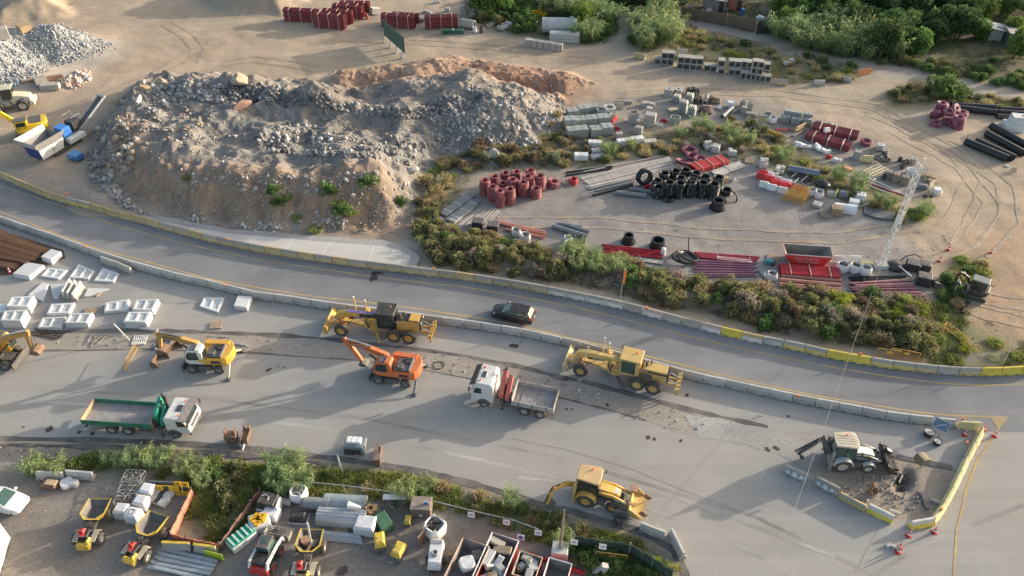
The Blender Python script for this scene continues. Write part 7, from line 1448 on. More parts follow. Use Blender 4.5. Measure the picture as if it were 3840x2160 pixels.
p=P(*T2(1320,405)); coil('ring',p.x-.1,p.y+.3,1.1,'big black pipe ring standing upright against the steel pipes',None,.3,(R(78),0),(.98,.98,1.0))
put(MB().box((0,0,.15),(.6,.3,.28),rz=.5).box((.2,.1,.35),(.5,.25,.12)).build('red_parts',M_PLR),*T2(1355,450),0,0,0,'small heap of red plastic parts under the black ring','parts')
for k,(x,y,n) in enumerate([(1185,365,3),(1345,330,3),(1500,310,3),(1660,355,3),(1425,420,4),(1600,450,4),(1785,405,4),(1995,420,4),(1065,465,3),(1250,500,4),(1410,500,4),(1580,485,4),(1755,490,4),(1935,510,4),(1085,562,3),(1240,720,1)]): stack('black',*q22(x,y),n,.52,'black coils in stacks','tied black pipe',50+k)
p=P(*q22(2110,690)); coil('black',p.x,p.y+.3,.02,'black coil lying right of the stacked black coils',None,0,(0,0),1.1); p=P(*q22(2170,790)); coil('hose',p.x,p.y+.2,.3,'wide loose black hose loop leaning by the flanged black drum',None,0,(R(50),0),(1.0,1.1,2.2))
def drum(px,py,label,Rb=.78,Rt=.55,hh=.95,flange=True,off=.7):
 r=thing('pipe_drum',label,'pipe coil',group='big black pipe drums'); put(r,px,py,0,off)
 MB().lathe([(Rb*.98,.0),(Rt*1.08,hh*.35),(Rt*1.1,hh*.6),(Rt,hh),(Rt-.13,hh),(Rt-.16,.1)],24).build('drum',M_BP,r)
 f=MB()
 for k in range(3 if flange else 1): f.lathe([(Rb+.1-.04*k,.0+.09*k),(Rb+.1-.04*k,.09+.09*k),(Rb-.2,.1+.09*k),(Rb-.2,.0+.09*k)],26)
 f.build('flange',M_BP,r); return r
drum(*q22(1985,945),'flanged black pipe drum in front of the stacked black coils',.85,.68,1.15)
drum(*T2(1175,1030),'hat shaped black pipe drum on the yard, left of two',.72,.55,1.0);
r=drum(*T2(1470,1075),'broad black pipe drum on the yard, right of two',.82,.72,1.0,False)
drum(*q26(690,815),'black pipe drum standing in the weedy strip',.78,.66,1.1,False)
bundle(q22(1600,330),q22(2080,190),3,8,.11,M_BRED,'bundle of bright red pipes behind the black coils',None,M_STRAP)
bundle(q22(1920,400),q22(2340,235),1,7,.10,M_SP,'grey strapped pipe bundle right of the red bundle',None,M_STRAPW,ns=1)
pallet(*q22(2455,190),-12,'empty pallet at the weed edge above the black coils')
put(MB().box((0,0,.35),(.6,.4,.7),ch=.02).build('cardboard_box',M_CARD),*q22(2105,510),20,.2,0,'brown cardboard box right of the black coils','box'); bigbag(*q22(2200,490),.55,0,'small white bag beside the cardboard box',M_GREY,off=.2)
for x,y,s,rt,l in [(1460,240,1.15,(.35,.1),'large purple red hose coil leaning by the red bundle'),(1590,130,.85,(.1,0),'purple red hose coil above the large leaning coil'),(1710,190,.95,(.2,-.2),'purple red hose coil at the end of the red bundle'),(1545,45,1.1,(0,.1),'flat purple red hose coil at the weed edge'),(1645,250,.45,(0,0),'small purple red coil between red bundle and black coils')]:
 p=P(*q22(x,y)); coil('bigred',p.x,p.y,.12*s if rt!=(0,0) else .02,l,None,x,rt,(s,s,1.4))
for x,y,rz,l,a in [(2405,985,20,'pale rough block pile at the weed edge above the red bundle',2),(2510,1035,-25,'square pale block pallet right of the rough block pile',2)]: block_pallet(*q20(x,y),rz,l,M_CONCL,2,2,a,(.5,.5,.45),.4,5,.3 if a==2 and x<2450 else 0)
for f,x,y,rz,l,nz in [(q26,345,1085,-5,'grey block pallet above the strapped grey pipes',2),(q28,255,310,-12,'block pallet with a ragged top above the red plastic barrier',3),(q28,505,385,-20,'block pallet right of the ragged topped one',2),(q28,430,420,-20,'low block pile beside the white plastic barriers',1)]: block_pallet(*f(x,y),rz,l,M_CONCL if nz!=1 else M_CONC,2,2,nz,(.52,.48,.36),.45,int(x),.35)
# kerb units and pallets below the grey blocks (white topped)
for x,y,rz,l,nz in [(690,955,-4,'white topped kerb stack in the weeds, upper left',2),(740,1045,10,'white topped kerb stack in the weeds below the upper left one',1),(735,1130,12,'white topped kerb stack in the weeds, lowest',1),(480,1150,-2,'white topped kerb stack at the left of the weeds',2),(1120,935,14,'cream kerb stack behind the cane clump',2),(1320,900,16,'white kerb stack in the weeds, right',2),(1520,910,12,'small pale kerb stack at the far right of the weeds',1)]: block_pallet(*q20(x,y),rz,l,M_CONCL if nz==1 else M_BLW,3,1,nz,(.6,.9,.38),.4,int(x),0,'kerb_stack','stacks of white topped kerbs')
# grey interlocking block stacks
for i,(x,y,l) in enumerate([(345,510,'left'),(510,480,'middle'),(650,450,'right')]): block_pallet(*q20(x,y),14,'grey interlocking block stack in the rear row, '+l+' one',M_KERB,2,2,3,(.78,.62,.40),.5,i,0,'block_stack','grey interlocking block stacks')
for i,(x,y,l) in enumerate([(340,830,'front row, left one'),(490,810,'front row, second from left'),(700,800,'front row, third from left'),(865,770,'front row, right one'),(300,690,'middle row, left one'),(460,660,'middle row, second from left'),(630,640,'middle row, third from left'),(800,620,'middle row, right one'),(740,500,'low, behind the middle row')]): block_pallet(*q20(x,y),10,'grey interlocking block stack in the '+l,M_KERB,2,2,3 if i<8 else 1,(.76,.68,.40),.6,i+20,0,'block_stack','grey interlocking block stacks')
def ring(px,py,Rr,hh,label,m=M_CONC,off=.5,sq=False,group='concrete manhole rings',ri=.8):
 r=thing('manhole_ring',label,'concrete ring',group=group); put(r,px,py,12 if sq else 0,off)
 mb=MB()
 if sq:
  n=24; o=[(Rr*1.0*math.copysign(min(1,abs(math.cos(a))*1.35),math.cos(a)),Rr*math.copysign(min(1,abs(math.sin(a))*1.35),math.sin(a))) for a in [2*math.pi*k/n for k in range(n)]]; ii=[(Rr*ri*math.cos(2*math.pi*k/n),Rr*ri*math.sin(2*math.pi*k/n)) for k in range(n)]
  mb.loft([[(a,b,0) for a,b in o],[(a,b,hh) for a,b in o],[(a,b,hh) for a,b in ii],[(a,b,.05) for a,b in ii]],cap=False); mb.add([(a,b,.05) for a,b in ii],[tuple(range(n))])
 else: mb.lathe([(Rr,0),(Rr,hh),(Rr*ri,hh),(Rr*ri,.05),(0,.05)],24)
 mb.build('ring',m,r); return r
ring(*q20(780,490),.62,1.1,'square cast manhole ring with round hole, left rear one',M_CONCL,.5,True); ring(*q20(905,500),.72,1.5,'square cast manhole ring with round hole, right rear one',M_CONCL,.5,True); ring(*q20(860,545),.68,1.1,'square cast manhole ring with round hole, front one',M_CONCL,.5,True)
ring(*q20(1805,180),.7,1.1,'pale concrete ring behind the tall curb stacks, left one',M_CONC,.5,False,ri=.3); ring(*q20(1945,170),.62,1.0,'pale concrete ring behind the tall curb stacks, right one',M_CONC,.4,False,ri=.3)
def boxy(px,py,d,rz,label,m=M_CONC,off=.5,hole=None,cat='concrete box',name='concrete_box',group=None,tilt=0):
 r=thing(name,label,cat,group=group); put(r,px,py,rz,off); x,y,h=d; mb=MB(); w=.12
 if hole=='top':
  mb.box((0,-y/2+w/2,h/2),(x,w,h)).box((0,y/2-w/2,h/2),(x,w,h)).box((-x/2+w/2,0,h/2),(w,y-2*w,h)).box((x/2-w/2,0,h/2),(w,y-2*w,h)).box((0,0,.05),(x-2*w,y-2*w,.1))
 elif hole=='front':
  mb.box((0,0,w/2),(x,y,w)).box((0,0,h-w/2),(x,y,w)).box((-x/2+w/2,0,h/2),(w,y,h-2*w)).box((x/2-w/2,0,h/2),(w,y,h-2*w)).box((0,y/2-w/2,h/2),(x-2*w,w,h-2*w))
 else: mb.box((0,0,h/2),(x,y,h),ch=.03)
 mb.build('shell',m,r); r.rotation_euler=(tilt,0,R(rz)); return r
boxy(*q20(1265,590),(1.2,1.0,1.55),8,'tall grey concrete chamber with recessed lid, left of two',M_CONC,.5,'top'); boxy(*q20(1520,630),(1.45,1.2,1.65),-18,'tall grey concrete chamber with pale lid, right of two',M_CONC,.6); put(MB().box((0,0,0),(.8,.6,.06)).build('lid_slab',M_CONCL),*q20(1500,540),-18,.5,1.7,'pale slab on top of the right tall concrete chamber','slab')
boxy(*q20(1350,740),(1.0,.8,.95),-22,'grey concrete chamber with plastic sheet on top in the weeds',M_CONC,.4); bigbag(*q20(1335,650),.5,0,'crumpled clear plastic on the grey concrete chamber',M_GREY,off=.4,open_=False,hh=.5).location.z=1.0
boxy(*q20(1900,590),(1.3,.9,.95),-14,'grey open concrete trough box at the weed edge',M_CONC,.4,'top'); boxy(*q20(1050,830),(.9,.7,.9),10,'grey concrete chamber in the weeds right of the block stacks',M_CONC,.3)
put(MB().box((0,0,.35),(1.5,.12,1.1),ry=0).box((0,.55,.45),(1.5,.1,1.0),rz=.1).build('slab_pair',M_CONC),*q20(1035,370),-10,.2,0,'grey slabs leaning behind the manhole rings','slab'); put(MB().box((-.4,0,.3),(1.0,.8,.6),rz=.3).box((.5,0,.25),(.9,.7,.5),rz=-.2).build('concrete_pieces',M_CONC),*q20(1490,335),-6,.3,0,'grey concrete wedges behind the tall chambers','slab'); put(MB().box((0,0,.2),(1.1,.7,.4)).build('slab_stack',M_CONCD),*q20(1185,280),-3,.2,0,'small grey slab stack on the dirt behind the chambers','slab')
def curbs(px,py,n,rz,label,off=.5):
 r=thing('curb_stack',label,'curbs',group='tall curb stacks'); put(r,px,py,rz,off); me=MB().prism([(-.55,0),(.55,0),(.5,.13),(.1,.16),(-.1,.12),(-.5,.13)],-.5,.5).mesh('curb',M_KERB)
 for k in range(n): b=bpy.data.objects.new('curb',me); COL.objects.link(b); b.parent=r; b.location=(rnd.uniform(-.03,.03),rnd.uniform(-.03,.03),.02+.19*k)
 t_=MB()
 for k in range(4): t_.hexa([(-.5+.25*k,-.5,0),(-.3+.25*k,-.5,0),(-.3+.25*k,.5,0),(-.5+.25*k,.5,0),(-.42+.25*k,-.4,.22),(-.38+.25*k,-.4,.22),(-.38+.25*k,.4,.22),(-.42+.25*k,.4,.22)])
 b=t_.build('curb_end',M_CONCL,r); b.location=(0,0,.02+.19*n)
for x,y,n,l in [(1925,275,4,'left rear one'),(2020,440,8,'tallest, middle one'),(2110,300,7,'rear right one'),(2150,490,7,'front right one')]: curbs(*q20(x,y),n,-24,'tall stack of thin grey curb units, '+l)
for k,(x,y,l) in enumerate([(2100,150,'rear left'),(2165,140,'rear right'),(2230,160,'far right'),(2185,220,'middle'),(2260,280,'right'),(2220,300,'front')]): ring(*q20(x,y),.38,.9,'dark drum with pale lid beside the curb stacks, %s one'%l,mat('dark drum',(.05,.05,.052),.6,dust=.15),.3,group='dark drums by the curb stacks',ri=.45)
pipe(q20(2340,310),q20(2380,200),.3,mat('rust stained pipe',(.27,.24,.21),.7,dust=.3),'rust stained upright leaning pipe by the dark drums',None,.1)
put(MB().box((0,0,.5),(1.7,.1,1.2),ry=.1).box((.3,-.25,.35),(1.2,.08,.9),rz=.2).build('boards',mat('plywood',(.42,.32,.22),.85,dust=.2)),*q20(2500,270),-35,.2,0,'plywood boards leaning beside the drums','boards',None,.5)
put(MB().lathe([(.95,0),(1.05,.35),(.8,.55),(.2,.62),(0,.6)],14).build('tarp_heap',mat('dark maroon tarp',(.07,.03,.035),.7,dust=.2,bump=.5)),*q20(2370,440),0,.5,0,'dark maroon tarpaulin heap in the weeds by the drums','tarpaulin'); m=MB()
for k in range(6): m.box((rnd.uniform(-.4,.4),rnd.uniform(-.3,.3),.6+.03*k),(.9,.12,.04),rz=rnd.uniform(-.5,.5))
put(m.build('timber_offcuts',mat('pink timber',(.5,.36,.28),.85)),*q20(2380,400),0,.5,0,'timber offcuts lying on the maroon tarpaulin','timber')
m=MB()
for k in range(6): m.box((rnd.uniform(-.4,.4),rnd.uniform(-.4,.4),.05+.05*k),(1.1,.3,.05),rz=rnd.uniform(-.6,.6))
put(m.build('timber_offcuts',mat('cream boards',(.58,.50,.38),.85)),*q20(1850,385),30,.1,0,'cream boards lying beside the tallest curb stack','timber')
for x,y,l in [(1010,690,'red mesh roll beside the block stacks'),(1720,570,'red hose coil beside the tall chamber')]:
 p=P(*q20(x,y)); coil('scarlet',p.x,p.y+.2,.02,l,None,0,(.3,0),(1.0,.8,.9))
o=MB().box((0,0,.3),(.05,1.6,.6)).build('red_net',M_PLR); put(o,*q20(985,560),-28,.2,0,'strip of red netting standing behind the block stacks','net')
m=MB()
for k in range(5): m.box((.25*k-.5,0,.06+.1*(k%2)),(.22,1.0,.1),rz=.1)
put(m.build('kerb_row',M_CONCL),*q20(1660,610),-30,.1,0,'pale kerbs laid flat beside the weeds','kerbs')
# goods right of the drums
bigbag(*q26(310,340),.9,20,'clear plastic bundle on the dirt behind the grey pipe',M_GREY,off=.2,m=M_WRAP,open_=False); pipe(q26(190,510),q26(340,370),.3,M_GP,'grey pipe with plastic at its end in the weeds',None)
bigbag(*q26(150,370),.7,0,'heap of pale rags behind the grey pipe',M_GREY,off=.1,open_=False,hh=.5)
for x,y,d,l,h in [(500,340,(.75,.6,1.0),'open topped concrete chamber, rear left of the small group','top'),(610,385,(.75,.6,1.1),'open topped concrete chamber, rear right of the small group','top'),(520,435,(.7,.6,.95),'upright concrete block in front of the small group',None),(445,420,(.5,.5,.6),'low dark concrete block left of the small group',None),(625,490,(1.4,.7,.6),'long low concrete block right of the small group',None),(890,470,(.8,.5,.6),'grey block behind the white bag',None)]: boxy(*q26(x,y),d,-18,l,M_CONC if d[2]!=.6 else M_CONCD,.3,h)
A,B=P(*q26(740,545)),P(*q26(870,550)); put_barrier(A.xy,B.xy,'fy','','',.2,label='tan faced barrier beside the white bag'); A,B=P(*q26(1280,710)),P(*q26(1430,620)); put_barrier(A.xy,B.xy,'y','','',.1,label='yellow barrier leaning over by the maroon bundles',tilt=.4); A,B=P(*q28(1735,205)),P(*q28(1900,212)); put_barrier(A.xy,B.xy,'cy','','',.2,label='cream barrier under the black hose loops')
bigbag(*q26(950,585),.95,10,'white tied bag beside the grey block wall',M_GREY,off=.3)
for i,(x,y,l) in enumerate([(1140,580,'front left'),(1300,605,'front middle'),(1465,615,'front right'),(1200,450,'rear left, high'),(1330,470,'rear middle, high'),(1490,500,'rear right, high')]):
 b=block_pallet(*q26(x,y if i<3 else y+110),-17,'smooth grey block wall piece, %s'%l,M_KERB,2,1,2 if i<3 else 3,(.62,.75,.42),.35 if i<3 else .95,i,0,'block_stack','smooth grey block wall')
for i,(a,b,r_,c,l) in enumerate([((1560,640),(2230,800),3,9,'rear maroon pipe bundle beside the small chamber frames'),((1470,760),(2110,960),3,7,'middle maroon pipe bundle with timber battens'),((1450,810),(2100,1010),4,3,'front maroon pipe bundle of the pair')]): bundle(q26(*a),q26(*b),r_,c,.105,M_MAR,l,'maroon pipe bundles in the pipe yard',M_STRAPW,ns=3)
put(MB().box((0,0,.3),(.8,.5,.3),rz=.2).box((.1,.2,.5),(.7,.3,.2)).build('white_parts',M_PLW),*q26(1755,790),10,.2,.55,'white plastic parts on the maroon bundles','parts')
for x,y,l in [(1650,570,'left'),(1790,620,'middle'),(1885,645,'right')]: boxy(*q26(x,y),(.6,.5,.45),-15,'small square concrete frame behind the maroon bundles, %s one'%l,M_CONCL,.1,'top')
p=P(*q26(2360,900)); coil('bigred',p.x,p.y+.2,.05,'maroon hose coil at the end of the maroon bundles',None,0,(.1,.1),(.75,.75,1.5))
m=MB()
for k in range(7): m.box((rnd.uniform(-1.4,1.4),rnd.uniform(-.4,.4),.2+rnd.uniform(0,.3)),(.9,.4,.35),rz=rnd.uniform(-.7,.7),ry=rnd.uniform(-.5,.5),ch=.06)
put(m.build('broken_barriers',M_PLW),*q26(1480,950),-15,.1,0,'heap of broken white plastic barriers in the grass below the maroon bundles','debris'); put(MB().box((0,0,.25),(.9,.5,.4),ry=.4,ch=.06).box((.5,.1,.2),(.7,.4,.4),rz=.7,ch=.06).build('broken_barriers',M_PLW),*q26(1730,1020),-15,.1,0,'white plastic barrier bits in the tall grass','debris')
put(MB().box((0,0,.25),(.6,.3,.5),ry=.3,ch=.05).build('red_plastic',M_PLR),*q26(1800,1120),0,.1,0,'red plastic piece in the grass left of white pieces','debris'); put(MB().box((-.2,0,.25),(.7,.35,.5),ry=.3,ch=.06).box((.4,0,.2),(.5,.4,.4),rz=.6,ch=.05).build('white_plastic',M_PLW),*q26(1920,1170),0,.1,0,'white plastic pieces beside the red plastic piece','debris'); put(MB().box((0,0,.2),(1.1,.7,.35),ry=.2,ch=.05).build('red_board',mat('salmon board',(.62,.16,.11),.6,dust=.15)),*q26(2080,1295),-10,.1,0,'salmon red plastic board in the grass','board')
m=MB()
for k in range(5): m.box((rnd.uniform(-.7,.7),rnd.uniform(-.3,.3),.15+.1*k),(1.2,.08,.5),rz=rnd.uniform(-.6,.6),ry=rnd.uniform(-.4,.4))
put(m.build('orange_barriers',M_YRAIL),*q26(1010,780),-8,.1,0,'tangle of orange yellow barrier panels in the weedy strip','debris'); put(MB().box((0,0,.08),(1.6,.5,.12)).box((.9,.3,.1),(1.0,.3,.12)).build('red_sheet',mat('dull red sheet',(.4,.06,.05),.6,dust=.2)),*q26(1090,690),-18,.1,0,'dull red sheets lying behind the barrier tangle','sheet')
pipe(q26(1250,790),q26(1450,690),.14,M_DGREY,'dark pipe lying under the leaning yellow barrier',None)
m=MB()
for k in range(5): m.box((0,.25*k-.5,.06+.04*k),(2.2,.1,.05),rz=rnd.uniform(-.15,.15))
put(m.build('planks',mat('pale planks',(.55,.45,.34),.85)),*q26(770,590),-14,.1,0,'pale planks on the ground left of the white bag','timber')
# plastic water barriers
def wbar(px,py,m,rz,label,off=.25,tilt=0,L=1.1):
 r=thing('plastic_barrier',label,'plastic barrier',group='red and white plastic barriers'); put(r,px,py,rz,off); MB().prism([(-.24,0),(.24,0),(.22,.2),(.13,.4),(.12,.75),(.08,.82),(-.08,.82),(-.12,.75),(-.13,.4),(-.22,.2)],-L/2,L/2,ax='x').box((L/2+.05,0,.4),(.12,.1,.6)).build('shell',m,r,bevel=.04); r.rotation_euler=(tilt,0,R(rz))
for x,y,m,l in [(215,460,M_PLR,'red plastic barrier at the left end of the plastic row'),(245,425,M_PLR,'red plastic barrier behind the left end one'),(255,590,M_PLW,'white plastic barrier, front left'),(375,635,M_PLW,'white plastic barrier, front middle'),(535,680,M_PLW,'white plastic barrier, front right'),(330,500,M_PLR,'red plastic barrier between white ones, left'),(420,560,M_PLR,'red plastic barrier between white ones, middle'),(560,600,M_PLR,'red plastic barrier between white ones, right'),(330,440,M_PLW,'white plastic barrier, rear left'),(450,510,M_PLW,'white plastic barrier, rear middle'),(600,560,M_PLW,'white plastic barrier, rear right')]: wbar(*q28(x,y),m,-22,l)
for a,b,m,r_,l in [((420,440),(900,650),M_PURPP,.11,'purple pipe beside the plastic barriers, rear'),((400,470),(860,660),M_BRED,.11,'red pipe beside the plastic barriers'),((640,520),(900,640),M_BRED,.11,'short red pipe beside the plastic barriers')]: pipe(q28(*a),q28(*b),r_,m,l,None,.1)
bundle(q28(560,450),q28(920,580),2,7,.09,M_GP,'bundle of grey pipes behind the purple pipes',None,M_STRAPW,ns=1); bundle(q28(640,400),q28(930,520),2,8,.1,M_BP,'bundle of black pipes behind the grey bundle',None,M_GREY,ns=2)
r=thing('folded_sheet','blue grey metal sheet resting on wooden bearers in the weeds','sheet'); put(r,*q28(860,400),-20,.4); MB().prism([(-.7,.0),(0,.28),(.7,.0),(.7,.05),(0,.34),(-.7,.05)],-1.9,1.9,ax='x').build('sheet',mat('blue grey sheet',(.10,.135,.18),.5,dust=.15),r).location=(0,0,.45)
MB().box((-1.2,0,.22),(.12,1.5,.44)).box((.7,0,.22),(.12,1.5,.44)).build('bearer',M_WOOD,r)
put(MB().lathe([(.8,0),(.95,.3),(.6,.6),(0,.7)],9).build('black_heap',mat('black plastic',(.02,.02,.022),.4,dust=.1,bump=.6)),*q28(1150,570),0,.4,0,'heap of black plastic behind the white bags','heap')
bigbag(*q28(975,720),.95,10,'white bag with dark scraps, left of the pair by the yellow barrier pile'); bigbag(*q28(1090,755),1.0,-15,'white bag with dark scraps, right of the pair by the yellow barrier pile')
for k in range(9):
 a,b=q28(525+22*k,775-18*k),q28(850+15*k,848-20*k); crowd(a,b,'yellow crowd barrier, one of a nested pile in front of the plastic barriers','nested pile of yellow crowd barriers',1.0)
block_pallet(*q28(1070,880),-30,'low pallet of pale stones in front of the white bags',M_CONCL,2,2,1,(.5,.45,.3),.3,3)
put(MB().box((0,0,.3),(1.1,.8,.5),ch=.1).cyl((.35,-.5,.5),(.6,.5,.7),.12,mi=1).build('machine_part',[M_CONC,mat('olive yellow',(.45,.40,.1),.6,dust=.3)]),*q28(1290,730),-15,.4,0,'grey and olive yellow machine part right of the white bags','machine part'); put(MB().box((0,0,.4),(1.1,.8,.75),ch=.15).build('wrapped_goods',M_GP),*q28(1460,745),-15,.4,0,'grey wrapped goods left of the hose coil pallet','goods')
boxy(*q28(1620,880),(1.1,.9,.8),-20,'white wrapped crate under the hose coil',M_WRAP,.4,None,'crate','crate'); p=P(*q28(1625,760)); coil('hose',p.x,p.y+.3,.85,'reddish hose coil lying on the white wrapped crate',None,0,(0,0),(.65,.65,1.6)); block_pallet(*q28(1715,805),-20,'white block pallet behind the hose coil crate',M_BLW,3,2,3,(.36,.5,.3),.4,2)
r=thing('film_roll','big white wrapped roll lying in front of the white pallets','roll'); put(r,*q28(1490,980),-14,.55); MB().cyl((-1.25,0,.5),(1.25,0,.5),.5,n=16).box((0,0,.4),(2.45,.9,.8),ch=.25).build('wrap',mat('white film',(.72,.74,.76),.25,dust=.05),r)
pallet(*q28(1345,1015),-8,'stacked pallet beside the white roll',0,7,.4); pallet(*q28(1190,1020),-12,'low broken pallet left of the stacked pallets',0,2,.2)
put(MB().box((0,0,.03),(2.4,.7,.05),ry=-.1).build('grey_board',M_CONC),*q28(1810,870),10,.2,.15,'grey board lying above the ribbed mat','board')
r=thing('ribbed_mat','long curved dark grey ribbed mat on the ground by the mast','mat'); a=P(*q28(1770,985)); b=P(*q28(2235,1075)); mb=MB(); m2=MB()
N=18
dirv=(b-a); perp=Vector((-dirv.y,dirv.x,0)).normalized()
for k in range(N):
 f0=k/N; sag=-.35*math.sin(math.pi*f0); c=a+dirv*f0+perp*(.75+sag); c.z=.12
 mb.box(c,(dirv.length/N*.55,1.7,.22),rz=math.atan2(dirv.y,dirv.x)); m2.box(c-Vector((0,0,.02)),(dirv.length/N*1.02,1.75,.15),rz=math.atan2(dirv.y,dirv.x))
mb.build('ribs',mat('grey rib',(.24,.25,.26),.7,dust=.2),r); m2.build('base',mat('dark mat',(.09,.095,.10),.7,dust=.15),r)
for a,b,m,r_,l in [((1550,400),(2390,720),M_PLW,.06,'thin white tube in the grass by the mast'),((1720,490),(2400,745),M_PINKP,.11,'red white boom tube in the grass, front'),((1840,540),(2420,750),M_REDP,.12,'dull red boom tube in the grass, middle'),((1720,540),(2380,790),M_SP,.12,'pale boom tube in the grass, lowest'),((1820,440),(2420,720),M_PLW,.07,'white tube above the red boom tubes')]: pipe(q28(*a),q28(*b),r_,m,l,None,.05)
crowd(q28(1860,560),q28(1920,530),'white rack end standing over the red boom tubes',None,.9,False,M_PLW)
for f,x,y,d,rz,l,mm in [(q28,1665,170,(.9,.9,1.1),-18,'pale tapered concrete block right of the maroon bundles',M_CONC),(q28,2140,450,(.9,.9,.9),-20,'brownish concrete block of three, left',mat('brown block',(.27,.225,.185),.9,dust=.2,bump=.2)),(q28,2250,500,(.9,.9,1.0),-20,'brownish concrete block of three, middle',mat('brown block',(.27,.225,.185),.9,dust=.2,bump=.2)),(q28,2380,555,(1.0,1.0,1.05),-20,'brownish concrete block of three, right',mat('brown block',(.27,.225,.185),.9,dust=.2,bump=.2))]:
 r=thing('concrete_block',l,'block'); put(r,*f(x,y),rz,.45); MB().box((0,0,d[2]/2),d,top=(d[0]*.82,d[1]*.82),ch=.04).build('body',mm,r); MB().cyl((0,0,d[2]-.02),(0,0,d[2]+.004),.13,n=12).build('socket',M_DGREY,r)
boxy(*q28(2490,400),(1.1,.8,.7),-20,'white rimmed concrete trough above the brown blocks',M_BLW,.4,'top')
for x,y,l in [(2070,460,'alone left of the brown blocks'),(2355,310,'front of the small group'),(2360,255,'middle of the small group'),(2410,245,'right of the small group'),(2310,205,'left of the small group')]: ring(*q28(x,y),.27,.6,'small dark drum with pale rim, '+l,mat('dark drum',(.05,.05,.052),.6,dust=.15),.2,group='small dark drums by the mast',ri=.7)
ring(*q28(2520,235),.42,.75,'grey concrete drum above the white rimmed trough',M_CONC,.3,ri=.4); ring(*q28(2090,110),.42,.8,'grey concrete drum behind the black hose loops',M_CONC,.3,ri=.4); block_pallet(q28(2020,30)[0],q28(2020,30)[1]-2,-20,'pale block pallet behind the grey concrete drum',M_CONCL,2,2,2,(.5,.45,.3),.3,8)
for k in range(4): put(MB().box((0,0,.08),(3.2,.16,.12)).build('beam',mat('cream beam',(.60,.54,.38),.8,dust=.15)),*q28(1870+45*k,330+28*k-40),33,0,.02*k,'cream timber beam in the row under the black hose loops','beam','cream beams by the mast')
p=P(*q28(1990,150)); coil('hose',p.x,p.y,.25,'large black hose loop over the cream beams, upper',None,0,(.3,.2),(1.5,1.2,1.5)); p=P(*q28(2080,190)); coil('hose',p.x,p.y,.15,'black hose loop over the cream beams, lower',None,1,(.1,.2),(1.1,.9,1.5))
for k,(x,y) in enumerate([(1590,330),(1620,370),(1660,385),(1640,345)]): pallet(1932+x/4,362.25+y/4,-35,'wooden pallet or board in the heap right of the mast top, '+['left','lower','right','upper'][k]+' one',.1*k)
m=MB()
for k in range(12): a=rnd.uniform(0,6); m.tube([(rnd.uniform(-.8,.8),rnd.uniform(-.5,.5),.2),(rnd.uniform(-.8,.8),rnd.uniform(-.5,.5),.7)],.03,4)
put(m.build('metal_frames',M_STEEL),*t(3,1,1570,310),0,.1,0,'tangle of galvanised metal frames behind the mast','scrap'); bigbag(*t(3,1,1700,515),1.0,10,'white bag at the right end of the goods near the ruts',M_GREY,off=.3,open_=False,hh=.8); put(MB().box((0,0,.3),(1.1,.6,.6),ch=.15).build('grey_machine',M_GP),*t(3,1,1550,460),-20,.2,0,'grey motor housing left of the stacked boards','machine'); put(MB().cyl((-.5,0,.14),(.5,0,.14),.15,n=10).build('black_tube',M_BP),*t(3,1,1600,545),-12,0,0,'short black tube on the ground below the boards','tube')
for k in range(2): put(MB().box((0,0,.5),(.9,.08,1.0),rz=0).build('board',mat('cream boards',(.58,.50,.38),.85)),*t(3,1,1620+14*k,490-40*k),30,.1,0,'cream board standing at the right end of the goods, %s'%('front' if k==0 else 'rear'),'board')
# right: purple coils, big black pipes, white blocks
def t4(x,y): return (1932+x/4,y/4)
for k,(x,y,zz,l,tl) in enumerate([(1755,1040,1.15,'top of the rear pair',(0,0)),(1740,1090,.55,'middle of the rear pair',(0,0)),(1735,1125,0,'bottom of the rear pair',(0,0)),(1675,1170,.0,'standing at the left front',(R(60),0)),(1690,1235,0,'flat at the front left',(0,0)),(1790,1180,.55,'on top in the middle',(.2,0)),(1800,1215,0,'below the middle one',(0,0)),(1845,1130,.4,'leaning behind the middle',(R(50),0)),(1820,1250,.2,'standing at the front centre',(R(75),0)),(1930,1180,1.15,'top of the right stack',(0,0)),(1925,1215,.57,'middle of the right stack',(0,0)),(1915,1260,0,'bottom of the right stack',(0,0)),(1955,1130,.9,'behind the right stack',(0,0))]):
 X,Y=topz(*t4(x,y+10),zz+.3) if tl==(0,0) else P(*t4(x,y+40)).xy; coil('purple',X,Y,zz+(.03 if tl==(0,0) else .55),'dark purple pipe coil, '+l,'heap of dark purple coils at the right',k,tl)
for a,b,l in [((1840,1105),(2290,1160),'front'),((1830,1080),(2280,1115),'rear')]: pipe(t4(*a),t4(*b),.42,M_BP,'thick long black pipe behind the purple coils, '+l,None)
for a,b,l in [((2290,1190),(2600,1220),'front'),((2300,1150),(2600,1175),'middle'),((2310,1120),(2600,1135),'rear')]: pipe(t4(*a),t4(*b),.35,M_BP,'thick black pipe cut by the right edge, '+l,None)
def t41(x,y): return (1932+x/4,362.25+y/4)
for k,(a,b,l) in enumerate([((1970,10),(2400,190),'front'),((2080,0),(2460,175),'second'),((2180,-70),(2560,130),'third'),((2230,-150),(2620,60),'rear')]): pipe(t41(a[0],a[1]),t41(b[0],b[1]),.48,M_BP,'very thick black pipe lying diagonally by the right edge, %s one'%l,None,rib=0,n=18)
for k,(x,y,d,zz,l) in enumerate([(2480,1335,(2.6,1.7,1.0),0,'big white block at the right edge, lower one'),(2520,1225,(2.3,1.5,1.0),0,'big white block at the right edge, upper one with a hole')]):
 r=thing('white_block',l,'block'); put(r,1932+x/4,1335/4,-12,.9,1.0*k); MB().box((0,0,.5),d,top=(d[0]*.92,d[1]*.92)).build('body',M_BLW,r);
 if k: MB().cyl((.3,0,.99),(.3,0,1.005),.3,n=16).build('hole',M_DGREY,r)
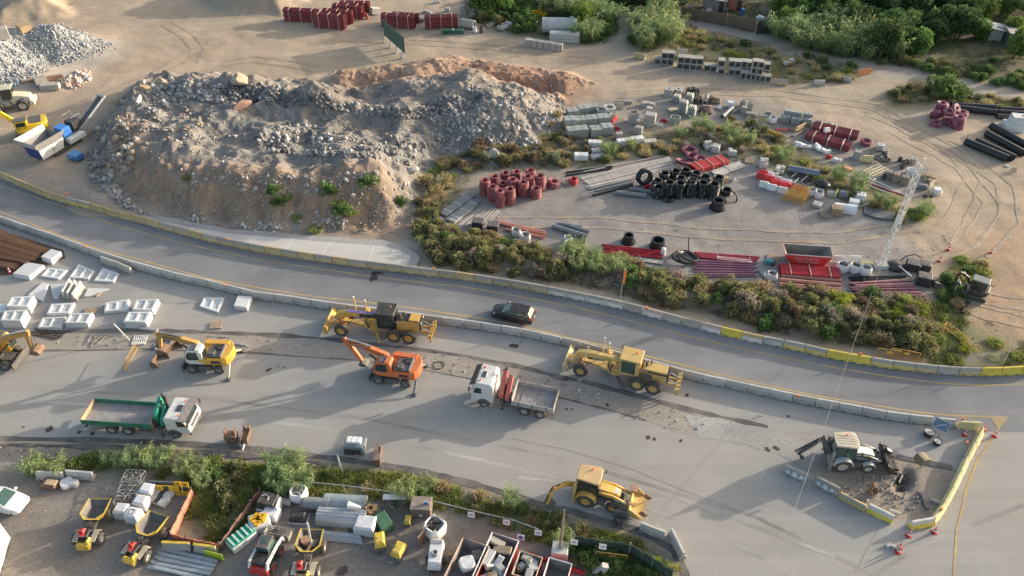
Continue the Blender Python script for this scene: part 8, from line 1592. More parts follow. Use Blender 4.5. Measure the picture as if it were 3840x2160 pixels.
put(MB().box((0,0,.2),(.9,.5,.35),rz=.3).box((.2,.3,.15),(.6,.4,.3)).build('wire_crate',M_GREY),1932+2290/4,1270/4,0,0,0,'grey crate and wire mesh left of the white blocks','crate')
m=MB().tube([(.5*math.cos(a)*(1-.01*k),.35*math.sin(a),.05+.01*k) for k,a in enumerate([2*math.pi*i/16 for i in range(40)])],.04,5); put(m.build('hose_coil',M_DGREY),1932+2460/4,362.25+290/4,0,0,0,'dark hose lying on the dirt below the thick black pipes','hose'); put(MB().cyl((0,0,0),(0,0,.1),.3,n=12).build('disc',M_CONC),1932+2405/4,362.25+230/4,0,0,0,'pale disc on the dirt below the thick black pipes','disc')
# front row of the pipe yard
for a,b,l in [((1045,1025),(1785,1195),'rear'),((1060,1050),(1800,1240),'middle'),((1190,1145),(1780,1275),'front')]: pipe(q16(*a),q16(*b),.16,M_TERRA,'terracotta orange pipe at the left front of the yard, '+l,None)
for a,b,l,m in [((1905,1110),(2415,1265),'front',M_GP),((1960,1075),(2340,1130),'rear',M_GP),((2170,1120),(2445,1200),'right',M_GP)]: pipe(q16(*a),q16(*b),.27,m,'thick blue grey pipe at the left front of the yard, '+l,None)
for x,y,l in [(775,1130,'left'),(1005,1180,'right')]:
 r=thing('dark_crate','black plastic crate with lid by the bushes, %s one'%l,'crate'); put(r,*q16(x,y),-12,.5); MB().box((0,0,.42),(1.25,1.0,.8),ch=.05).build('body',M_BLK,r); MB().box((0,0,.86),(1.3,1.05,.08),ch=.03).build('lid',M_DGREY,r)
for a,b,l in [((180,910),(620,590),'rear bundle'),((300,1010),(700,680),'front bundle')]: bundle(q16(a[0]+60,a[1]+20),q16(b[0]+60,b[1]+30),3,13,.045,mat('scaffold tube',(.27,.285,.30),.4,.4,dust=.15),'strapped %s of thin grey scaffold tubes by the bushes'%l,None,M_STRAPW,ns=3)
for k in range(14): pipe(q16(470+28*k,1075+8*k-10*(k%3)),q16(880+17*k,740+8*k+12*(k%2)),.03,M_SP,'loose thin grey tube beside the strapped tube bundles','loose thin tubes')
m=MB()
pts=[q16(115,940),q16(150,880),q16(200,830),q16(240,795)]
crowd(q16(115,950),q16(245,1020),'white bent metal rack end left of the tube bundles',None,.5,False,M_PLW)
for x,y,s,l in [(1350,1260,1.0,'white bag with grey scraps in the bushes, left'),(1490,1340,1.05,'white bag with grey scraps in the bushes, right'),(2135,1355,.85,'white bag by the open dark box, upper'),(2150,1440,.9,'white bag by the open dark box, lower left'),(2260,1460,.8,'white bag by the open dark box, lower right')]: bigbag(*q16(x,y),s,10,l,M_DGREY)
boxy(*q16(2310,1340),(1.0,.9,.7),10,'open dark box beside the thick blue grey pipes',M_DGREY,.3,'top',cat='box',name='open_box')
for k in range(12): pipe(T2(905+12*(k%3),1020+8*k),T2(1490+8*(k%4),1085+7*k),.075,M_BRED,'bright red pipe in the loose pile above the bushes','loose bright red pipes',.08*(k%2))
put(MB().lathe([(.0,.9),(.25,.8),(.3,0)],10).build('white_cone_sack',M_PLW),*T2(1520,1120),0,.1,0,'white pointed sack at the end of the bright red pipes','sack')
for k in range(3):
 p=P(*T2(1720+25*k,1165+8*k)); coil('hose',p.x,p.y,.1+.15*k,'large loose black hose loop between red and purple pipes, %s'%['lowest','middle','top'][k],None,k,(.15*k,.1),(1.7-.15*k,1.4,1.8))
o=MB().tube([(0,0,.1),(-.2,.3,1.9)],.06,6).build('upright_pole',M_BLK); put(o,*T2(1775,1095),0,0,0,'black pole standing in the hose loops','pole'); put(MB().box((0,0,.04),(2.6,.6,.06)).build('plank_pair',M_CONC),*T2(1400,1185),-14,0,.05,'pale boards in the weeds under the hose loops','boards')
for k in range(5): pipe(q27(-265+12*k,250+11*k),q27(395-12*k,290+16*k),.11,M_MAR if k%2 else M_BRED,'dark red pipe at the back of the purple pile','dark red pipes of the purple pile',.0)
for k in range(13): pipe(q27(-270+15*(k%3),325+13*k),q27(375-18*(k%4),345+11*k),.085,M_PURPP,'purple pipe in the wide pile above the bushes','purple pipes of the wide pile',.1*(k%2))
r=crowd(q27(-40,300),q27(300,325),'white lying ladder frame on the purple pile',None,1.0,False,M_PLW); r.rotation_euler=(R(70),0,r.rotation_euler.z); r.location.z+=.35
pallet(*q27(525,300),-18,'white pallet beside the red skip'); put(MB().box((0,0,.3),(.8,.6,.5),ch=.06).cyl((.4,-.35,.25),(.4,.35,.25),.25,mi=1).build('pump',[mat('teal paint',(.03,.24,.28),.5,dust=.2),M_BLK]),*q27(490,355),-15,.1,0,'teal pump left of the red skip','pump'); put(MB().box((0,0,.05),(.8,1.7,.06)).box((0,-.3,.09),(.25,.8,.02),1).build('glass_sheet',[M_GP,M_PLW]),*q27(450,470),10,.2,.03,'grey sheet on the ground below the teal pump','sheet'); bigbag(*q27(520,530),1.0,10,'white bag between purple and pinkish pipes',M_BLK)
# red skip with lettering
r=thing('skip_container','red open skip with pale rim and worn white lettering','skip'); a,b=q27(700,352),q27(1010,375); an,l_,c=hd(a,b); put(r,*q27(870,365),math.degrees(R(an)),.75)
def skip_geo(r,L,W,Hh,Lb,m,mi_,rim):
 o=[(-Lb/2,-W/2,0),(Lb/2,-W/2,0),(Lb/2,W/2,0),(-Lb/2,W/2,0)]; tpt=[(-L/2,-W/2,Hh),(L/2,-W/2,Hh),(L/2,W/2,Hh),(-L/2,W/2,Hh)]; k=.05
 ti=[(x*(1-.03),y*(1-.06),Hh) for x,y,_ in tpt]; bi=[(x*.96,y*.92,.08) for x,y,_ in o]
 mb=MB(); vs=o+tpt+ti+bi; sd=lambda p,q:[(p+i,p+(i+1)%4,q+(i+1)%4,q+i) for i in range(4)]
 mb.add(vs,[(3,2,1,0)]+sd(0,4)+sd(4,8),0); mb.add(vs,sd(8,12)+[(12,13,14,15)],1); mb.build('shell',[m,mi_],r,ang=0)
 MB().tube(tpt,.06,6,closed=True).build('rim',rim,r)
skip_geo(r,5.0,1.9,1.45,3.3,M_RED,mat('skip inside',(.20,.19,.18),.6,dust=.35),mat('pink rim',(.6,.48,.45),.6,dust=.2))
text_mesh('lettering','CONTENIDORS',.42,mat('worn white letters',(.62,.40,.38),.8,dust=.25),r,facing((-.1,-.957,1.02),(0,-1,0)),.004,.9); text_mesh('lettering','93 712 00 00',.42,mat('worn white letters',(.62,.40,.38),.8,dust=.25),r,facing((.1,-.957,.58),(0,-1,0)),.004,.9)
bundle(q27(595,435),q27(1190,480),3,8,.105,M_BRED,'strapped bundle of bright red pipes in front of the red skip',None,M_STRAP,ns=3)
for k in range(4): pipe(q27(580+10*k,375+9*k),q27(1150+10*k,385+7*k),.09,M_BRED,'loose red pipe between the red skip and the strapped bundle','loose red pipes by the skip')
for a,b,l in [((610,480),(1215,535),'rear'),((600,525),(1215,580),'second'),((590,570),(1200,625),'third'),((590,600),(1190,650),'front')]: pipe(q27(*a),q27(*b),.2,M_PINKP if l!='front' else M_TERRA,'thick pinkish pipe below the bright red bundle, '+l,None)
for x,y,l in [(1230,445,'left'),(1360,455,'middle'),(1460,475,'right')]: bigbag(*q27(x,y),1.12,10,'white bulk bag with black scraps right of the red skip, %s'%l)
for k in range(2): put(MB().box((0,0,.35),(1.3,.1,.7)).build('white_boards',M_PLW),*q27(1195+160*k,345),-5,.3,.1,'white boards leaning behind the bulk bags, %s'%('left' if k==0 else 'right'),'boards')
put(MB().box((0,0,.5),(1.2,.06,.3)).build('yellow_board',mat('pale yellow',(.66,.60,.2),.6)),*q27(1465,400),-5,.2,.1,'pale yellow board behind the bulk bags','board')
for x,y,d,l in [(1945,430,(1.4,1.2,.9),'rear left'),(2065,440,(1.1,1.1,.9),'rear right'),(2050,580,(1.4,1.2,1.1),'front')]:
 r=thing('dark_crate','big black plastic box at the right end of the yard, %s'%l,'crate'); put(r,*q27(x,y),-22,.5); MB().box((0,0,d[2]/2),d,ch=.05).build('body',M_BLK,r); MB().box((0,0,d[2]+.02),(d[0]*.9,d[1]*.9,.05)).box((0,0,d[2]+.05),(d[0]*.5,d[1]*.5,.03)).build('lid',M_DGREY,r)
put(MB().lathe([(1.0,0),(.9,.35),(.4,.55),(0,.6)],10).build('black_tarp',mat('black plastic',(.02,.02,.022),.4,dust=.1,bump=.6)),*q27(1770,405),0,.3,0,'black tarpaulin heap left of the black boxes','tarpaulin')
for k in range(5): pipe(q27(1290+10*k,490+14*k),q27(1870-10*k,480+12*k),.075,M_BP,'dark grey pipe above the maroon pink pipes','dark pipes by the black boxes')
p=P(*q27(1400,535)); coil('hose',p.x,p.y+.1,.2,'small black coil on the dark grey pipes',None,0,(.2,0),(.6,.5,1.5))
for k in range(12): pipe(q27(1300+18*(k%5),560+11*k),q27(1890+14*k,520+15*k),.12,M_PURPP if k%3 else M_PINKP,'maroon pink pipe in the loose pile at the right front','loose maroon pink pipes',.12*(k%2))
put(MB().box((0,0,.02),(.1,2.4,.06)).build('pale_batten',M_PLW),*q27(1830,450),22,0,.5,'pale batten lying by the black tarpaulin heap','batten'); put(MB().tube([(0,0,.1),(.9,.3,.5),(1.9,.4,.55),(2.8,.2,.1)],.07,6).build('black_hose',M_BP),*q27(1800,335),10,0,0,'curved black hose behind the black tarpaulin heap','hose')
# flag
r=thing('flag_pole','thin pole with an orange pennant in the roadside bushes','flag'); put(r,1558,765); MB().tube([(0,0,0),(.1,0,4.6)],.035,6).build('pole',M_STEEL,r)
fl=MB(); fl.loft([[(.1,-.01,4.55-.25*k),(.1+.16*math.sin(1+k*.3)*(1 if k else .4)+.12,.05*math.sin(k*1.4)-.01,4.4-.27*k),(.1+.16*math.sin(1+k*.3)*(1 if k else .4)+.12,.05*math.sin(k*1.4)+.01,4.4-.27*k),(.1,.01,4.55-.25*k)] for k in range(8)]); fl.build('pennant',M_ORGP,r)
# ================= upper edge =================
def u1(x,y): return t(1,0,x,y)
def u2(x,y): return t(2,0,x,y)
def u3(x,y): return t(3,0,x,y)
for a,b,r_,c,l in [((300,205),(640,225),7,4,'far left'),((605,270),(905,295),8,4,'front one with the dark ends'),((690,215),(985,240),7,4,'behind the front one'),((790,165),(1080,185),7,4,'third from the front'),((860,115),(1150,130),6,4,'at the very back'),((1275,265),(1600,285),7,4,'beside the green panel'),((1380,215),(1640,230),5,3,'half hidden behind the one beside the green panel'),((1705,290),(2030,278),7,4,'above the long green box')]: bundle(u1(*a),u1(*b),r_,c,.155,M_MAR,'big maroon pipe bundle with pale straps, '+l,'big maroon pipe bundles along the upper edge')
put(MB().box((0,0,.35),(3.6,.8,.65),ch=.05).box((.1,0,.7),(.12,.85,.05),1).build('green_box',[mat('bottle green',(.012,.10,.065),.5,dust=.15),M_PLW]),*u1(1980,350),0,.4,0,'long dark green strapped box in front of the maroon bundles','box')
for (x,y),rr,h,l in [((2200,330),.35,.8,'white and dark drum by the concrete pipe, left'),((2270,338),.42,1.0,'white and dark drum by the concrete pipe, right')]: ring(*u1(x,y),rr,h,l,M_PLW if h<.9 else M_DGREY,.3,group='drums by the green box',ri=.8)
pipe(u1(2070,280),u1(2200,300),.75,M_CONC,'big concrete pipe lying at the weeds right of the green box',None,n=20); pipe(u1(1605,215),u1(1690,225),.3,M_CONC,'grey pipes between two maroon bundles',None)
for x,y,l in [(2470,310,'left'),(2510,290,'middle'),(2550,270,'right')]: pipe(u1(x-35,y-8),u1(x+30,y+8),.4,M_CONC,'short concrete pipe in the weeds, %s of three'%l,None)
p=P(*u1(1090,190)); coil('scarlet',p.x,p.y+.2,.1,'red coil standing at the maroon bundle ends',None,0,(R(70),0),1.4); put(MB().box((0,0,.5),(1.6,1.1,1.0),ry=.25).build('trough',M_CONCL),*u1(1200,150),35,.3,.1,'pale concrete trough tipped beside the maroon bundles','trough')
q=random.Random(8)
for k,(x,y,d,l) in enumerate([(1815,40,(1.2,.8,.5),'low'),(1730,140,(1.8,.8,.4),'long'),(1925,130,(.9,.7,.7),'square'),(2090,150,(1.1,.9,1.5),'tall'),(2160,40,(.8,.8,1.0),'upright'),(2210,115,(1.3,.9,.8),'rough'),(2290,180,(1.5,1.0,.8),'jagged'),(2180,180,(1.2,.8,.6),'tilted'),(2370,160,(1.6,.7,.4),'flat'),(2365,265,(1.9,.8,.3),'triangular')]): put(MB().box((0,0,d[2]/2),d,top=(d[0]*q.uniform(.6,1),d[1]*q.uniform(.6,1)),ry=q.uniform(-.2,.2)).build('concrete_block',M_CONC if k%2 else M_CONCL),*u1(x,y),q.uniform(-40,40),.3,0,l+' concrete block dumped in the green patch behind the drums','block')
A,B=P(*u1(1300,425)),P(*u1(1500,598)); an=math.atan2((B-A).y,(B-A).x); L_=(B-A).length; r=thing('noise_screen','tall dark green screen standing on white concrete feet on the open dirt','screen',(A+B)/2,an)
for k in range(2): MB().box((-L_/4+k*L_/2,0,2.35),(L_/2-.06,.09,2.6)).build('panel',mat('screen green',(.03,.095,.075),.6,dust=.12),r)
for k in range(4): MB().box((-L_/2+.3+k*(L_-.6)/3,0,.55),(.35,.9,1.1),top=(.3,.4)).build('foot',M_CONCL,r)
for k in range(3): MB().box((-L_/2+k*L_/2,.07,2.3),(.1,.08,2.8)).build('post',M_DGREY,r)
r=thing('storage_tank','huge pale cylinder tank lying in the bushes above the concrete beams','tank'); a,b=u2(300,330),u2(650,335); an_,l_,c=hd(a,b); r.location=c; r.rotation_euler=(0,0,R(an_)); MB().cyl((-l_/2,0,1.25),(l_/2,0,1.25),1.25,n=28).cyl((l_/2-.9,0,2.45),(l_/2-.9,0,2.7),.35).build('shell',mat('pale tank',(.46,.48,.48),.5,dust=.2),r)
for k,l in enumerate(['lowest','middle','top']): put(MB().box((0,0,.22),(4.9,1.3,.42),ch=.04).build('beam',M_CONCL),*u2(530,425),-5,.5+.1*k,.47*k,'long concrete beam stacked in front of the pale tank, %s one'%l,'beam')
for k in range(6): boxy(*u2(165+63*k,470+10*k),(.95,.95,1.1),-10,'pale block with a white top in the short row below the pale tank','' and M or M_CONC,.4,None,'block','concrete_block','pale blocks in the row below the tank');
for k in range(6): pass
for k,x in enumerate((165,228)): boxy(*u2(x,268),(.9,.8,.7),-10,'open grey concrete frame left of the pale tank, %s'%['first','second'][k],M_CONC,.3,'top')
q24=lambda x,y: z(2400,140,x,y)
bx=MB(); w=.09
bx.box((0,0,w/2),(.98,1.2,w)).box((0,0,1-w/2),(.98,1.2,w)).box((-.49+w/2,0,.5),(w,1.2,1-2*w)).box((.49-w/2,0,.5),(w,1.2,1-2*w)).box((0,.6-w/2,.5),(.98-2*w,w,1-2*w)); BX=bx.mesh('box_culvert',M_CONC,0)
def cul(x,y,n,dep,lab,back=0):
 for k in range(n):
  o=bpy.data.objects.new('box_culvert',BX); COL.objects.link(o); put(o,*q24(x,y),-9,.6+(back if k>0 else 0)+dep,k*1.0,lab+(' bottom' if k==0 else ' raised'),'concrete box'); o['group']='concrete boxes: '+o['label']
for x,y,n,bk,lab in [(265,425,1,0,'left end'),(368,430,2,0,'first high pair'),(460,435,2,0,'first high pair'),(610,495,2,0,'second high pair'),(702,502,2,0,'second high pair'),(802,512,2,0,'third high pair'),(890,518,2,0,'third high pair'),(1018,522,1,0,'low pair'),(1110,530,1,0,'low pair'),(1230,570,2,.7,'lone column'),(1385,580,2,.7,'stepped pair'),(1478,585,2,.7,'stepped pair'),(1570,635,1,0,'low front at the right end'),(1640,650,1,0,'low front at the right end'),(1715,660,3,.1,'triple high pair'),(1782,670,3,.1,'triple high pair'),(1855,680,1,0,'low front after the triple high pair'),(1925,690,1,0,'low front after the triple high pair')]: cul(x,y,n,0,'open fronted grey concrete box, %s,'%lab,bk)
for x,y,n in [(1600,560,3),(1670,570,3),(1860,600,3),(1930,610,3)]: cul(x,y+60,n-1,1.5,'open fronted grey concrete box, rear row at the right end,')
put(MB().box((0,0,.6),(1.4,.12,1.3)).box((-.7,.5,.6),(.12,1.1,1.2)).build('box_piece',M_CONCL),*q24(640,330),-8,.4,.2,'pale broken box section between the first and second high pairs','slab')
m=MB()
for k in range(14): a=q.uniform(0,3.1); m.tube([(q.uniform(-1.2,1.2),q.uniform(-.6,.6),.1),(q.uniform(-1.2,1.2),q.uniform(-.6,.6),.7)],.06,5)
put(m.build('branch_pile',mat('purplish dead wood',(.17,.125,.115),.9,dust=.2)),*q24(1180,160),0,.2,0,'pile of dead purplish branches in the grass behind the boxes','branches'); put(MB().box((0,0,.3),(1.3,.8,.5),rz=.3,ry=.2).box((.5,.2,.7),(.6,.5,.4)).build('pale_blocks',M_CONCL),*q24(2230,430),0,.2,0,'pale concrete lumps in the grass above the yellow sided barrier','block')
# reed fence, huts and barrels
def fence(pts,h,label,m,name='fence',post=M_WOOD,th=.06):
 r=thing(name,label,'fence'); W=[P(*c) for c in pts]; mb=MB(); pb=MB()
 for a,b in zip(W[:-1],W[1:]):
  d=b-a; n=max(1,int(d.length/.35))
  for k in range(n):
   p0=a+d*(k/n); p1=a+d*((k+1)/n); hh=h*(1+.06*math.sin(k*2.3)); nn=Vector((-d.y,d.x,0)).normalized()*th/2
   mb.hexa([p0-nn,p1-nn,p1+nn,p0+nn,p0-nn+Vector((0,0,hh)),p1-nn+Vector((0,0,hh)),p1+nn+Vector((0,0,hh)),p0+nn+Vector((0,0,hh))])
 mb.build('infill',m,r)
 for p0 in W: MB().tube([p0,p0+Vector((0,0,h+.25))],.05,6).build('post',post,r)
 return r
fence([u2(1690,175),u2(1900,215),u2(2150,255),u2(2440,330)],1.9,'brown reed fence along the upper track',mat('brown reed',(.13,.095,.07),.95,dust=.2,sc=8,var=.3),'reed_fence'); fence([u2(1390,150),u2(1560,130)],2.2,'dark green netting fence between trees at the top',mat('dark net',(.035,.05,.04),.9,dust=.15),'net_fence'); fence([u2(2450,345),u3(40,330)],2.0,'black sheet fence at the right end of the reed fence',M_BLK,'sheet_fence')
def hut(px,py,rz,d,label,wm,rm,tilt=.12):
 r=thing('hut',label,'hut'); put(r,px,py,rz,d[1]/2); MB().box((0,0,d[2]/2),d).build('wall',wm,r); MB().box((0,0,d[2]+.12),(d[0]+.5,d[1]+.5,.1),ry=tilt).box((.3,-.4,d[2]+.26),(d[0]*.5,.5,.06),1,ry=tilt).build('roof',[rm,M_GREY],r); MB().box((d[0]*.3,-d[1]/2-.02,.9),(.8,.04,1.8)).build('door',M_BLK,r)
hut(*u2(2040,125),-6,(3.6,2.6,2.0),'grey wooden hut behind the reed fence',mat('grey boards',(.22,.21,.19),.9,dust=.2),M_CONC); hut(*u2(2240,110),-6,(2.4,2.2,2.0),'lean-to with red orange cloth right of the grey hut',mat('red orange cloth',(.42,.12,.07),.8,dust=.25),M_CONC); hut(*u3(2320,420),-12,(3.0,2.6,1.8),'pale patched hut in the upper right plot',M_CONC,M_CONCL); hut(*u3(2520,480),-12,(3.4,2.4,1.9),'green sheeted hut cut by the right edge',mat('dull green sheet',(.05,.11,.085),.8,dust=.2),M_GREY)
for (x,y),l in [(u2(2318,150),'blue barrel beside the lean-to with red orange cloth'),(u3(2090,275),'blue barrel alone in the upper right plot')]: r=thing('barrel',l,'barrel'); put(r,x,y,0,.2); MB().lathe([(0,0),(.36,0),(.40,.5),(.36,1.0),(0,1.0)],14).build('shell',M_BLUE,r)
put(MB().box((0,0,.6),(1.3,.9,.06)).box((-.5,0,.3),(.08,.08,.6)).box((.5,0,.3),(.08,.08,.6)).build('table',M_PLW),*u3(2200,250),0,0,0,'white table in the upper right plot','table')
for k,(x,y) in enumerate([(1700,50),(1790,95),(1980,125),(2150,120),(2500,200)]): put(MB().box((0,0,.3),(1.0,.7,.6),rz=k,ry=.3).box((.4,.2,.2),(.7,.4,.4)).build('junk',[M_PLW,M_GREY,M_CONCL,M_GP,M_PLW][k]),*u2(x,y),k*30,0,0,'pale junk behind the reed fence, '+['by the net fence','left of the hut','in front of the hut','beside the door','far along the fence'][k],'junk')
put(MB().box((0,0,.5),(2.4,.05,1.0)).build('orange_sheet',mat('faded orange net',(.6,.25,.1),.8,dust=.2)),*u3(965,755),15,0,0,'faded orange sheet fence at the end of the dry grass','sheet'); put(MB().tube([(0,0,0),(0,0,6)],.09,7).build('utility_pole',M_BARK),*u2(975,150),0,0,0,'bare wooden pole at the track fork by the green patch','pole')
# rubble and beams by the gravel heap
rubble('rubble_pile','small heap of pinkish and white demolition rubble beside the gravel',[([(155,205),(175,190),(205,177),(230,180),(228,200),(190,224),(165,222)],260,.15,.6,[(.50,.36,.30),(.55,.50,.46),(.45,.28,.2),(.6,.56,.52)],.15)],6)
for (x,y),d,rz,m,l in [((110,208),(5.5,.4,.6),24,mat('rust beam',(.30,.19,.13),.8,dust=.3),'rusty brown beam below the gravel heap'),((128,203),(2.4,.5,.6),20,B_Y,'yellow brown block lying against the rusty beam'),((105,215),(1.6,1.2,1.1),40,M_CONC,'rough grey block at the foot of the gravel heap'),((128,228),(2.6,1.0,.8),10,M_CONC,'long grey block below the rough block'),((25,85),(6,.6,1.0),8,M_CONCL,'pale wall blocks at the upper left edge'),((62,80),(1.8,1.6,.9),-40,mat('ochre block',(.45,.31,.18),.9),'ochre block right of the pale wall blocks'),((5,100),(2.2,1.6,1.6),30,M_CONC,'grey block below the pale wall blocks')]: put(MB().box((0,0,d[2]/2),d,ch=.05).build('block',m),x,y,rz,.2,0,l,'block')
# ================= lower yard =================
def v0(x,y): return t(0,3,x,y)
def v1(x,y): return t(1,3,x,y)
def v2(x,y): return t(2,3,x,y)
for a,b,l in [((400,490),(640,500),'left'),((700,480),(940,500),'right')]: A,B=P(*v0(*a)),P(*v0(*b)); put_barrier(A.xy,B.xy,'lg','','',.2,label='weathered concrete barrier at the left verge, %s one'%l,L=2.3)
bigbag(*v0(680,560),1.0,40,'long crumpled white sheet beside the brown crate',M_GREY,off=.2,open_=False,hh=.5); bigbag(*v0(765,555),.55,0,'small white crumpled bag beside the long white sheet',M_GREY,off=.1,open_=False); put(MB().box((0,0,.3),(1.3,.8,.5),ch=.1).box((.2,0,.58),(.9,.5,.1),1).build('brown_crate',[M_RUST,M_CARD]),*v0(510,575),-8,.2,0,'brown broken crate beside the crumpled sheet','crate')
def meshbox(px,py,label,box=True):
 r=thing('wire_bin',label,'bin'); put(r,px,py,-4,.6); m=MB()
 for x in(-.75,.75):
  for y in(-.6,.6): m.box((x,y,.45),(.07,.07,.9))
 for zz in(.08,.5,.9):
  for y in(-.6,.6): m.box((0,y,zz),(1.5,.05,.06))
  for x in(-.75,.75): m.box((x,0,zz),(.05,1.2,.06))
 m.box((0,0,.1),(1.4,1.1,.05)); m.build('cage',M_GREY,r); f=MB(); q=random.Random(int(py))
 for k in range(46): a=Vector((q.uniform(-.6,.6),q.uniform(-.5,.5),q.uniform(.5,1.0))); f.tube([a,a+Vector((q.uniform(-.3,.3),q.uniform(-.3,.3),q.uniform(-.1,.1)))],.035,5)
 f.build('couplers',mat('dull steel parts',(.27,.255,.24),.5,.3,dust=.2),r)
for x,y,l in [(1345,580,'rear'),(1310,690,'middle'),(1275,790,'front')]: meshbox(*v0(x,y),'wire bin heaped with steel scaffold couplers, %s one'%l)
for x,y,rz,l in [(1490,690,-10,'wrapped white pallet beside the yellow sign boards'),(1430,815,-10,'torn wrapped pallet beside the coupler bins'),(1235,900,-5,'wrapped white pallet at the front, left'),(1350,945,-12,'wrapped white pallet with a dark square, at the front right')]:
 r=thing('wrapped_pallet',l,'pallet',group='wrapped white pallets'); put(r,*v0(x,y),rz,.5); MB().box((0,0,.6),(1.15,1.0,.95),top=(1.05,.9),ch=.12).build('wrap',M_WRAP,r,bevel=.04); MB().box((0,0,.06),(1.15,1.0,.12)).build('base',M_WOOD,r)
 if 'dark' in l: MB().tube([(-.2,-.2,1.085),(.2,-.2,1.085),(.2,.2,1.085),(-.2,.2,1.085)],.03,4,closed=True).build('strap',M_DGREY,r)
M_SY=mat('sign yellow',(.70,.42,.02),.5,dust=.08)
def sboard(px,py,rz,d,label,txt,tilt=.25,dz=0):
 r=thing('sign_board',label,'sign',group='yellow roadwork sign boards'); put(r,px,py,rz,.1,dz); r.rotation_euler=(-tilt,0,R(rz)); MB().box((0,0,d[1]/2),(d[0],.06,d[1])).build('plate',M_SY,r); MB().box((0,-.034,d[1]/2),(d[0]*.2,.012,d[1]*.98) if d[0]>1 else (d[0]*.96,.012,d[1]*.3)).build('black_wrap',M_BLK,r)
 for k,s in enumerate(txt): text_mesh('lettering',s[0],s[1],M_BLK if s[4] else M_RED,r,facing((s[2],-.034,s[3]),(0,-1,0)),.003)
sboard(*v0(1685,650),-3,(2.1,.95),'wide yellow sign board with black tape beside the wrapped pallet',[('OBRES',.2,-.62,.35,1),('15',.28,-.62,.68,0),('OBRES',.2,.62,.35,1),('15',.28,.62,.68,0)])
for k in range(2): sboard(*v0(1810+70*k,650),-3,(.55,1.35),'narrow yellow arrow board, %s of two, beside the wide sign board'%('first' if k==0 else 'second'),[('^',.5,0,1.0,1)])
put(MB().box((0,0,.5),(2.3,.06,1.1)).build('grey_board',M_GP),*v0(1680,590),-3,.1,0,'grey board standing behind the yellow sign boards','board')
for k in range(2): put(MB().box((0,0,.25),(1.7,.75,.3)).box((0,0,.405),(.4,.76,.02),1).build('sign_stack',[M_CONCL,M_BLK]),*v0(1600+45*k,735-70*k),-22,.2,.05,'stack of flat signs backside up with black tape, '+('front' if k==0 else 'rear'),'signs')
M_ON=mat('orange mesh net',(.62,.20,.12),.8,dust=.25,sc=6,var=.25); M_PS=M_DGREY
fence([v0(1960,650),v0(1860,860),v0(1745,1080)],.95,'orange mesh fence along the left of the weedy bend',M_ON,'mesh_fence',M_PS); fence([v0(1745,1090),v0(1900,1130),v0(2080,1170),v0(2230,1200)],.9,'orange red mesh fence along the bottom of the weedy bend',M_ON,'mesh_fence',M_PS); fence([v0(2240,1195),v0(2400,960),v0(2540,770),v1(60,650)],.9,'dark red mesh fence on the right of the weedy bend',mat('dark red net',(.24,.115,.095),.85,dust=.3),'mesh_fence',M_PS)
for (a,b),l in [(((1645,1195),(1930,1205)),'grey barrier with a yellow top by the guard rails, left'),(((1960,1215),(2190,1250)),'grey barrier with a yellow top by the guard rails, right')]: A,B=P(*v0(*a)),P(*v0(*b)); o=put_barrier(A.xy,B.xy,'g','','',.2,label=l); l__=(B-A).length; MB().box((0,0,.85),(l__-.06,.2,.03)).build('yellow_top',M_DUMPY,o)
put(MB().box((0,0,.4),(1.5,.06,.8)).build('lime_sign',mat('lime sign',(.42,.55,.03),.5,dust=.08)),*v0(2165,1290),-14,.1,0,'lime green sign board leaning on the yellow topped barrier','sign')
for k in range(15):
 put(MB().hexa([(-2.2,-.16,0),(2.2,-.16,0),(2.2,.16,0),(-2.2,.16,0),(-2.2,-.1,.09),(2.2,-.1,.09),(2.2,.1,.09),(-2.2,.1,.09)]).build('guard_rail',M_STEEL),*v0(1860-8*k+40*(k%3),1225+15*k),-12+rnd.uniform(-1.5,1.5),0,.08*(k%3),'long galvanised guard rail in the pile before the dumpers','guard rail','pile of galvanised guard rails')
r=thing('bag_pallet','pallet of green and white bags inside the mesh fence corner','bags'); put(r,*v0(2420,1190),48,.7); M_GB=mat('green bag',(.02,.30,.20),.5,dust=.08)
for k in range(5):
 for j in range(2): MB().box((-.8+.4*k,-.25+.5*j,.8),(.38,.5,.22),ch=.08).box((-.8+.4*k,-.25+.5*j,.915),(.1,.45,.015),1).build('bag',[M_GB,M_PLW],r)
MB().box((0,0,.38),(2.05,1.1,.62),ch=.06).build('wrap',M_PLW,r)
def tubs(px,py,label,m,sk,s=1):
 r=thing('tub_pallet',label,'tubs'); put(r,px,py,20,.5); r.scale=(s,s,s); MB().box((0,0,.45),(1.5,1.3,.85),top=(1.6,1.4),ch=.1).build('sack',sk,r)
 for k in range(10): a=k*2.4; rr=.16*math.sqrt(k)*1.05; MB().cyl((rr*math.cos(a),rr*math.sin(a),.85),(rr*math.cos(a),rr*math.sin(a),1.05),.2,n=12).build('tub',m,r)
tubs(*v1(40,1010),'white crate filled with round yellow tubs',mat('yellow tub',(.72,.40,.02),.4,dust=.05),M_BAG); tubs(*v1(1165,880),'cluster of pale orange capped tubs beside the slatted pallet',mat('pale orange tub',(.60,.34,.16),.6,dust=.15),M_DGREY,.75)
r=thing('dark_block','black wrapped cube with a torn white cover inside the lower yard','goods'); put(r,*v1(130,830),-12,.6); MB().box((0,0,.65),(1.4,1.1,1.2),ch=.06).build('body',mat('dark wrapped',(.045,.043,.042),.6,dust=.2),r); MB().box((.85,-.1,.55),(.25,1.1,1.1),rz=.15,ch=.1).box((-.1,-.6,.2),(1.5,.2,.5),ch=.08).build('torn_cover',M_BAG,r); MB().tube([(-.5,.1,1.27),(-.3,.25,1.29),(.1,.1,1.28),(.1,-.2,1.27)],.035,5).build('rope',M_PLW,r)
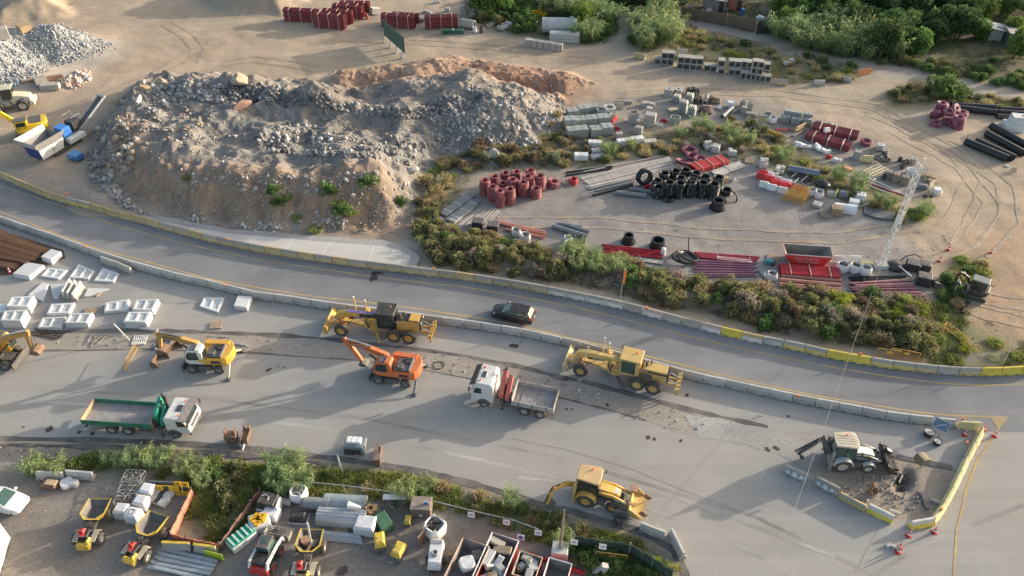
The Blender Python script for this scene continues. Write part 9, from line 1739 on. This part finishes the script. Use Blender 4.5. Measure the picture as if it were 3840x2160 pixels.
put(MB().box((0,0,.45),(1.2,.9,.9),ch=.08).build('white_crate',M_BAG),*v1(160,900),-15,.3,0,'pale wrapped crate between yellow tubs and black cube','crate')
bigbag(*v1(430,740),1.25,-10,'large white bag of dirt below the arching canes',M_CONCD,off=.6)
pipe(v1(500,760),v1(750,775),.5,M_GP,'thick grey roll lying by the weeds left of the galvanised sheets',None,n=18); pipe(v1(120,690),v1(370,740),.3,M_CONC,'long brown grey roll below the left verge canes',None)
r=thing('sheet_roll','clear wrapped galvanised half round sheets, upper of two bundles','sheets',group='galvanised sheet bundles'); put(r,*v1(890,820),-4,.7); MB().prism([(.75*math.cos(a),.75*math.sin(a)+.2) for a in [math.pi*k/10 for k in range(11)]]+[(-.75,0),(.75,0)],-1.65,1.65,ax='x').build('sheets',mat('blue grey wrap',(.30,.35,.37),.35,.2,dust=.1,sc=3),r)
r=thing('sheet_roll','bare galvanised corrugated half round sheets, lower of two bundles','sheets',group='galvanised sheet bundles'); put(r,*v1(860,975),-5,.7); m=MB().prism([(.75*math.cos(a),.75*math.sin(a)+.25) for a in [math.pi*k/10 for k in range(11)]]+[(-.75,.1),(.75,.1)],-1.9,1.9,ax='x');
for k in range(9): a=math.pi*(k+.5)/9; m.tube([(-1.9,.75*math.cos(a),.75*math.sin(a)+.26),(1.9,.75*math.cos(a),.75*math.sin(a)+.26)],.035,5)
m.build('sheets',mat('bright galvanised',(.5,.52,.54),.35,.4,dust=.08),r); pallet(*v1(860,1005),-5,'pallet under the bare galvanised sheets',0,1,.3)
for k in range(4): put(MB().box((0,0,.06),(3.6,.3,.1)).build('steel_strip',M_STEEL),*v1(840-6*k,1100-18*k),-6,0,.04*k,'flat galvanised strip in front of the corrugated sheets','strips','galvanised strips on the ground')
put(MB().box((0,0,.35),(1.3,.85,.55),ch=.2).box((0,0,.05),(1.5,1.0,.1),1).build('black_sacks',[M_BLK,M_PLW]),*v1(430,915),-4,.3,0,'black sacks on a white pallet left of the sheets','sacks')
pallet(*v1(1065,770),-60,'slatted pallet leaning between clear sheets and capped tubs',.3,1,0); r=thing('tarp_box','green tarpaulin covered box beside the yellow roller','box'); put(r,*v1(1280,1010),-55,.5); MB().box((0,0,.5),(1.5,1.1,1.0),top=(1.4,1.0),ch=.06).build('body',mat('green tarp',(.055,.15,.085),.5,dust=.12),r)
r=thing('wrapped_pallet','clear wrapped white pallet between sheets and green box','pallet'); put(r,*v1(1105,1055),-8,.6); MB().box((0,0,.55),(1.6,1.3,1.0),ch=.15).build('wrap',M_WRAP,r); put(MB().cyl((-.3,0,.3),(.7,0,.2),.3,.1,n=12).cyl((-.35,0,.3),(-.3,0,.3),.2,mi=1).build('white_funnel',[M_PLW,M_DGREY]),*v1(980,860),-8,.2,.9,'white funnel shaped bag on the sheet bundle','bag')
m=MB()
for k in range(16): a=k*.4; m.tube([(0,0,.05),(.6*math.cos(a),.5*math.sin(a),.9),(1.1*math.cos(a),.9*math.sin(a),.2)],.03,4)
put(m.build('dead_roots',mat('grey dead stems',(.2,.18,.16),.9)),*v1(1410,800),0,.2,0,'grey uprooted stems with plastic beside the weeds','roots'); put(MB().box((0,0,.05),(1.9,.5,.08),rz=.1).build('grey_plastic',M_WRAP),*v1(1410,735),-4,.1,.8,'grey plastic sheet snagged on the dead stems','sheet')
r=thing('brown_bin','brown lidded crate bin with a white label by the rail fence','bin'); put(r,*v1(1665,890),-4,.7); MB().box((0,0,.6),(1.55,1.2,1.1),ch=.05).build('body',mat('brown bin',(.17,.125,.10),.7,dust=.25),r); MB().box((0,0,1.2),(1.6,1.25,.12),ch=.03).build('lid',mat('dusty lid',(.27,.22,.19),.7,dust=.25),r); MB().box((0,-.615,.45),(.28,.02,.25)).build('label_plate',M_PLW,r)
r=bigbag(*v1(1800,1110),1.5,-35,'large white woven bag with dark inside beside the compressor',M_BLK,off=.7); put(MB().box((0,0,.7),(.06,1.8,1.4)).build('rusty_sheet',M_RUST),*v1(1715,1080),-35,0,0,'brown sheet leaning left of the woven bag','sheet')
r=thing('site_vacuum','small yellow and black machine beside the compressor','machine'); put(r,*v1(1970,1360),0,.2); MB().cyl((0,0,.05),(0,0,.55),.36,.3,n=14).build('drum',M_DGREY,r); MB().lathe([(.38,.1),(.4,.15),(.38,.2),(.34,.15)],16,0,None,True).build('guard',M_DUMPY,r); MB().cyl((-.1,.4,.0),(-.1,.4,.75),.1).build('bottle',M_DUMPY,r)
# skips
def skip(a,b,W,label,m,rim,junk,seed):
 an_,l_,c=hd(a,b); r=thing('skip_container',label,'skip',(c.x,c.y,c.z+.01),R(an_),'open skips at the lower edge'); skip_geo(r,l_,W,1.3,l_*.85,m,mat('skip floor',(.22,.21,.21),.7,dust=.4),rim); q=random.Random(seed)
 for k in range(junk):
  d=(q.uniform(.5,1.3),q.uniform(.3,.8),q.uniform(.15,.4)); o=MB().box((0,0,0),d,top=(d[0]*q.uniform(.6,1),d[1]*q.uniform(.6,1)),ry=q.uniform(-.4,.4)).build('rubble_slab',[M_CONCL,mat('cream slab',(.60,.53,.42),.8,dust=.1),M_WOOD,mat('white board',(.7,.69,.66),.7,dust=.1)][q.randrange(4)]); cc=r.matrix_basis@Vector((q.uniform(-l_*.4,l_*.42),q.uniform(-W*.33,W*.33),q.uniform(.5,1.2))); o.location=cc; o.rotation_euler=(0,0,q.uniform(0,3)); tag(o,'broken board or slab in the '+label.split(',')[0],'debris','debris in the '+label.split(',')[0])
skip(v1(2020,1640),v1(2220,1210),2.1,'middle skip with white rim, full of cream rubble slabs'.replace('middle','wooden rimmed').replace(', full of cream rubble slabs',', holding bags'),M_RED,mat('tan rim',(.55,.42,.3),.7),2,1); skip(v1(2310,1620),v1(2510,1160),2.1,'white and red rimmed skip, full of cream rubble slabs',M_RED,M_PLW,16,2)
skip(v2(110,1560),v2(190,1330),1.7,'low skip with wooden waste, right of the full one',M_RED,mat('tan rim',(.55,.42,.3),.7),9,3); skip(v2(420,1600),v2(480,1400),1.7,'nearly empty skip with blue grey floor, rightmost',M_RED,M_PLW,0,4)
bigbag(*v1(2130,1410),1.1,20,'white sack lying in the wooden rimmed skip',M_RED,off=0,open_=False,hh=.6).location.z=.7; bigbag(*v1(2230,1330),.9,20,'black sack lying in the wooden rimmed skip',M_BLK,off=0,open_=False,hh=.6,m=M_BLK).location.z=.7
r=thing('lamp_pole','grey lamp pole set in a lettered concrete block beside the verge','pole'); put(r,*v2(480,1300),-8,.4); MB().box((0,0,.55),(1.3,1.2,1.1),top=(1.2,1.1),ch=.05).build('base_block',M_CONCL,r); MB().tube([(0,0,1.1),(.05,.0,3.2),(.1,.15,5.6)],[.13,.10,.06],8).box((.12,.15,5.65),(.12,.12,.15)).build('pole',mat('grey brown pole',(.23,.20,.18),.7,dust=.2),r); text_mesh('lettering','IFEMO',.34,mat('faint grey paint',(.3,.29,.28),.9),r,facing((0,-.612,.5),(0,-1,.06)),.003)
pipe(v2(170,1240),v2(730,1440),.16,M_BRED,'long bright red pipe lying behind the skips',None); pipe(v2(590,1250),v2(890,1355),.15,M_GP,'grey blue pipe on the grass right of the lettered block',None); put(MB().box((0,0,.5),(.5,.4,1.0),ry=.3).box((-.4,0,.25),(.7,.4,.4),ry=-.4).build('broken_slab',M_CONCL),*v2(910,1430),0,.1,0,'pale broken slab pieces standing in the grass','slab')
fence([v2(620,1160),v2(1170,1240)],1.4,'dark green mesh fence screen with white signs, upper run',mat('green screen',(.025,.065,.045),.8,dust=.12),'screen_fence',M_GREY); fence([v2(1175,1245),v2(1400,1380),v2(1600,1500)],1.4,'dark green mesh fence screen running down to the corner',mat('green screen',(.025,.065,.045),.8),'screen_fence',M_GREY)
r=crowd(v2(830,1290),v2(1150,1330),'yellow crowd barrier in front of the dark green screen',None,1.1,True)
r=thing('rail_fence','thin grey rail fence with small notices along the lower verge','fence'); W=[P(*c) for c in [v1(540,590),v1(900,620),v1(1300,680),v1(1750,770),v1(2200,880),v1(2576,970),v2(260,1060)]]; up=Vector((0,0,1.1)); MB().tube([p+up for p in W],.035,6).build('rail',M_STEEL,r)
for p0 in W: MB().tube([p0,p0+up],.03,5).build('post',M_STEEL,r)
def notice(px,py,zz,label,blue=False,rz=-12):
 r=thing('notice',label,'sign',group='small white notices on the lower fences'); X,Y=topz(px,py,zz); r.location=(X,Y-.08,zz); r.rotation_euler=(R(-15),0,R(rz)); MB().box((0,0,0),(.55,.02,.5)).build('plate',M_PLW,r)
 if blue: MB().cyl((0,-.012,0),(0,-.018,0),.18,n=16).build('emblem',M_BLUE,r)
 else: MB().box((0,-.013,-.03),(.3,.008,.06)).box((0,-.013,.05),(.2,.008,.05)).build('print',M_GREY,r)
notice(*v1(1715,715),1.2,'white notice with a blue disc behind the brown bin',True); notice(*v1(2165,825),1.0,'white notice on the rail fence above the woven bag'); notice(*v1(2520,900),1.0,'white notice on the rail fence above the full skip'); notice(*v2(262,1005),1.1,'white notice at the end of the rail fence by the lamp pole'); notice(*v2(88,1050),1.0,'blue and white notice on a low post below the rail fence',True); notice(*v2(625,1100),1.3,'white notice at the upper corner of the green screen'); notice(*v2(912,1145),1.4,'white notice in the middle of the green screen')
r=fence([t(3,2,1965,790),t(3,2,2345,790)],1.7,'galvanised wire mesh fence behind the yellow barriers at the right edge',mat('wire',(.4,.42,.42),.5,.3),'wire_fence',M_STEEL,.01); r.children[0].data.clear_geometry(); m=MB()
W=[P(*t(3,2,1965,790)),P(*t(3,2,2345,790))]; d=W[1]-W[0]
for k in range(24): m.tube([W[0]+d*(k/23),W[0]+d*(k/23)+Vector((0,0,1.7))],.012,3)
for k in range(8): m.tube([W[0]+Vector((0,0,.1+.22*k)),W[1]+Vector((0,0,.1+.22*k))],.012,3)
m2=m.build('wire_grid',M_STEEL,r)
for a,b,l in [((1065,690),(1310,725),'left'),((1210,690),(1500,745),'right')]: crowd(t(3,2,*a),t(3,2,*b),'yellow crowd barrier panel behind the upper barriers below the lime bushes, %s one'%l,None,1.1,True)
for a,b,l in [((1740,440),(1775,405),'upper'),((1785,420),(1975,570),'lower'),((2000,620),(2110,670),'far')]: crowd(t(3,2,*a),t(3,2,*b),'toppled yellow barrier on the grassy bank by the mini excavator, %s one'%l,None,.9)
for k,(a,b) in enumerate([((2270,1330),(2310,1430)),((2310,1430),(2345,1350)),((1700,1070),(1845,980)),((1730,1020),(1840,970)),((1835,1010),(1910,880))]): A,B=P(*t(3,1,*a)),P(*t(3,1,*b)); o=MB().tube([A+Vector((0,0,.1)),B+Vector((0,0,.6))],.05,5).build('timber',mat('pale planks',(.55,.45,.34),.85)); tag(o,'pale timber pole by the yard end cones, '+['right of the mini excavator','leaning right of the mini excavator','lowest by the cones','middle by the cones','long one pointing at the ruts'][k],'timber')
for x,y,l in [(1810,1075,'cone by the timber poles at the right end of the yard'),(1720,1185,'cone below the timber poles at the right end of the yard'),(2240,1100,'cone alone on the ridge above the mini excavator')]: cone(*t(3,1,x,y),l)
r=thing('fork_attachment','dark grey fork attachment lying beside the yellow backhoe front wheel','attachment'); put(r,1560,1313,-15,.3); MB().box((0,0,.5),(1.1,.12,.9),ry=0).box((-.35,-.45,.15),(.2,1.1,.12)).box((.35,-.45,.15),(.2,1.1,.12)).box((0,.2,.5),(.7,.3,.5)).build('carriage',M_DGREY,r); MB().box((-.2,-.5,.35),(.12,.6,.5),rz=.3).build('claw',M_BLK,r)
